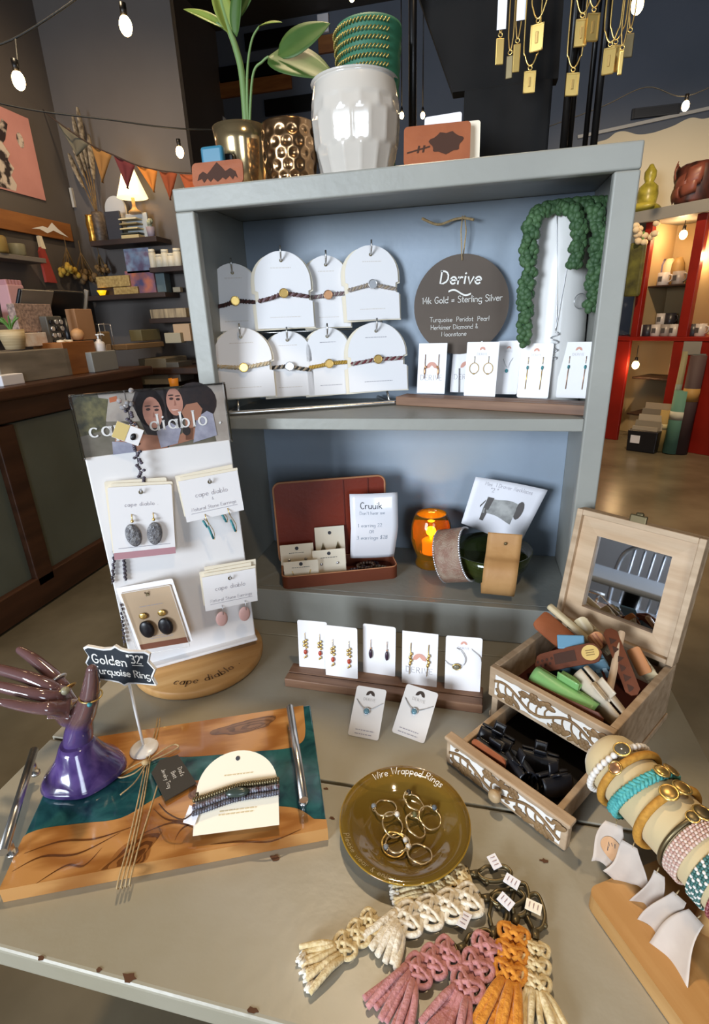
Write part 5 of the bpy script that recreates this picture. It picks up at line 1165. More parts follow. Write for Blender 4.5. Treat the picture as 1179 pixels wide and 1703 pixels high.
write(m, 'cape diablo .', lambda x, y: (lambda a, q: (dc.x+q*math.cos(a), dc.y+q*math.sin(a), .0204))(math.radians(-88)+x/.106, .106-y), .0165, 1.25, .45, gap=2.0, serif=.9); m.build('base_lettering', mat('burnt_print', '#5d4022', .7), t)
X2 = Matrix.Rotation(math.radians(-2), 4, 'X')
def onp(m, y=0): m.M = Matrix.Translation((0, 0, .0217)) @ X2; return m
PANELW = mat('panel_white', '#e9e6e6', .38)
m = onp(MB()); m.box((SW/2, .006, .21), (SW, .012, .42), .002); m.box((SW/2, -.006, .012), (SW, .022, .006), .002); m.build('panel', PANELW, t)
m = onp(MB()); m.prism([(0, .419), (SW, .419), (SW, SHh), (0, SHh)], .002, .006); hp = m.build('photo_header', mat('photo_background', '#7d756a', .4, col2='#55503f', scale=16), t)
def ph(name, c, shapes, y, c2=None, sc=40):
    pm = mat('photo_'+name, c, .45, col2=c2, scale=sc)
    for s in shapes: m = onp(MB()); m.poly([(x*SW, y, .419+z*(SHh-.419)) for x, z in s]); m.build(name, pm, hp)
E_ = lambda cx, cz, rx, rz, n=20, a0=0, a1=360: [(cx+rx*math.cos(math.radians(a0+(a1-a0)*i/n)), cz+rz*math.sin(math.radians(a0+(a1-a0)*i/n))) for i in range(n)]
ph('pale_wall', '#9a8f86', [[(.18, .55), (.4, .5), (.4, 1), (.16, 1)], [(.9, 0), (1, 0), (1, 1), (.86, 1)]], .0016, '#aaa097')
ph('foliage', '#6b6440', [[(0, .35), (.16, .42), (.22, .9), (.05, 1), (0, .9)]], .0015, '#3f3d2a', 90)
ph('orange_sign', '#b4633c', [[(.225, .84), (.275, .86), (.275, .94), (.225, .92)]], .0013)
ph('dark_hair', '#1d1516', [E_(.475, .70, .098, .32), E_(.79, .72, .15, .34), [(.36, .8), (.42, .3), (.48, .0), (.55, .0), (.62, .5), (.6, .98), (.5, 1), (.4, 1)], [(.58, .5), (.66, .3), (.7, .9), (.58, 1)]], .0012, '#2b1d1b', 120)
ph('skin', '#a5755f', [[(.18, .05), (.24, .42), (.36, .5), (.40, .28), (.52, .22), (.55, 0), (.2, 0)], [(.56, .02), (.74, .1), (.76, .3), (.72, .3), (.58, .12)], [(.68, .1), (.73, .1), (.76, .42), (.7, .44)]], .0010, '#96664f', 20)
ph('face', '#b98573', [E_(.485, .62, .064, .26), E_(.645, .76, .056, .23)], .0008, '#a87463', 30)
ph('clothing', '#a3a2b2', [[(.18, 0), (.33, 0), (.31, .17), (.19, .22)], [(.5, .02), (.62, .06), (.66, .3), (.6, .42), (.49, .3)], [(.73, .04), (.91, .12), (.90, .5), (.86, .56), (.78, .46)]], .0007, '#8c8b9c', 60)
ph('hand', '#a06f58', [[(.70, .42), (.80, .42), (.83, .6), (.80, .72), (.72, .70), (.68, .58)]], .0006)
ph('watch', '#2a2220', [E_(.695, .26, .028, .08)], .0005)
for cx, cz, s in ((.46, .68, 1), (.515, .66, 1), (.625, .82, .9), (.67, .8, .9)):
    ph('eye', '#3b2522', [E_(cx, cz, .016*s, .022, 8), E_(cx, cz+.055, .022*s, .012, 8)], .0004)
ph('smile', '#d9bfb8', [E_(.49, .475, .028, .022, 10, 180, 360), E_(.64, .64, .026, .02, 10, 180, 360)], .0004)
ph('nose', '#9c6858', [[(.482, .54), (.500, .54), (.490, .64)], [(.636, .7), (.652, .7), (.646, .8)]], .0004)
m = onp(MB()); write(m, 'cape diablo .', lambda x, z: (SW*.51+x, .0001, .419+.033+z), .026, 1.2, .55, gap=2.0, serif=.9); m.build('header_lettering', WGLOSS, t)
m = onp(MB()); m.box((SW/2, -.001, SHh), (SW+.006, .012, .003), .001); m.box((-.002, -.001, (.419+SHh)/2), (.003, .012, SHh-.415), .001); m.box((SW+.002, -.001, (.419+SHh)/2), (.003, .012, SHh-.415), .001); m.build('acrylic_frame', CLEAR, t)
def sloc(s, h, off): return tuple(SPM @ Vector((s, -off, h)))
pg = 'earring cards on the white spinner panel'
def spin_card(bl, br, tl, tr, off, label, m_=WHITE, corner=.003, stack=2, yaw=0):
    """card pinned to the panel; corners given in panel coordinates"""
    w = ((br[0]-bl[0])+(tr[0]-tl[0]))/2; h = ((tl[1]-bl[1])+(tr[1]-br[1]))/2
    ang = math.atan2(br[1]-bl[1], br[0]-bl[0])*.5
    cx = (bl[0]+br[0])/2; cz = (bl[1]+br[1])/2
    t = thing('earring_card', label, 'earring card', sloc(cx, cz, off), 0, pg)
    t.rotation_euler = (SPM @ Matrix.Rotation(math.radians(yaw), 4, 'Z') @ Matrix.Rotation(-ang, 4, 'Y')).to_euler()
    MB().prism(rrect(w, h, corner), 0, .0012).build('card', m_, t)
    for k in range(stack):
        b = MB(); b.at((.0015*(k+1)*(-1)**k, .0035*(k+1), .005*(k+1)), ry=.02*(-1)**k); b.prism(rrect(w*.97, h, corner), 0, .0012); b.build('spare_card', CREAM, t)
    m = MB(); m.tube([(0, .026, h-.011), (0, -.004, h-.012), (0, -.007, h-.004)], .0014, 6); m.build('peg', CLEAR, t)
    MB().prism([(x, z+h-.011) for x, z in circ(0, 0, .0035, n=12)], -.0006, .0004).build('hole', BRASS, t)
    return t, w, h
DRZ = mat('grey_druzy', '#8b8a8c', .25, col2='#5b5a60', scale=120, bump=.5, bscale=200); PINKB = mat('pink_band', '#b98a92', .6); BKST = mat('black_stone', '#17151a', .35); PKST = mat('pink_stone', '#d5aaa4', .4)
t, w, h = spin_card((0.0125,0.2479), (0.1106,0.2279), (0.0108,0.373), (0.1132,0.3594), .022, 'white card with large grey druzy earrings and pink band, upper left of the panel')
m = MB(); m.poly([(-w/2, -.0004, .0005), (w/2, -.0004, .0005), (w/2, -.0004, h*.1), (-w/2, -.0004, h*.1)]); m.build('pink_band', PINKB, t)
m = MB(); m.poly([(-w*.42, -.0005, h*.155), (w*.42, -.0005, h*.155), (w*.42, -.0005, h*.162), (-w*.42, -.0005, h*.162)]); write(m, 'cape diablo .', flat_xz(0, h*.73, -.0005), .0065, .8, gap=2); m.build('lettering', INKL, t)
for s in (-1, 1):
    x = s*w*.17
    m = MB(); m.sph((x, -.006, h*.34), (.0125, .0045, .021), 14, 10, Matrix.Rotation(.12*s-.1, 3, 'Y')); m.build('stone', DRZ, t)
    m = MB(); m.tube([(x, 0, h*.62), (x, -.004, h*.6), (x, -.005, h*.54)], .0009, 6); m.sph((x, -.005, h*.535), .0028, 8, 6); m.build('earring_hook', GOLD, t)
def text_card(t, w, h, big):
    m = MB()
    write(m, 'cape diablo', flat_xz(0, h*.55, -.0005), .0085, .7, gap=1.5); write(m, '&' if big else '.', flat_xz(0, h*.42, -.0005), .005, .7)
    write(m, 'Natural Stone Earrings', flat_xz(0, h*.23, -.0005), .0062, .8, gap=1.2); m.build('lettering', INKL, t)
    m = MB(); m.poly([(-w*.4, -.0005, h*.17), (w*.4, -.0005, h*.17), (w*.4, -.0005, h*.18), (-w*.4, -.0005, h*.18)]); m.build('print_line', INKL, t)
t, w, h = spin_card((0.1379,0.2872), (0.2418,0.2958), (0.138,0.362), (0.2401,0.3721), .030, 'printed white card above turquoise dangling earrings, upper right of the panel', corner=0.0005); text_card(t, w, h, True)
for k, (x, z, L_) in enumerate(((-w*.18, -.004, .036), (w*.22, -.002, .034), (-w*.24, .002, .02), (w*.1, .006, .022))):
    y = -.002+(.006 if k > 1 else 0)
    m = MB(); m.tube([(x, y+.002, z+.012), (x, y-.002, z+.006), (x+.002, y-.002, z-.002)], .0008, 5); m.tube(smooth([(x+.001, y, z), (x+.009, y, z-L_*.6), (x+.008, y, z-L_*1.05), (x+.005, y, z-L_)], 5), .0006, 5); m.build('earring_wire', GOLD, t)
    m = MB(); m.tube([(x+.001, y-.001, z-L_*.3), (x+.006, y-.001, z-L_)], .0022, 6); m.build('turquoise_bar', TURQ, t)
t, w, h = spin_card((0.0189,0.047), (0.1105,0.071), (0.0199,0.1694), (0.1134,0.1907), .03, 'tan card in a clear sleeve with black drop earrings, lower left of the panel', mat('kraft_tan', '#b59c80', .5), yaw=-24, stack=1)
m = MB(); m.poly([(-w/2, -.0004, .0005), (w/2, -.0004, .0005), (w/2, -.0004, h*.1), (-w/2, -.0004, h*.1)]); m.build('brown_band', mat('brown_band', '#6e3f2a', .6), t)
m = MB(); microtext(m, 0, h*.72, w*.5, 1, y=-.0005); microtext(m, 0, h*.2, w*.5, 2, y=-.0005); m.build('print', INKL, t)
for s in (-1, 1):
    x = s*w*.19-w*.02
    m = MB(); m.sph((x, -.006, h*.36), (.0135, .005, .0175), 14, 10); m.build('stone', BKST, t)
    m = MB(); m.sph((x, -.004, h*.58), (.0075, .002, .0065), 12, 8); m.tube([(x+.0118*math.cos(a), -.0055, h*.36+.0168*math.sin(a)) for a in [2*PI*i/24 for i in range(24)]], .0007, 5, closed=True); m.build('gold_stud', GOLD, t)
m = MB(); m.tube([(x, -.010, z) for x, z in rrect(w+.006, h+.006, .003, 3, None, -.003)], .0007, 5, closed=True); m.build('clear_sleeve', mat('sleeve_edge', '#f4f2f0', .1, alpha=.6), t)
m = MB(); m.prism(rrect(w*1.12, h*1.08, .003), .002, .003); m.build('backing_card', WHITE, t)
t, w, h = spin_card((0.1448,0.1113), (0.2459,0.1022), (0.1467,0.1788), (0.2458,0.174), .030, 'printed white card above pink teardrop earrings, lower right of the panel', corner=.0005, stack=3); text_card(t, w, h, False)
for s in (-1, 1):
    x = s*w*.22
    m = MB(); m.sph((x, -.001, -.022), (.0115, .003, .0155), 14, 10); m.build('pink_stone', PKST, t)
    m = MB(); m.tube([(x+.003, 0, .006), (x+.003, -.004, .002), (x+.003, -.0045, -.012)], .0008, 5); m.build('earring_hook', SILVER, t)
# bead chain with tag hanging at the panel's left
p = (0.0782,0.5228)
t = thing('beaded_chain', 'dark bead necklace with crystals hanging down over the left of the photo header', 'necklace', sloc(p[0], p[1], .014)); t.rotation_euler = SPM.to_euler()
q = (0.0485,0.3753)
m = MB(); L_ = p[1]-q[1]; rn = random.Random(4)
for k in range(42):
    m.sph((.004*math.sin(k*1.3)+.003*(k % 2), -.001, -.02-L_*.92*k/42), (.0032, .0028, .0026), 6, 5)
m.build('beads', DKBEAD, t)
m = MB(); m.tube([(.0, .0, .0), (.0, .0, -L_)], .0008, 5); m.build('cord', INK, t)
m = MB()
for k in range(7): m.sph((rn.uniform(-.012, .012), -.004, rn.uniform(-.03, .006)), .0045, 7, 5)
m.build('crystals', mat('clear_crystal', '#e6e2e6', .08, trans=.7), t)
p = (0.0713,0.4547)
t = thing('tilted_price_tag', 'cream and white tag with a dark stone tilted on the bead necklace', 'tag', sloc(p[0], p[1], .022)); t.rotation_euler = (SPM @ Matrix.Rotation(.5, 4, 'Y')).to_euler()
m = MB(); m.box((0, 0, 0), (.042, .0012, .028), .0004); m.build('card', WHITE, t)
m = MB(); m.box((-.011, -.0008, 0), (.02, .0008, .027), .0002); m.build('gold_panel', mat('tag_gold', '#d9c07c', .5), t); m = MB(); m.sph((.009, -.002, -.002), (.0045, .002, .006), 10, 8); m.build('stone', BKST, t)
for lb, (a, b), n in (('short dark bead strand hanging in the middle of the panel left edge', ((0.0255,0.2391), (0.0202,0.1934)), 12), ('thin dark earrings hanging off the left edge of the panel', ((0.0155,0.2643), (-0.0017,0.193)), 12), ('small mixed bead earring low at the left edge of the panel', ((0.0051,0.149), (-0.0047,0.0677)), 10)):
    t = thing('bead_earring', lb, 'earring', sloc(a[0], a[1], .004)); t.rotation_euler = SPM.to_euler()
    m = MB(); L_ = a[1]-b[1]; dx = b[0]-a[0]
    for k in range(n): m.sph((dx*k/n+.0015*(k % 2), 0, -L_*k/n), (.0026, .0026, .0034), 6, 5)
    m.build('beads', DKBEAD, t); m = MB(); m.tube([(0, .006, .004), (0, 0, .004), (dx, 0, -L_)], .0006, 5); m.build('hook', SILVER, t)
# ------------------------------------------------------------------ olive wood and teal resin tray
OLIVE = mat('olive_wood', '#c18c52', .14, col2='#98622f', scale=(1.6, 9, 4), detail=6, distort=9, wave=1.5, coat=.8, ramp=(.2, 1.0))
BURL = mat('olive_burl', '#7a5434', .14, col2='#58381f', scale=(20, 30, 20), distort=2, coat=.9)
DARKG = mat('dark_grain', '#57341b', .14, col2='#714521', scale=(16, 40, 16), distort=1.4, coat=.9)
TEAL = mat('teal_resin', '#2f6668', .12, col2='#133a44', scale=30, detail=8, distort=.8, coat=.8, ramp=(.36, .66))
tr_ = thing('resin_serving_board', 'olive wood serving board with teal resin river and chrome handles on the table', 'serving board', (-.372, -.634, .0003), 22.5)
BW_, BD_, TH_ = .392, .234, .021
m = MB(); m.box((BW_/2, BD_/2, TH_/2), (BW_-.001, BD_-.001, TH_-.0006), .002, 3); m.build('resin_river', TEAL, tr_)
lo = [(-0.0227,0.0566), (0.0131,0.0752), (0.0657,0.074), (0.1199,0.0709), (0.1587,0.092), (0.2009,0.1104), (0.2303,0.1116), (0.2479,0.1036), (0.2785,0.0808), (0.3198,0.0507), (0.3558,0.0365), (0.3759,0.0169)]
up = [(-0.025,0.1775), (-0.0081,0.145), (0.0151,0.134), (0.0556,0.1337), (0.1067,0.1441), (0.1513,0.1662), (0.2128,0.1578), (0.2945,0.1498), (0.3496,0.1452), (0.3727,0.1551), (0.3785,0.1796)]
loS = [(p.x, p.y) for p in smooth([(x, y, 0) for x, y in lo], 5)]; upS = [(p.x, p.y) for p in smooth([(x, y, 0) for x, y in up], 5)]
loS = [(max(.0, min(BW_, x)), max(.004, min(BD_, y))) for x, y in loS]; upS = [(max(0, min(BW_, x)), max(0, min(BD_, y))) for x, y in upS]
m = MB(); m.prism([(0, 0)]+[(0, loS[0][1])]+loS[1:]+[(BW_, loS[-1][1]-.004), (BW_, 0)], .0, TH_, 'xy'); ow = m.build('olive_wood_front', OLIVE, tr_)
m = MB(); m.prism([(upS[0][0], BD_)]+upS+[(upS[-1][0]+.001, BD_)], .0, TH_, 'xy'); ow2 = m.build('olive_wood_back', OLIVE, tr_)
def patch(name, pts, mt, z, par):
    q = smooth([(x, y, 0) for x, y in pts], 5, True); m = MB(); m.poly([(p.x, p.y, z) for p in q]); m.build(name, mt, par)
def knot(name, c, rx, ry, ang, m1, m2, z, seed):
    rn = random.Random(seed); ph = [rn.uniform(0, 6.3) for _ in range(4)]; ca, sa = math.cos(ang), math.sin(ang)
    for r in range(6):
        q = 1-r*.155; pts = []
        for i in range(44):
            a = 2*PI*i/44; w = q*(1+.16*math.sin(2*a+ph[0])+.10*math.sin(3*a+ph[1]+r*.5)+.06*math.sin(5*a+ph[2]+r)+.03*math.sin(9*a+ph[3]))
            x, y = rx*w*math.cos(a)+rx*.06*r, ry*w*math.sin(a)-ry*.05*r; pts.append((min(max(c[0]+x*ca-y*sa, .001), BW_-.001), min(max(c[1]+x*sa+y*ca, .001), BD_-.001), z+.00008*r))
        m = MB(); m.poly(pts); m.build(name, (m1, m2)[r % 2], tr_)
knot('burl_knot', (0.2823,0.2059), .046, .015, .05, BURL, mat('burl_light', '#8f6644', .14, col2='#7a5233', scale=(20, 40, 20), coat=.8), TH_+.0003, 1)
knot('dark_knot', (0.1406,0.0075), .046, .020, .62, mat('knot_mid', '#8a592d', .14, col2='#a06b38', scale=(16, 50, 16), coat=.8), DARKG, TH_+.0003, 2)
knot('small_knot', (0.2171,0.0937), .010, .014, .3, BURL, DARKG, TH_+.0003, 3)
for k, (a, b, c, d) in enumerate((((0.0109,0.0432), (0.0508,0.0514), (0.0961,0.0462), (0.1462,0.0556)), ((0.006,0.0212), (0.0353,0.0343), (0.0794,0.0292), (0.1251,0.0487)), ((0.0414,-0.0005), (0.0696,0.0158), (0.0918,0.0113), (0.1074,0.0315)), ((0.1495,0.0394), (0.1856,0.0492), (0.2095,0.0426), (0.2384,0.0212)), ((0.1614,0.077), (0.1803,0.0575), (0.2009,0.0496), (0.2247,0.0447)), ((0.1991,0.0088), (0.1982,0.0252), (0.2068,0.0396), (0.2287,0.0438)), ((0.2434,0.0077), (0.281,0.0041), (0.3187,-0.0036), (0.3575,0.0051)))):
    m = MB(); P = smooth([(x, y, TH_+.0004) for x, y in (a, b, c, d)], 6); n = len(P)
    for i in range(n-1):
        w0 = .0012*math.sin(PI*i/(n-1))+.0002; w1 = .0012*math.sin(PI*(i+1)/(n-1))+.0002
        m.poly([tuple(P[i]+Vector((0, w0, 0))), tuple(P[i]-Vector((0, w0, 0))), tuple(P[i+1]-Vector((0, w1, 0))), tuple(P[i+1]+Vector((0, w1, 0)))])
    m.build('grain_line', DARKG, tr_)
def handle(a, b, z):
    m = MB(); d = Vector((b[0]-a[0], b[1]-a[1], 0)).normalized()*.008
    A = Vector((a[0], a[1], z)); B = Vector((b[0], b[1], z)); m.cyl(A-d, B+d, .0058, n=16)
    for P in (A+d*1.4, B-d*1.4): m.cyl((P.x, P.y, TH_-.001), (P.x, P.y, z), .0042, n=12); m.cyl((P.x, P.y, TH_-.001), (P.x, P.y, TH_+.003), .0065, n=12)
    m.build('handle', CHROME, tr_)
handle((0.3574,0.1952), (0.3648,0.0331), .048)
handle((-0.0263,0.1869), (-0.0012,0.0351), .048)
# twine round the board and its tag
def tray_w(x, y, z): return tuple(Matrix.Translation((-.372, -.634, .0003)) @ Matrix.Rotation(math.radians(22.5), 4, 'Z') @ Vector((x, y, z)))
_z = .0245
t = thing('jute_twine_tie', 'jute twine wrapped four times over the wooden board and tied in a loose bow', 'twine', (-0.3047,-0.4424,0.0245))
o = Vector(t.location)
def tw(pts, r=.0011): 
    m = MB(); m.tube(smooth([Vector(p)-o for p in pts], 6), r, 6); m.build('strand', TWINE, t)
A = [((-0.3114,-0.4278,0.0235), (-0.2841,-0.4851,0.0235), (-0.2546,-0.5517,0.0235), (-0.2364,-0.5988,0.022), (-0.2419,-0.5963,0.006)), ((-0.3076,-0.4274,0.0238), (-0.2796,-0.4845,0.0238), (-0.2498,-0.551,0.0238), (-0.2323,-0.5966,0.022), (-0.2373,-0.5947,0.006)), ((-0.305,-0.4267,0.0235), (-0.2765,-0.4836,0.0235), (-0.2462,-0.5501,0.0235), (-0.2282,-0.5944,0.022), (-0.2331,-0.5924,0.006)), ((-0.2821,-0.4224,0.0235), (-0.2621,-0.4809,0.0235), (-0.24,-0.5489,0.0235), (-0.2241,-0.5922,0.022), (-0.2297,-0.5903,0.006))]
for a in A: tw(a)
tw([(-0.3114,-0.4278,0.0235), (-0.3311,-0.3732,0.0235), (-0.3568,-0.3311,0.006)]); tw([(-0.3069,-0.427,0.0235), (-0.3269,-0.3711,0.0235), (-0.3534,-0.3291,0.006)])
tw([(-0.303,-0.4365,0.027), (-0.3088,-0.4574,0.028), (-0.3252,-0.4663,0.025), (-0.3326,-0.4644,0.025), (-0.324,-0.4507,0.026), (-0.3088,-0.4352,0.028)])
tw([(-0.303,-0.4365,0.027), (-0.3006,-0.47,0.026), (-0.3089,-0.493,0.025)]); tw([(-0.3024,-0.4296,0.027), (-0.2886,-0.41,0.03), (-0.2806,-0.398,0.028), (-0.2729,-0.3995,0.026), (-0.2822,-0.4132,0.026), (-0.2986,-0.4323,0.027)])
m = MB(); m.sph((0, .004, .004), (.006, .005, .004), 10, 6); m.build('knot', TWINE, t)
t = thing('slate_gift_tag', 'dark card tag with white handwriting tied to the twine on the wooden board', 'tag', (-0.2526,-0.4537,0.026))
o = Vector(t.location); qd = [Vector(p)-o for p in ((-0.2862,-0.452,0.0255), (-0.287,-0.4287,0.0255), (-0.2653,-0.4143,0.0255), (-0.2112,-0.4559,0.0255), (-0.2394,-0.491,0.0255))]
m = MB(); b0 = [m._v(p) for p in qd]; b1 = [m._v(p+Vector((0, 0, .0012))) for p in qd]; m._f(b0[::-1]); m._f(b1)
for i in range(5): m._f([b0[i], b0[(i+1) % 5], b1[(i+1) % 5], b1[i]])
m.build('tag_card', mat('tag_slate', '#38342f', .7), t)
ux = (Vector((-0.2394,-0.491,0.0255))-Vector((-0.2864,-0.4455,0.0255))).normalized(); uy = Vector((-ux.y, ux.x, 0))
m = MB()
for tx, dy, s in (("Dad's", .012, .008), ('Best', .002, .008), ('Jewelry Tray', -.009, .0075)):
    write(m, tx, lambda x, y: tuple(ux*(x-.001)+uy*(y+dy)+Vector((0, 0, .0014))), s*.72, .9, jit=.4)
m.build('lettering', CHALK, t)
# bracelet card lying tilted on the board
t = thing('beaded_bracelet_card', 'cream arched card with dark beaded bracelets lying tilted on the wooden board', 'bracelet card', (-0.1202,-0.5182,0.034), 19, rx=-58)
w, h = .1085, .095
z0 = h*.42
pts = [(-w/2, 0), (w/2, 0), (w/2, h*.38), (w*.46, h*.4), (w*.46, h*.52)]+[(w*.49*math.cos(math.radians(a)), h*.52+h*.48*math.sin(math.radians(a))) for a in range(0, 181, 9)]+[(-w*.46, h*.52), (-w*.46, h*.4), (-w/2, h*.38)]
MB().prism(pts, 0, .001).build('card', CREAM, t)
MB().prism([(x, z+h-.010) for x, z in circ(0, 0, .003, n=10)], -.0005, .0003).build('hole', INK, t)
for k, (dz, mt) in enumerate(((.008, BRASS), (0, mat('bead_plum', '#4b2f33', .3, col2='#8f93a0', scale=220)), (-.0075, mat('bead_bluegrey', '#6f7484', .3, col2='#3d3338', scale=220)))):
    m = MB()
    for i in range(34):
        u = i/33-.5; m.sph((u*w*1.0, -.0045, z0+dz+.012*u+.002*math.cos(u*6)), (.0026, .0034, .0036), 6, 5)
    for i in range(20):
        u = i/19-.5; m.sph((u*w*.98, .005, z0+dz), (.0026, .003, .0034), 5, 4)
    m.build('bead_row', mt, t)
MB().sph((.002, -.008, z0+.002), (.016, .004, .006), 12, 8).build('centre_stone', mat('green_grey_stone', '#39433d', .25), t)
m = MB(); m.box((-w*.52, -.002, h*.24), (.016, .001, .020), .0003, rot=Matrix.Rotation(.35, 3, 'Y')); m.build('price_tag', PAPER, t)
m = MB(); microtext(m, 0, h*.24, w*.5, 2, y=-.0005); microtext(m, 0, h*.68, w*.4, 1, y=-.0005); m.build('print', mat('faint_gold_print', '#cdb98f', .7), t)
m = MB(); m.tube(smooth([(-w*.5, -.002, h*.28), (-w*.62, -.006, h*.2), (-w*.8, -.006, h*.3), (-w*.95, .01, h*.45)], 5), .0009, 5); m.build('loose_cord', mat('cord_dk', '#4a2f1e', .8), t)

# ------------------------------------------------------------------ resin ring hand
HPU = mat('purple_resin', '#66508c', .14, col2='#44306a', scale=26, detail=6, distort=1.5, coat=.8, trans=.1)
def gradient_resin():
    m = mat('hand_resin', '#5a3a44', .1, coat=.8, trans=.35, ior=1.4); nt = m.node_tree; b = nt.nodes['Principled BSDF']
    tc = nt.nodes.new('ShaderNodeTexCoord'); sp = nt.nodes.new('ShaderNodeSeparateXYZ'); nt.links.new(tc.outputs['Object'], sp.inputs[0])
    mr = nt.nodes.new('ShaderNodeMapRange'); mr.inputs[1].default_value = .092; mr.inputs[2].default_value = .108; nt.links.new(sp.outputs['Z'], mr.inputs[0])
    rp = nt.nodes.new('ShaderNodeValToRGB'); rp.color_ramp.elements[0].color = lin('#66508c'); rp.color_ramp.elements[1].color = lin('#7d5c5c'); nt.links.new(mr.outputs[0], rp.inputs[0]); nt.links.new(rp.outputs[0], b.inputs['Base Color'])
    return m
hb = Vector((-0.3867,-0.468,0.0215))
t = thing('resin_ring_hand', 'purple resin hand sculpture with spread fingers wearing rings, standing on the wooden board', 'sculpture', tuple(hb))
P = lambda p: Vector(p)-hb
nodes = []; edges = []
def add(p, r, par=None):
    nodes.append((Vector(p), r)); 
    if par is not None: edges.append((par, len(nodes)-1))
    return len(nodes)-1
wr0 = add((0, .0, .02), .030); wr = add(P((-0.3912,-0.462,0.0631)), .0225, wr0); wr2 = add(P((-0.3852,-0.462,0.101)), .0205, wr)
pa = add(P((-0.3923,-0.462,0.1345)), .026, wr2)
pb = add(P((-0.4014,-0.46,0.1547)), .0245, pa)
th0 = add(P((-0.3597,-0.468,0.1344)), .0165, wr2); th1 = add(P((-0.3404,-0.47,0.17)), .0135, th0); th2 = add(P((-0.3267,-0.472,0.2033)), .0105, th1); th3 = add(P((-0.3187,-0.474,0.2288)), .0062, th2)
FG = [((106,1143,-.452), (82,1118,-.444), (55,1095,-.438), (28,1078,-.432), .0098), ((92,1146,-.465), (50,1128,-.466), (5,1115,-.466), (-25,1106,-.466), .0098), ((85,1160,-.478), (45,1152,-.484), (0,1142,-.488), (-28,1136,-.49), .0092), ((86,1178,-.490), (58,1178,-.498), (24,1172,-.506), (-6,1166,-.512), .0082)]
"""fingers"""
for k, (a, b, c, d, r) in enumerate(((P((-0.3986,-0.452,0.1642)), P((-0.4253,-0.444,0.1803)), P((-0.4538,-0.438,0.1962)), P((-0.4847,-0.432,0.2058)), .0098), (P((-0.3991,-0.465,0.1716)), P((-0.4357,-0.466,0.1857)), P((-0.4788,-0.466,0.1933)), P((-0.5078,-0.466,0.1987)), .0098), (P((-0.3953,-0.478,0.1686)), P((-0.4262,-0.484,0.1772)), P((-0.4641,-0.488,0.1851)), P((-0.4886,-0.49,0.1894)), .0092), (P((-0.3855,-0.49,0.1621)), P((-0.4038,-0.498,0.1662)), P((-0.4256,-0.506,0.1758)), P((-0.4457,-0.512,0.1838)), .0082))):
    i0 = add(a, r*1.25, pb if k < 3 else pa); i1 = add(b, r, i0); i2 = add(c, r*.86, i1); add(d, r*.55, i2)
me = bpy.data.meshes.new('hand'); me.from_pydata([tuple(p) for p, r in nodes], edges, [])
ho = bpy.data.objects.new('hand', me); COL.objects.link(ho); ho.parent = t; me.materials.append(gradient_resin())
sk = ho.modifiers.new('skin', 'SKIN'); sk.use_smooth_shade = True; sk.branch_smoothing = .6
for i, (p, r) in enumerate(nodes):
    me.skin_vertices[0].data[i].radius = (r, r*(.8 if i in (3, 4) else 1))
me.skin_vertices[0].data[0].use_root = True
ho.modifiers.new('sub', 'SUBSURF').levels = 2; ho.modifiers['sub'].render_levels = 2
m = MB(); rn = random.Random(2)
m.lathe([(.050, 0), (.053, .005), (.050, .012), (.040, .024), (.031, .040), (.025, .055), (.021, .062)], 40, fn=lambda a, k, z: 1+(.10*math.cos(2*(a-.45))+.03*math.sin(5*a))*max(0, 1-z/.05))
m.build('base', HPU, t)
def ring_on(name, c, ax, r, th, mt, gem=None, gm=None, gs=.004):
    c = P(c) if False else c; ax = Vector(ax).normalized(); u = ax.orthogonal().normalized(); v = ax.cross(u)
    g = thing(name[0], name[1], 'ring', tuple(hb+c), group='rings on the resin hand')
    m = MB(); m.tube([tuple(u*r*math.cos(a)+v*r*math.sin(a)) for a in [2*PI*i/28 for i in range(28)]], th, 8, closed=True); m.build('band', mt, g)
    if gem is not None: MB().sph(Vector(gem).normalized()*(r+th), gs, 10, 8).build('stone', gm, g)
ring_on(('gold_ring', 'gold ring with turquoise stone on the upright thumb of the resin hand'), P((-0.3371,-0.4705,0.1739)), (.05, 0, 1), .0142, .0011, GOLD, (.6, -1, -.2), TURQ, .0034)
ring_on(('silver_ring', 'wide silver ring on the raised index finger of the resin hand'), P((-0.411,-0.448,0.1718)), (-.6, .2, .55), .0118, .0022, SILVER)
ring_on(('stone_ring', 'ring with a pale square stone at the base of the index finger of the hand'), P((-0.393,-0.455,0.1643)), (-.5, .2, .6), .0138, .0013, GOLDD, (.6, -.6, .4), mat('pale_stone', '#8f8a72', .3), .006)
# ------------------------------------------------------------------ mini chalkboard sign
sb = (-0.327,-0.4097,0.0215)
t = thing('mini_chalkboard_sign', 'small black chalkboard sign with white scalloped frame on a thin white stem', 'sign', sb)
MB().lathe([(.0205, 0), (.0215, .001), (.021, .003), (.017, .0055), (.004, .007), (.003, .009)], 32).build('base', WGLOSS, t)
o = Vector(sb); a_ = Vector((-0.3273,-0.412,0.1494))-o
m = MB(); m.cyl((0, 0, .006), a_+Vector((0, .003, .004)), .0022, n=10); m.build('stem', WGLOSS, t)
cn = Vector((-0.332,-0.414,0.1801))-o; tl = Vector((-0.3795,-0.414,0.2035)); trr = Vector((-0.2775,-0.414,0.2175)); blc = Vector((-0.3896,-0.414,0.1391)); brc = Vector((-0.2801,-0.414,0.1607))
sw2 = ((trr-tl).length+(brc-blc).length)/4; sh2 = ((tl-blc).length+(trr-brc).length)/4
hf = [(-1, .62), (-.98, .95), (-.84, .93), (-.5, .9), (-.22, .98), (0, 1.14)]
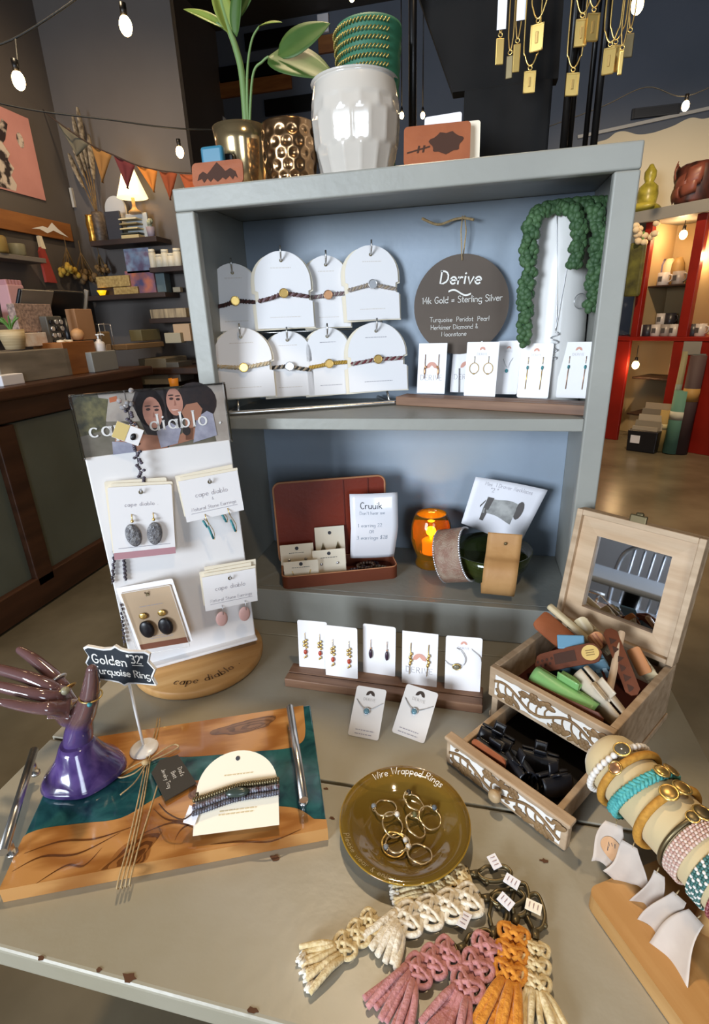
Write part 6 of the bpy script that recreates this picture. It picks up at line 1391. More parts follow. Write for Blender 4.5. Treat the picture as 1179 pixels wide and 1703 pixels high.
pts = [(-1.0, -.92), (-.92, -.5), (-1.08, -.0), (-.92, .42), (-1.02, .86), (-.9, .98), (-.4, .9), (-.15, .98), (0, 1.15), (.15, .98), (.4, .9), (.9, .98), (1.02, .86), (.92, .42), (1.08, 0), (.92, -.5), (1.0, -.92), (.4, -.94), (.15, -1.0), (0, -1.15), (-.15, -1.0), (-.4, -.94)]
m = MB(); m.at(tuple(cn), ry=-.02); m.prism([(x*sw2, z*sh2) for x, z in pts], 0, .0045); m.build('frame', WGLOSS, t)
m = MB(); m.at(tuple(cn), ry=-.02); m.prism([(x*sw2*.955, z*sh2*.90) for x, z in pts], -.0006, .001); m.build('slate', SLATEB, t)
m = MB(); m.at(tuple(cn), ry=-.02)
fit = lambda s_, w_, g=1.3: w_*9/text_width(s_, g)
write(m, 'Golden', flat_xz(-sw2*.80, sh2*.10, -.0011, -.02), fit('Golden', sw2*1.06), 1.3, x=0, jit=.3); write(m, '"32"', flat_xz(sw2*.32, sh2*.28, -.0011, .02), fit('"32"', sw2*.5, 1.0), 1.4, x=0, gap=1.0); m.grid(lambda u, v: (sw2*.42+sw2*.34*u, -.0011, sh2*.14+.0012*v+.001*u), 2, 1)
write(m, 'Turquoise Ring', flat_xz(sw2*.03, -sh2*.52, -.0011, .0), fit('Turquoise Ring', sw2*1.72, 1.0), 1.5, jit=.3, gap=1.0); m.build('lettering', CHALK, t)
# ------------------------------------------------------------------ lower walnut strip with cards
card_strip('walnut strip holding five jewellery cards on the table in front of the hutch', (-0.1692,-0.2078,0), (0.1889,-0.2167,0), .048, .018, .0003)
lg = 'jewellery cards in the lower walnut strip'
t, w, h = std_card('white card with gold leaf and coral drop earrings, leftmost in the lower strip', (-0.1239,-0.1683,0.016,0.6987,0.0574,0.1002), 6, .004, group=lg)
def cluster(t, w, h):
    for s in (-1, 1):
        x = s*w*.25
        m = MB(); ear_hook(m, x, h*.62, .012); 
        for k in range(5): m.sph((x+.0022*(-1)**k, -.003, h*(.6-.035*k)), (.0026, .0016, .003), 7, 5)
        m.build('gold_leaves', GOLD, t)
        m = MB(); m.sph((x, -.003, h*.36), (.0036, .0026, .005), 8, 6); m.build('coral_bead', mat('coral', '#b3432c', .3), t)
        m = MB(); m.sph((x+.001, -.003, h*.27), (.0018, .0015, .0035), 7, 5); m.sph((x-.002, -.003, h*.24), (.0016, .0014, .002), 7, 5); m.build('gold_drop', GOLD, t)
cluster(t, w, h)
t, w, h = std_card('white card with gold leaf and coral drop earrings, second in the lower strip', (-0.0649,-0.1849,0.016,-1.4017,0.0613,0.1047), 6, .004, group=lg); cluster(t, w, h)
t, w, h = std_card('white card with dark plum drop earrings, third in the lower strip', (0.0019,-0.1656,0.016,-3.2946,0.0609,0.102), 6, .004, group=lg)
for s in (-1, 1):
    x = s*w*.25; m = MB(); ear_hook(m, x, h*.56, .014); m.sph((x, -.003, h*.54), .0018, 7, 5); m.build('earring_hook', ROSE, t)
    m = MB(); m.sph((x, -.003, h*.43), (.0036, .003, .0095), 10, 8); m.build('plum_bead', mat('plum_bead', '#3d2c3a', .2), t)
t, w, h = std_card('square cornered white card with gold threader earrings over a pink sun, fourth in lower strip', (0.0779,-0.1829,0.016,-1.9152,0.0628,0.1062), 6, .0004, group=lg); derive_print(t, w, h, .5, True)
for s in (-1, 1):
    x = s*w*.25; m = MB(); m.tube([(x, -.002, h*.8), (x-.002, -.003, h*.22)], .0007, 5)
    for k in range(4): m.sph((x+.001*(-1)**k, -.0035, h*(.6-.06*k)), (.0026, .002, .0036), 7, 5)
    m.build('earring', GOLD, t)
t, w, h = std_card('white card with a fine chain bracelet and grey stone, fifth in the lower strip', (0.1537,-0.1841,0.016,1.2149,0.0613,0.1063), 6, .004, cat='bracelet card', name='bracelet_card_small', group=lg)
derive_print(t, w, h, .87)
m = MB(); chain(m, [(-w*.5, -.001, h*.55), (-w*.4, -.003, h*.5), (-w*.2, -.003, h*.47), (0, -.003, h*.5), (w*.06, -.003, h*.62), (-w*.05, -.003, h*.75), (-w*.2, -.002, h*.8)], .0007); chain(m, [(w*.2, -.002, h*.8), (w*.45, -.002, h*.68), (w*.5, -.001, h*.58)], .0006); m.build('chain', SILVER, t)
m = MB(); m.sph((-w*.18, -.004, h*.465), (.0062, .003, .0048), 10, 8); m.build('grey_stone', mat('grey_stone', '#77715f', .3), t)
m = MB(); m.tube([(-w*.18+.0068*math.cos(a), -.004, h*.465+.0053*math.sin(a)) for a in [2*PI*i/20 for i in range(20)]], .0009, 5, closed=True); m.build('gold_setting', GOLD, t)
ng = 'necklace cards leaning on the lower strip'
for lb, C_, s in (('pale necklace card with blue stone leaning on the lower strip, left one', (-0.0007,-0.3051,0.0008,-3.9832,0.0518,0.0802), 1), ('pale necklace card with blue stone leaning on the lower strip, right one', (0.0704,-0.292,0.0008,-16.3327,0.0569,0.0815), 1)):
    t, w, h = std_card(lb, C_, 52, .004, mat('necklace_card_stock', '#dcd5d0', .3), cat='necklace card', name='necklace_card', group=ng)
    b = MB(); logo_sun(b, 0, h*.84, w*.14, -.0006); b.build('logo', mat('logo_brown', '#3d3029', .6), t)
    b = MB(); write(b, 'DERIVE', flat_xz(0, h*.72, -.0006), w*.085, .6, gap=2.4); b.build('lettering', mat('logo_grey', '#8d8580', .6), t)
    m = MB(); chain(m, [(-w*.42, -.001, h*.72), (-w*.2, -.002, h*.58), (0, -.003, h*.53), (w*.22, -.002, h*.6), (w*.46, -.001, h*.72)], .0006); m.build('chain', SILVER, t)
    m = MB(); m.sph((-w*.02, -.003, h*.51), (.0048, .003, .0048), 12, 8); m.build('blue_stone', mat('blue_stone', '#5d8290', .12, coat=.6), t); m = MB(); m.tube([(-w*.02+.0052*math.cos(a), -.003, h*.51+.0052*math.sin(a)) for a in [2*PI*i/20 for i in range(20)]], .0008, 5, closed=True); m.build('setting', SILVER, t)
    m = MB(); microtext(m, 0, h*.13, w*.66, 2, .006, .0014, y=-.0005); m.build('print', INKL, t)
# ------------------------------------------------------------------ amber plate with rings
pc = Vector((.0862, -.4535, .0003))
t = thing('amber_glass_plate', 'round amber glass plate with white writing on its rim, holding wire wrapped rings', 'plate', tuple(pc))
AMP = mat('amber_plate_glass', '#b18d3c', .07, trans=.68, ior=1.35, coat=.4)
m = MB(); m.lathe([(.040, 0), (.044, .0005), (.048, .0025), (.056, .0075), (.0700, .0165), (.0835, .0215), (.0848, .0225), (.0835, .0238), (.0690, .0192), (.056, .0105), (.048, .0062), (.040, .0050), (.001, .0048)], 80, True, False); m.build('glass', AMP, t)
m = MB(); m.tube([(.0842*math.cos(a), .0842*math.sin(a), .0225) for a in [2*PI*i/80 for i in range(80)]], .0012, 6, closed=True); m.build('rim', mat('amber_rim', '#b08a2c', .08, trans=.3, coat=.6), t)
def rimz(r): return .0192+(.0238-.0192)*(r-.069)/(.0835-.069)+.0006
def bent(a_mid, r0, up=1):
    def f(x, y):
        r = r0+y; a = math.radians(a_mid)-up*x/r0; return (r*math.cos(a), r*math.sin(a), rimz(r))
    return f
m = MB(); write(m, 'Wire Wrapped Rings', bent(93, .0725), .0086, 1.0, jit=.5, gap=1.4, slant=.1)
m.build('lettering', CHALK, t)
m = MB(); write(m, 'Please wear & enjoy', lambda x, y: (lambda r, a: (r*math.cos(a), r*math.sin(a), rimz(r)))(.0815-y, math.radians(238)+x/.078), .0070, .8, jit=.5, gap=1.8); m.build('small_lettering', mat('faint_chalk', '#b9ad90', .8), t)
def wire_ring(px, label, stone, tilt, rz, mt, r=.0152):
    x, y, z = px; 
    g = thing('wire_wrapped_ring', label, 'ring', (x, y, pc.z+.0056+.0016), rz, 'wire wrapped rings on the amber plate', rx=tilt)
    lift = abs(math.sin(math.radians(tilt)))*r
    g.location.z = pc.z+.0053+lift+.0013
    m = MB(); m.tube([(r*math.cos(a), r*math.sin(a), .0006*math.sin(5*a)) for a in [2*PI*i/36 for i in range(36)]], .0012, 7, closed=True); m.build('band', mt, g)
    m = MB(); m.tube([(r+.0020*math.cos(5*a), .0045*math.sin(a)*1.2, .0024*math.sin(5*a)) for a in [PI*(i/40-.5) for i in range(41)]], .0007, 5); m.build('wire_wrap', mt, g)
    MB().sph((r+.0008, 0, .0015), .0036, 12, 8).build('stone', stone, g)
PEARL = mat('pearl', '#dcd4c8', .2, coat=.5); GLB = mat('pale_blue_crystal', '#aeb6c0', .1, trans=.5); DST = mat('dark_stone', '#38332c', .2); LAB = mat('labradorite', '#59616a', .15)
WG = mat('ring_gold', '#ecd2a4', .25, .9)
for px, lb, st, ti, rz, mt in (((0.0574,-0.432,0.012), 'silver gold ring with pale crystal at the top left of the plate', GLB, 12, 185, WG), ((0.0946,-0.4193,0.012), 'ring with dark round stone at the top of the plate', DST, 30, 125, WG), ((0.1182,-0.437,0.012), 'ring with grey stone at the right of the group on the plate', LAB, 20, 75, WG), ((0.0714,-0.4591,0.012), 'ring with white pearl left of the centre of the plate', PEARL, 35, 80, WG), ((0.1009,-0.4552,0.012), 'ring with faint green stone in the centre of the plate', mat('green_stone', '#6b6a48', .2), 35, 105, WG), ((0.0806,-0.479,0.016), 'ring with clear crystal, front left, overlapping another ring', GLB, 14, 215, WG), ((0.0762,-0.4809,0.012), 'thin ring lying under the crystal ring at the front left', PEARL, 10, 30, GOLD), ((0.1097,-0.488,0.012), 'ring with big white pearl at the front of the plate', PEARL, 15, 160, WG)):
    wire_ring(px, lb, st, ti, rz, mt)
# ------------------------------------------------------------------ macrame key chains
def macrame(label, top, mid, end, w, col, clasp_dir, clasp=True, fringe=.5, spread=1.7, tagp=None, seed=0, zb=.0003, tip=None, clen=.052, nf=10):
    rn = random.Random(seed)
    top = Vector(top); mid = Vector(mid); end = Vector(end); o = Vector((top.x, top.y, zb))
    t = thing('macrame_key_chain', label, 'key chain', tuple(o), 0, 'macrame key chains fanned out on the table')
    th = w*.22+.0015; T = Vector((0, 0, th)); A = top-o; A.z = 0; Bm = mid-o; Bm.z = 0; E = end-o; E.z = 0
    d = (Bm-A); Ln = d.length; d.normalize(); s = Vector((-d.y, d.x, 0))
    m = MB(); nk = max(3, round(Ln/(w*.68)))
    # knotted body: per knot two outer loops and a crossing lattice
    r = w*.088
    for k in range(nk):
        c0 = A+d*(Ln*k/nk)+T; st = Ln/nk; 
        for sg in (-1, 1):
            m.tube(smooth([c0+s*sg*w*.12, c0+d*st*.18+s*sg*w*.47+Vector((0, 0, th*.1)), c0+d*st*.55+s*sg*w*.5, c0+d*st*.85+s*sg*w*.38, c0+d*st+s*sg*w*.12], 4), r*1.15, 7)
            m.tube(smooth([c0+s*sg*w*.42+d*st*.1, c0+d*st*.4+s*sg*w*.08+Vector((0, 0, th*.55)), c0+d*st*.6-s*sg*w*.1+Vector((0, 0, th*.55)), c0+d*st*.95-s*sg*w*.42], 4), r, 7)
            m.tube(smooth([c0+s*sg*w*.3+d*st*.35, c0+d*st*.62+s*sg*w*.22+Vector((0, 0, th*.5)), c0+d*st*.95+s*sg*w*.05+Vector((0, 0, th*.3))], 4), r, 7)
    m.tube([A+T*.8, Bm+T*.8], w*.2, 8, flat=.6)
    m.build('knotted_cord', col, t)
    m = MB(); e = (E-Bm); Lf = e.length; e.normalize(); es = Vector((-e.y, e.x, 0))
    for i in range(nf):
        u = (i/(nf-1)-.5)*2; u += rn.uniform(-.14, .14); z1 = th*rn.uniform(.4, 1.7)
        p0 = Bm+s*u*w*.32+T*(1+.3*rn.random()); p1 = Bm+e*Lf*.35+es*u*w*.62*spread*.6+Vector((0, 0, z1)); p2 = Bm+e*Lf*rn.uniform(.9, 1.04)+es*u*w*.62*spread+Vector((0, 0, w*.12+.0012+rn.uniform(0, .5)*th))
        P_ = smooth([p0, p1, p2], 6); n = len(P_)
        m.tube(P_, [w*.095+w*.035*math.sin(PI*j/n) for j in range(n)], 7)
    m.build('fringe', col, t)
    if tip is not None:
        m = MB()
        for i in range(nf*3):
            u = rn.uniform(-1, 1); b_ = Bm+e*Lf*rn.uniform(.78, .95)+es*u*w*.62*spread+Vector((0, 0, rn.uniform(.3, 1.1)*th)); m.tube([b_, b_+e*Lf*.2+es*rn.uniform(-1, 1)*w*.15+Vector((0, 0, -th*.2))], [w*.11, w*.05], 6)
        m.build('frayed_tips', tip, t)
    if clasp:
        cd = Vector((clasp_dir[0], clasp_dir[1], 0)).normalized(); cs = Vector((-cd.y, cd.x, 0)); z = Vector((0, 0, .006)); a = A+z
        m = MB(); m.tube([a-cd*.002+cs*.009*math.cos(q)+cd*.004*math.sin(q) for q in [2*PI*i/16 for i in range(16)]], .0019, 7, closed=True); m.cyl(a+cd*.002, a+cd*.012, .0038, .0045, 12); m.build('swivel', BRASS, t)
        L2 = clen
        hk = smooth([a+cd*.012, a+cd*.018-cs*.007, a+cd*L2*.62-cs*.0095, a+cd*L2*.9-cs*.005, a+cd*L2+cs*.0005, a+cd*L2*.9+cs*.0075, a+cd*L2*.72+cs*.0085], 5)
        m = MB(); m.tube(hk, .0023, 8, flat=1.5); m.tube([a+cd*.012+cs*.002, a+cd*L2*.45+cs*.0085, a+cd*L2*.72+cs*.0085], .0021, 8); m.build('snap_hook', BRASS, t)
        m = MB(); m.sph(a+cd*L2*.4-cs*.010, (.003, .003, .003), 8, 6); m.build('thumb_stud', BRASS, t)
    if tagp is not None:
        g = Vector(tagp[0])-o; ax = Vector((math.cos(tagp[1]), math.sin(tagp[1]), 0)); ay = Vector((-ax.y, ax.x, 0)); m = MB()
        q = [g-ax*.0055-ay*.0085, g+ax*.0055-ay*.0085+Vector((0, 0, .002)), g+ax*.0055+ay*.0085+Vector((0, 0, .002)), g-ax*.0055+ay*.0085]
        v0 = [m._v(p) for p in q]; v1 = [m._v(p+Vector((0, 0, .0007))) for p in q]; m._f(v0[::-1]); m._f(v1)
        for i in range(4): m._f([v0[i], v0[(i+1) % 4], v1[(i+1) % 4], v1[i]])
        m.build('price_tag', tagp[2] if len(tagp) > 2 else PAPER, t)
        m = MB()
        for j in (-1, 0, 1):
            m.poly([tuple(g+ax*x+ay*(j*.0045+y)+Vector((0, 0, .0027))) for x, y in ((-.003, -.0004), (.003, -.0004), (.003, .0004), (-.003, .0004))])
        m.build('tag_print', mat('tag_print', '#9a7672', .7), t)
    return t
def yarn(n, c, c2): return mat(n, c, .95, col2=c2, scale=(160, 160, 160), sheen=.2, bump=.3, bscale=260)
YCR = yarn('cream_yarn', '#e2cfa6', '#cdb684'); YCW = yarn('ivory_yarn', '#ece2d0', '#d8c9ad'); YPK = yarn('pink_yarn', '#c98d8a', '#b87a7a'); YOR = yarn('orange_yarn', '#dd9434', '#cc8226'); YTP = yarn('white_tips', '#efe9de', '#e0d8c8')
macrame('cream macrame key chain furthest left with a fluffy white tip on the table', (0.0703,-0.5662,0.008), (0.0351,-0.6091,0.008), (0.004,-0.6313,0.008), .026, YCR, (1, .75), False, spread=1.25, tip=YTP, seed=1)
macrame('cream macrame key chain touching the plate rim, rearmost of the fan', (0.1685,-0.4986,0.008), (0.1166,-0.5287,0.008), (0.0848,-0.5397,0.008), .024, YCR, (0.2155,-0.4953,0.006)[:1]+(-.42,) if False else (1, .22), True, spread=.9, tagp=((0.1996,-0.4821,0.012), .5, PAPER), seed=2, tip=YTP)
macrame('wide ivory macrame key chain with long tan fringe, second from the rear', (0.1817,-0.524,0.01), (0.0938,-0.5684,0.01), (0.0772,-0.6046,0.01), .033, YCW, (1, .22), True, spread=1.15, tagp=((0.2186,-0.5037,0.014), 1.1, PAPER), seed=3)
macrame('pink macrame key chain with long loose fringe, left of the two pink ones', (0.1566,-0.5819,0.008), (0.1132,-0.6146,0.008), (0.0934,-0.6567,0.008), .029, YPK, (.8, .42), True, spread=1.45, tagp=((0.1653,-0.5548,0.012), -.4, PAPER), seed=4, clen=.045)
macrame('pink macrame key chain next to the orange one', (0.1947,-0.5651,0.008), (0.1645,-0.6205,0.008), (0.149,-0.6587,0.008), .030, YPK, (.25, 1), True, spread=1.35, tagp=((0.2106,-0.5275,0.014), .9, PAPER), seed=5)
macrame('orange macrame key chain with its clasp upright, right of the pink ones', (0.2188,-0.5473,0.008), (0.2107,-0.6011,0.008), (0.1946,-0.6493,0.008), .030, YOR, (.3, 1), True, spread=1.3, tagp=None, seed=6)
macrame('cream macrame key chain furthest right in the fan', (0.2397,-0.5585,0.008), (0.2363,-0.603,0.008), (0.2385,-0.6338,0.008), .026, YCR, (.12, 1), True, spread=1.6, tagp=((0.2404,-0.5274,0.014), 1.3, CREAM), seed=7)

# ------------------------------------------------------------------ carved wooden jewellery box
CARVEW = mat('white_inlay_paint', '#e6e0d8', .6); CARVE = mat('carved_brown', '#8a6c48', .6, col2='#75593a', scale=40)
BXW, BXD, BXH = .197, .217, .108
bx = thing('carved_jewelry_box', 'open pale carved wooden box with a mirror in its lid and a pulled out drawer', 'jewellery box', (.3395, -.2002, .0003), -37)
bw, bd, BT = BXW/2, BXD/2, .011
DZ = .052
def bb(name, m, boxes, par=bx, bev=.0015):
    b = MB()
    for x0, x1, y0, y1, z0, z1 in boxes: b.box(((x0+x1)/2, (y0+y1)/2, (z0+z1)/2), (x1-x0, y1-y0, z1-z0), bev, 2)
    return b.build(name, m, par)
bb('body', MANGO, [(-bw, -bw+BT, -bd+BT, bd-BT, 0, BXH), (bw-BT, bw, -bd+BT, bd-BT, 0, BXH), (-bw, bw, bd-BT, bd, 0, BXH), (-bw, bw, -bd, -bd+BT, DZ, BXH), (-bw+BT, bw-BT, -bd+BT, bd-BT, DZ-.004, DZ+.003), (-bw+BT, bw-BT, -bd+BT, bd-BT, 0, .004)])
bb('bottom_moulding', MANGO, [(-bw-.003, -bw, -bd+.01, bd, 0, .012), (bw, bw+.003, -bd+.01, bd, 0, .012)])
bb('felt_lining', mat('felt_red', '#4a1d16', .9), [(-bw+BT, bw-BT, -bd+BT, bd-BT, DZ+.003, DZ+.005)], bev=.0002)
def carving(par, x0, x1, z0, z1, y, seed, knob=False):
    """white inlay field with carved vines, leaves and flowers on a face looking to -y"""
    rn = random.Random(seed); w = x1-x0; h = z1-z0
    m = MB(); n = 26
    up = [(x0+w*i/n, y, z1-h*.05*rn.random()) for i in range(n+1)]; lo_ = [(x0+w*i/n, y, z0+h*.05*rn.random()) for i in range(n+1)]
    for i in range(n): m.poly([lo_[i], lo_[i+1], up[i+1], up[i]])
    m.build('white_inlay', CARVEW, par)
    m = MB(); ph = rn.random()
    def vx(u): return (x0+w*u, y-.001, z0+h*(.5+.3*math.sin(u*PI*3.2+ph)))
    m.tube([vx(i/50) for i in range(51)], .0022, 6)
    for k in range(13):
        u = (k+.5)/13; p = Vector(vx(u)); sg = 1 if k % 2 else -1
        cz = z0+h*(.5+.34*sg*(-1 if math.sin(u*PI*3.2+ph)*sg > 0 else 1)); q = Vector((p.x+w*.035, y-.001, min(max(cz, z0+h*.16), z1-h*.16)))
        m.tube(smooth([p, p.lerp(q, .5)+Vector((-w*.02, 0, 0)), q], 5), .0014, 6)
        if k % 3 == 1:
            for i in range(6):
                a = 2*PI*i/6; m.sph((q.x+.0052*math.cos(a), y-.0008, q.z+.0052*math.sin(a)), (.0042, .0014, .0042), 8, 5)
            m.sph((q.x, y-.0014, q.z), (.0026, .0014, .0026), 8, 5)
        else:
            m.sph(q, (.0092, .0013, .0044), 9, 6, Matrix.Rotation(rn.uniform(-.9, .9), 3, 'Y')); m.sph((q.x-w*.03, y-.001, q.z-.004*sg), (.0072, .0012, .0036), 8, 5, Matrix.Rotation(rn.uniform(-.9, .9), 3, 'Y'))
    for k in range(16):
        m.sph((x0+w*rn.uniform(.04, .96), y-.0006, z0+h*rn.choice((.08, .92, .2, .8))), (.0045, .0011, .0024), 8, 5, Matrix.Rotation(rn.uniform(-1, 1), 3, 'Y'))
    m.build('carved_vines', CARVE, par)
carving(bx, -bw+.012, bw-.008, DZ+.007, BXH-.009, -bd-.0006, 3)
# drawer
dy0 = -.2265; dxo = .009
d_ = MB(); d_.box((dxo, dy0+.006, .0245), (.192, .013, .047), .0025, 3); d_.box((dxo, dy0+.006, .0465), (.198, .017, .006), .002); dr = d_.build('drawer', MANGO, bx)
bb('drawer_tray', MANGO, [(dxo-.082, dxo-.073, dy0+.0126, -bd+.09, .0075, .042), (dxo+.070, dxo+.079, dy0+.0126, -bd+.09, .0075, .042), (dxo-.073, dxo+.070, dy0+.0126, -bd+.09, .0075, .011)], dr)
bb('drawer_lining', mat('drawer_dark', '#17110e', .8), [(dxo-.073, dxo+.070, dy0+.0127, -bd+.09, .0111, .0125)], dr, .0002)
carving(dr, dxo-.088, dxo+.088, .006, .041, dy0-.0009, 8)
m = MB(); m.at((dxo, dy0-.002, .0235), rx=PI/2); m.lathe([(.004, 0), (.004, .006), (.008, .008), (.0095, .013), (.007, .017), (.003, .0185)], 18); m.build('knob', mat('knob_wood', '#a98f6c', .5), dr)
# lid with mirror
LL = math.radians(10.5); lm = MB()
LXF = Matrix.Translation((0, bd, BXH)) @ Matrix.Rotation(-LL, 4, 'X')
def lb(name, m, boxes, bev=.0015, par=bx):
    b = MB(); b.M = LXF.copy()
    for x0, x1, y0, y1, z0, z1 in boxes: b.box(((x0+x1)/2, (y0+y1)/2, (z0+z1)/2), (x1-x0, y1-y0, z1-z0), bev, 2)
    return b.build(name, m, par)
LH = .208
lid = lb('lid', MANGO, [(-bw, bw, -.002, .006, 0, LH), (-bw, -bw+.010, -.022, -.0021, 0, LH), (bw-.010, bw, -.022, -.0021, 0, LH), (-bw+.010, bw-.010, -.022, -.0021, LH-.010, LH), (-bw+.010, bw-.010, -.022, -.0021, 0, .008)])
FRW = mat('mirror_frame_wood', '#c7ac8e', .55, col2='#b49676', scale=(6, 6, 60), detail=5)
fi = .030; fx0, fx1, fz0, fz1 = -bw+.0101, bw-.0101, .0081, LH-.0101
fm = MB(); fm.M = LXF.copy()
O4 = [(fx0, fz0), (fx1, fz0), (fx1, fz1), (fx0, fz1)]; I4 = [(fx0+fi, fz0+fi), (fx1-fi, fz0+fi), (fx1-fi, fz1-fi), (fx0+fi, fz1-fi)]
fm.rings([[(x, -.0022, z) for x, z in O4], [(x, -.012, z) for x, z in O4], [(x, -.0145, z) for x, z in I4], [(x, -.0022, z) for x, z in I4]], True, False, False, False); fm.build('mirror_frame', FRW, lid)
b = MB(); b.M = LXF.copy(); b.box((0, -.0045, (fz0+fz1)/2), (fx1-fx0-2*fi+.004, .003, fz1-fz0-2*fi+.004)); b.build('mirror', MIRROR, lid)
b = MB(); b.M = LXF.copy(); b.box((0, -.018, LH+.004), (.026, .006, .016), .002); b.box((0, -.015, LH+.012), (.012, .008, .008), .003); b.build('clasp', BRASS, lid)
for s in (-1, 1):
    b = MB(); b.box((s*bw*.62, bd-.012, BXH-.004), (.032, .003, .014), .0005); b.cyl((s*bw*.62-.016, bd-.008, BXH+.002), (s*bw*.62+.016, bd-.008, BXH+.002), .0028, n=10); b.build('hinge', BRASS, bx)
# ------------------------------------------------------------------ claw clips lying in the box and in the drawer
BXM = Matrix.Translation((.3395, -.2002, .0003)) @ Matrix.Rotation(math.radians(-37), 4, 'Z')
CLL = {'cream': mat('claw_cream', '#cbb995', .35), 'green': mat('claw_green', '#7fae6c', .3), 'beige': mat('claw_beige', '#c2b49f', .35), 'blue': mat('claw_blue', '#55707f', .35), 'black': DKPLASTIC}
def claw(label, p, rot, L, col, leather=None, eng=None, group='claw clips in the wooden box', spot=None, open_=.55, nt=8, hgt=.034, panel=(1.05, .036)):
    """hair claw: two toothed half shells hinged along the top (x = length)"""
    t = thing('claw_hair_clip', label, 'hair clip', tuple(BXM @ Vector(p)), 0, group)
    t.rotation_euler = (BXM.to_3x3().to_4x4() @ Matrix.Rotation(math.radians(rot[2]), 4, 'Z') @ Matrix.Rotation(math.radians(rot[1]), 4, 'Y') @ Matrix.Rotation(math.radians(rot[0]), 4, 'X')).to_euler()
    for s in (-1, 1):
        m = MB(); 
        def fn(u, v):
            x = (u-.5)*L; q = 1-.25*(2*u-1)**2
            a = v*1.5; return (x, s*(hgt*.62*math.sin(a)*q*open_*1.6+.002), -hgt*(1-math.cos(a))*.9*q+.004)
        m.grid(fn, 14, 8)
        for k in range(nt):
            u0, u1 = (k+.2)/nt, (k+.75)/nt
            a, b = Vector(fn(u0, 1)), Vector(fn(u1, 1)); dn = Vector((0, -s*.008, -.012))
            m.poly([tuple(a), tuple(b), tuple(b.lerp(a, .3)+dn), tuple(a.lerp(b, .3)+dn)])
        m.build('arm', CLL[col], t, solid=.0022)
        m = MB(); m.grid(lambda u, v: ((u-.5)*L*.34, s*(.002+.008*v), .004+.016*v*(1-.2*v)), 6, 4); m.build('handle', CLL[col], t, solid=.0022)
    m = MB(); m.cyl((-L*.2, 0, .003), (L*.2, 0, .003), .0026, n=10); m.build('hinge', CLL[col], t)
    if leather:
        pw, phh = L*panel[0]/2, panel[1]/2
        pts = rrect(2*pw, 2*phh, phh*.55, 6, -pw, -phh)
        m = MB(); s = -1; nrm = Matrix.Rotation(math.radians(-38), 4, 'X')
        m.M = Matrix.Translation((0, -hgt*.34-.006, -.006)) @ Matrix.Rotation(math.radians(-52), 4, 'X')
        m.prism(pts, -.0012, .0016, 'xy'); lp = m.build('leather_panel', leather, t)
        m = MB(); m.M = Matrix.Translation((0, -hgt*.34-.006, -.006)) @ Matrix.Rotation(math.radians(-52), 4, 'X')
        # the outside of the panel faces away from the arms
        zf = .0019
        if eng == 'patch': m.poly([(x*pw, y*phh, zf) for x, y in ((-.3, -.35), (.3, -.35), (.3, .35), (-.3, .35))])
        if eng == 'dots':
            for k in range(9): m.poly([(x*.0032+pw*(-.8+.2*k), y*.0032+phh*.35*(-1)**k, zf) for x, y in circ(0, 0, 1, n=8)])
        if eng == 'trees':
            for k in range(7): m.poly([(pw*(-.85+.25*k)+x, y+phh*-.2, zf) for x, y in ((-.004, -.005), (.004, -.005), (0, .012))])
        if eng: m.build('engraving', BURN, lp)
        else: m.bm.free()
        if spot:
            m = MB(); m.M = Matrix.Translation((0, -hgt*.34-.006, -.006)) @ Matrix.Rotation(math.radians(-52), 4, 'X')
            m.poly([(pw*.52+x, y, .0021) for x, y in circ(0, 0, .0135, .012, n=24)]); m.build('round_sticker', mat('sticker_yellow', '#d2b16a', .6), lp)
            m = MB(); m.M = Matrix.Translation((0, -hgt*.34-.006, -.006)) @ Matrix.Rotation(math.radians(-52), 4, 'X')
            for j in range(3): m.poly([(pw*.52+x, y+.003*(j-1), .0023) for x, y in ((-.006, -.0006), (.006, -.0006), (.006, .0006), (-.006, .0006))])
            m.build('sticker_print', mat('sticker_ink', '#7a6238', .7), lp)
    return t
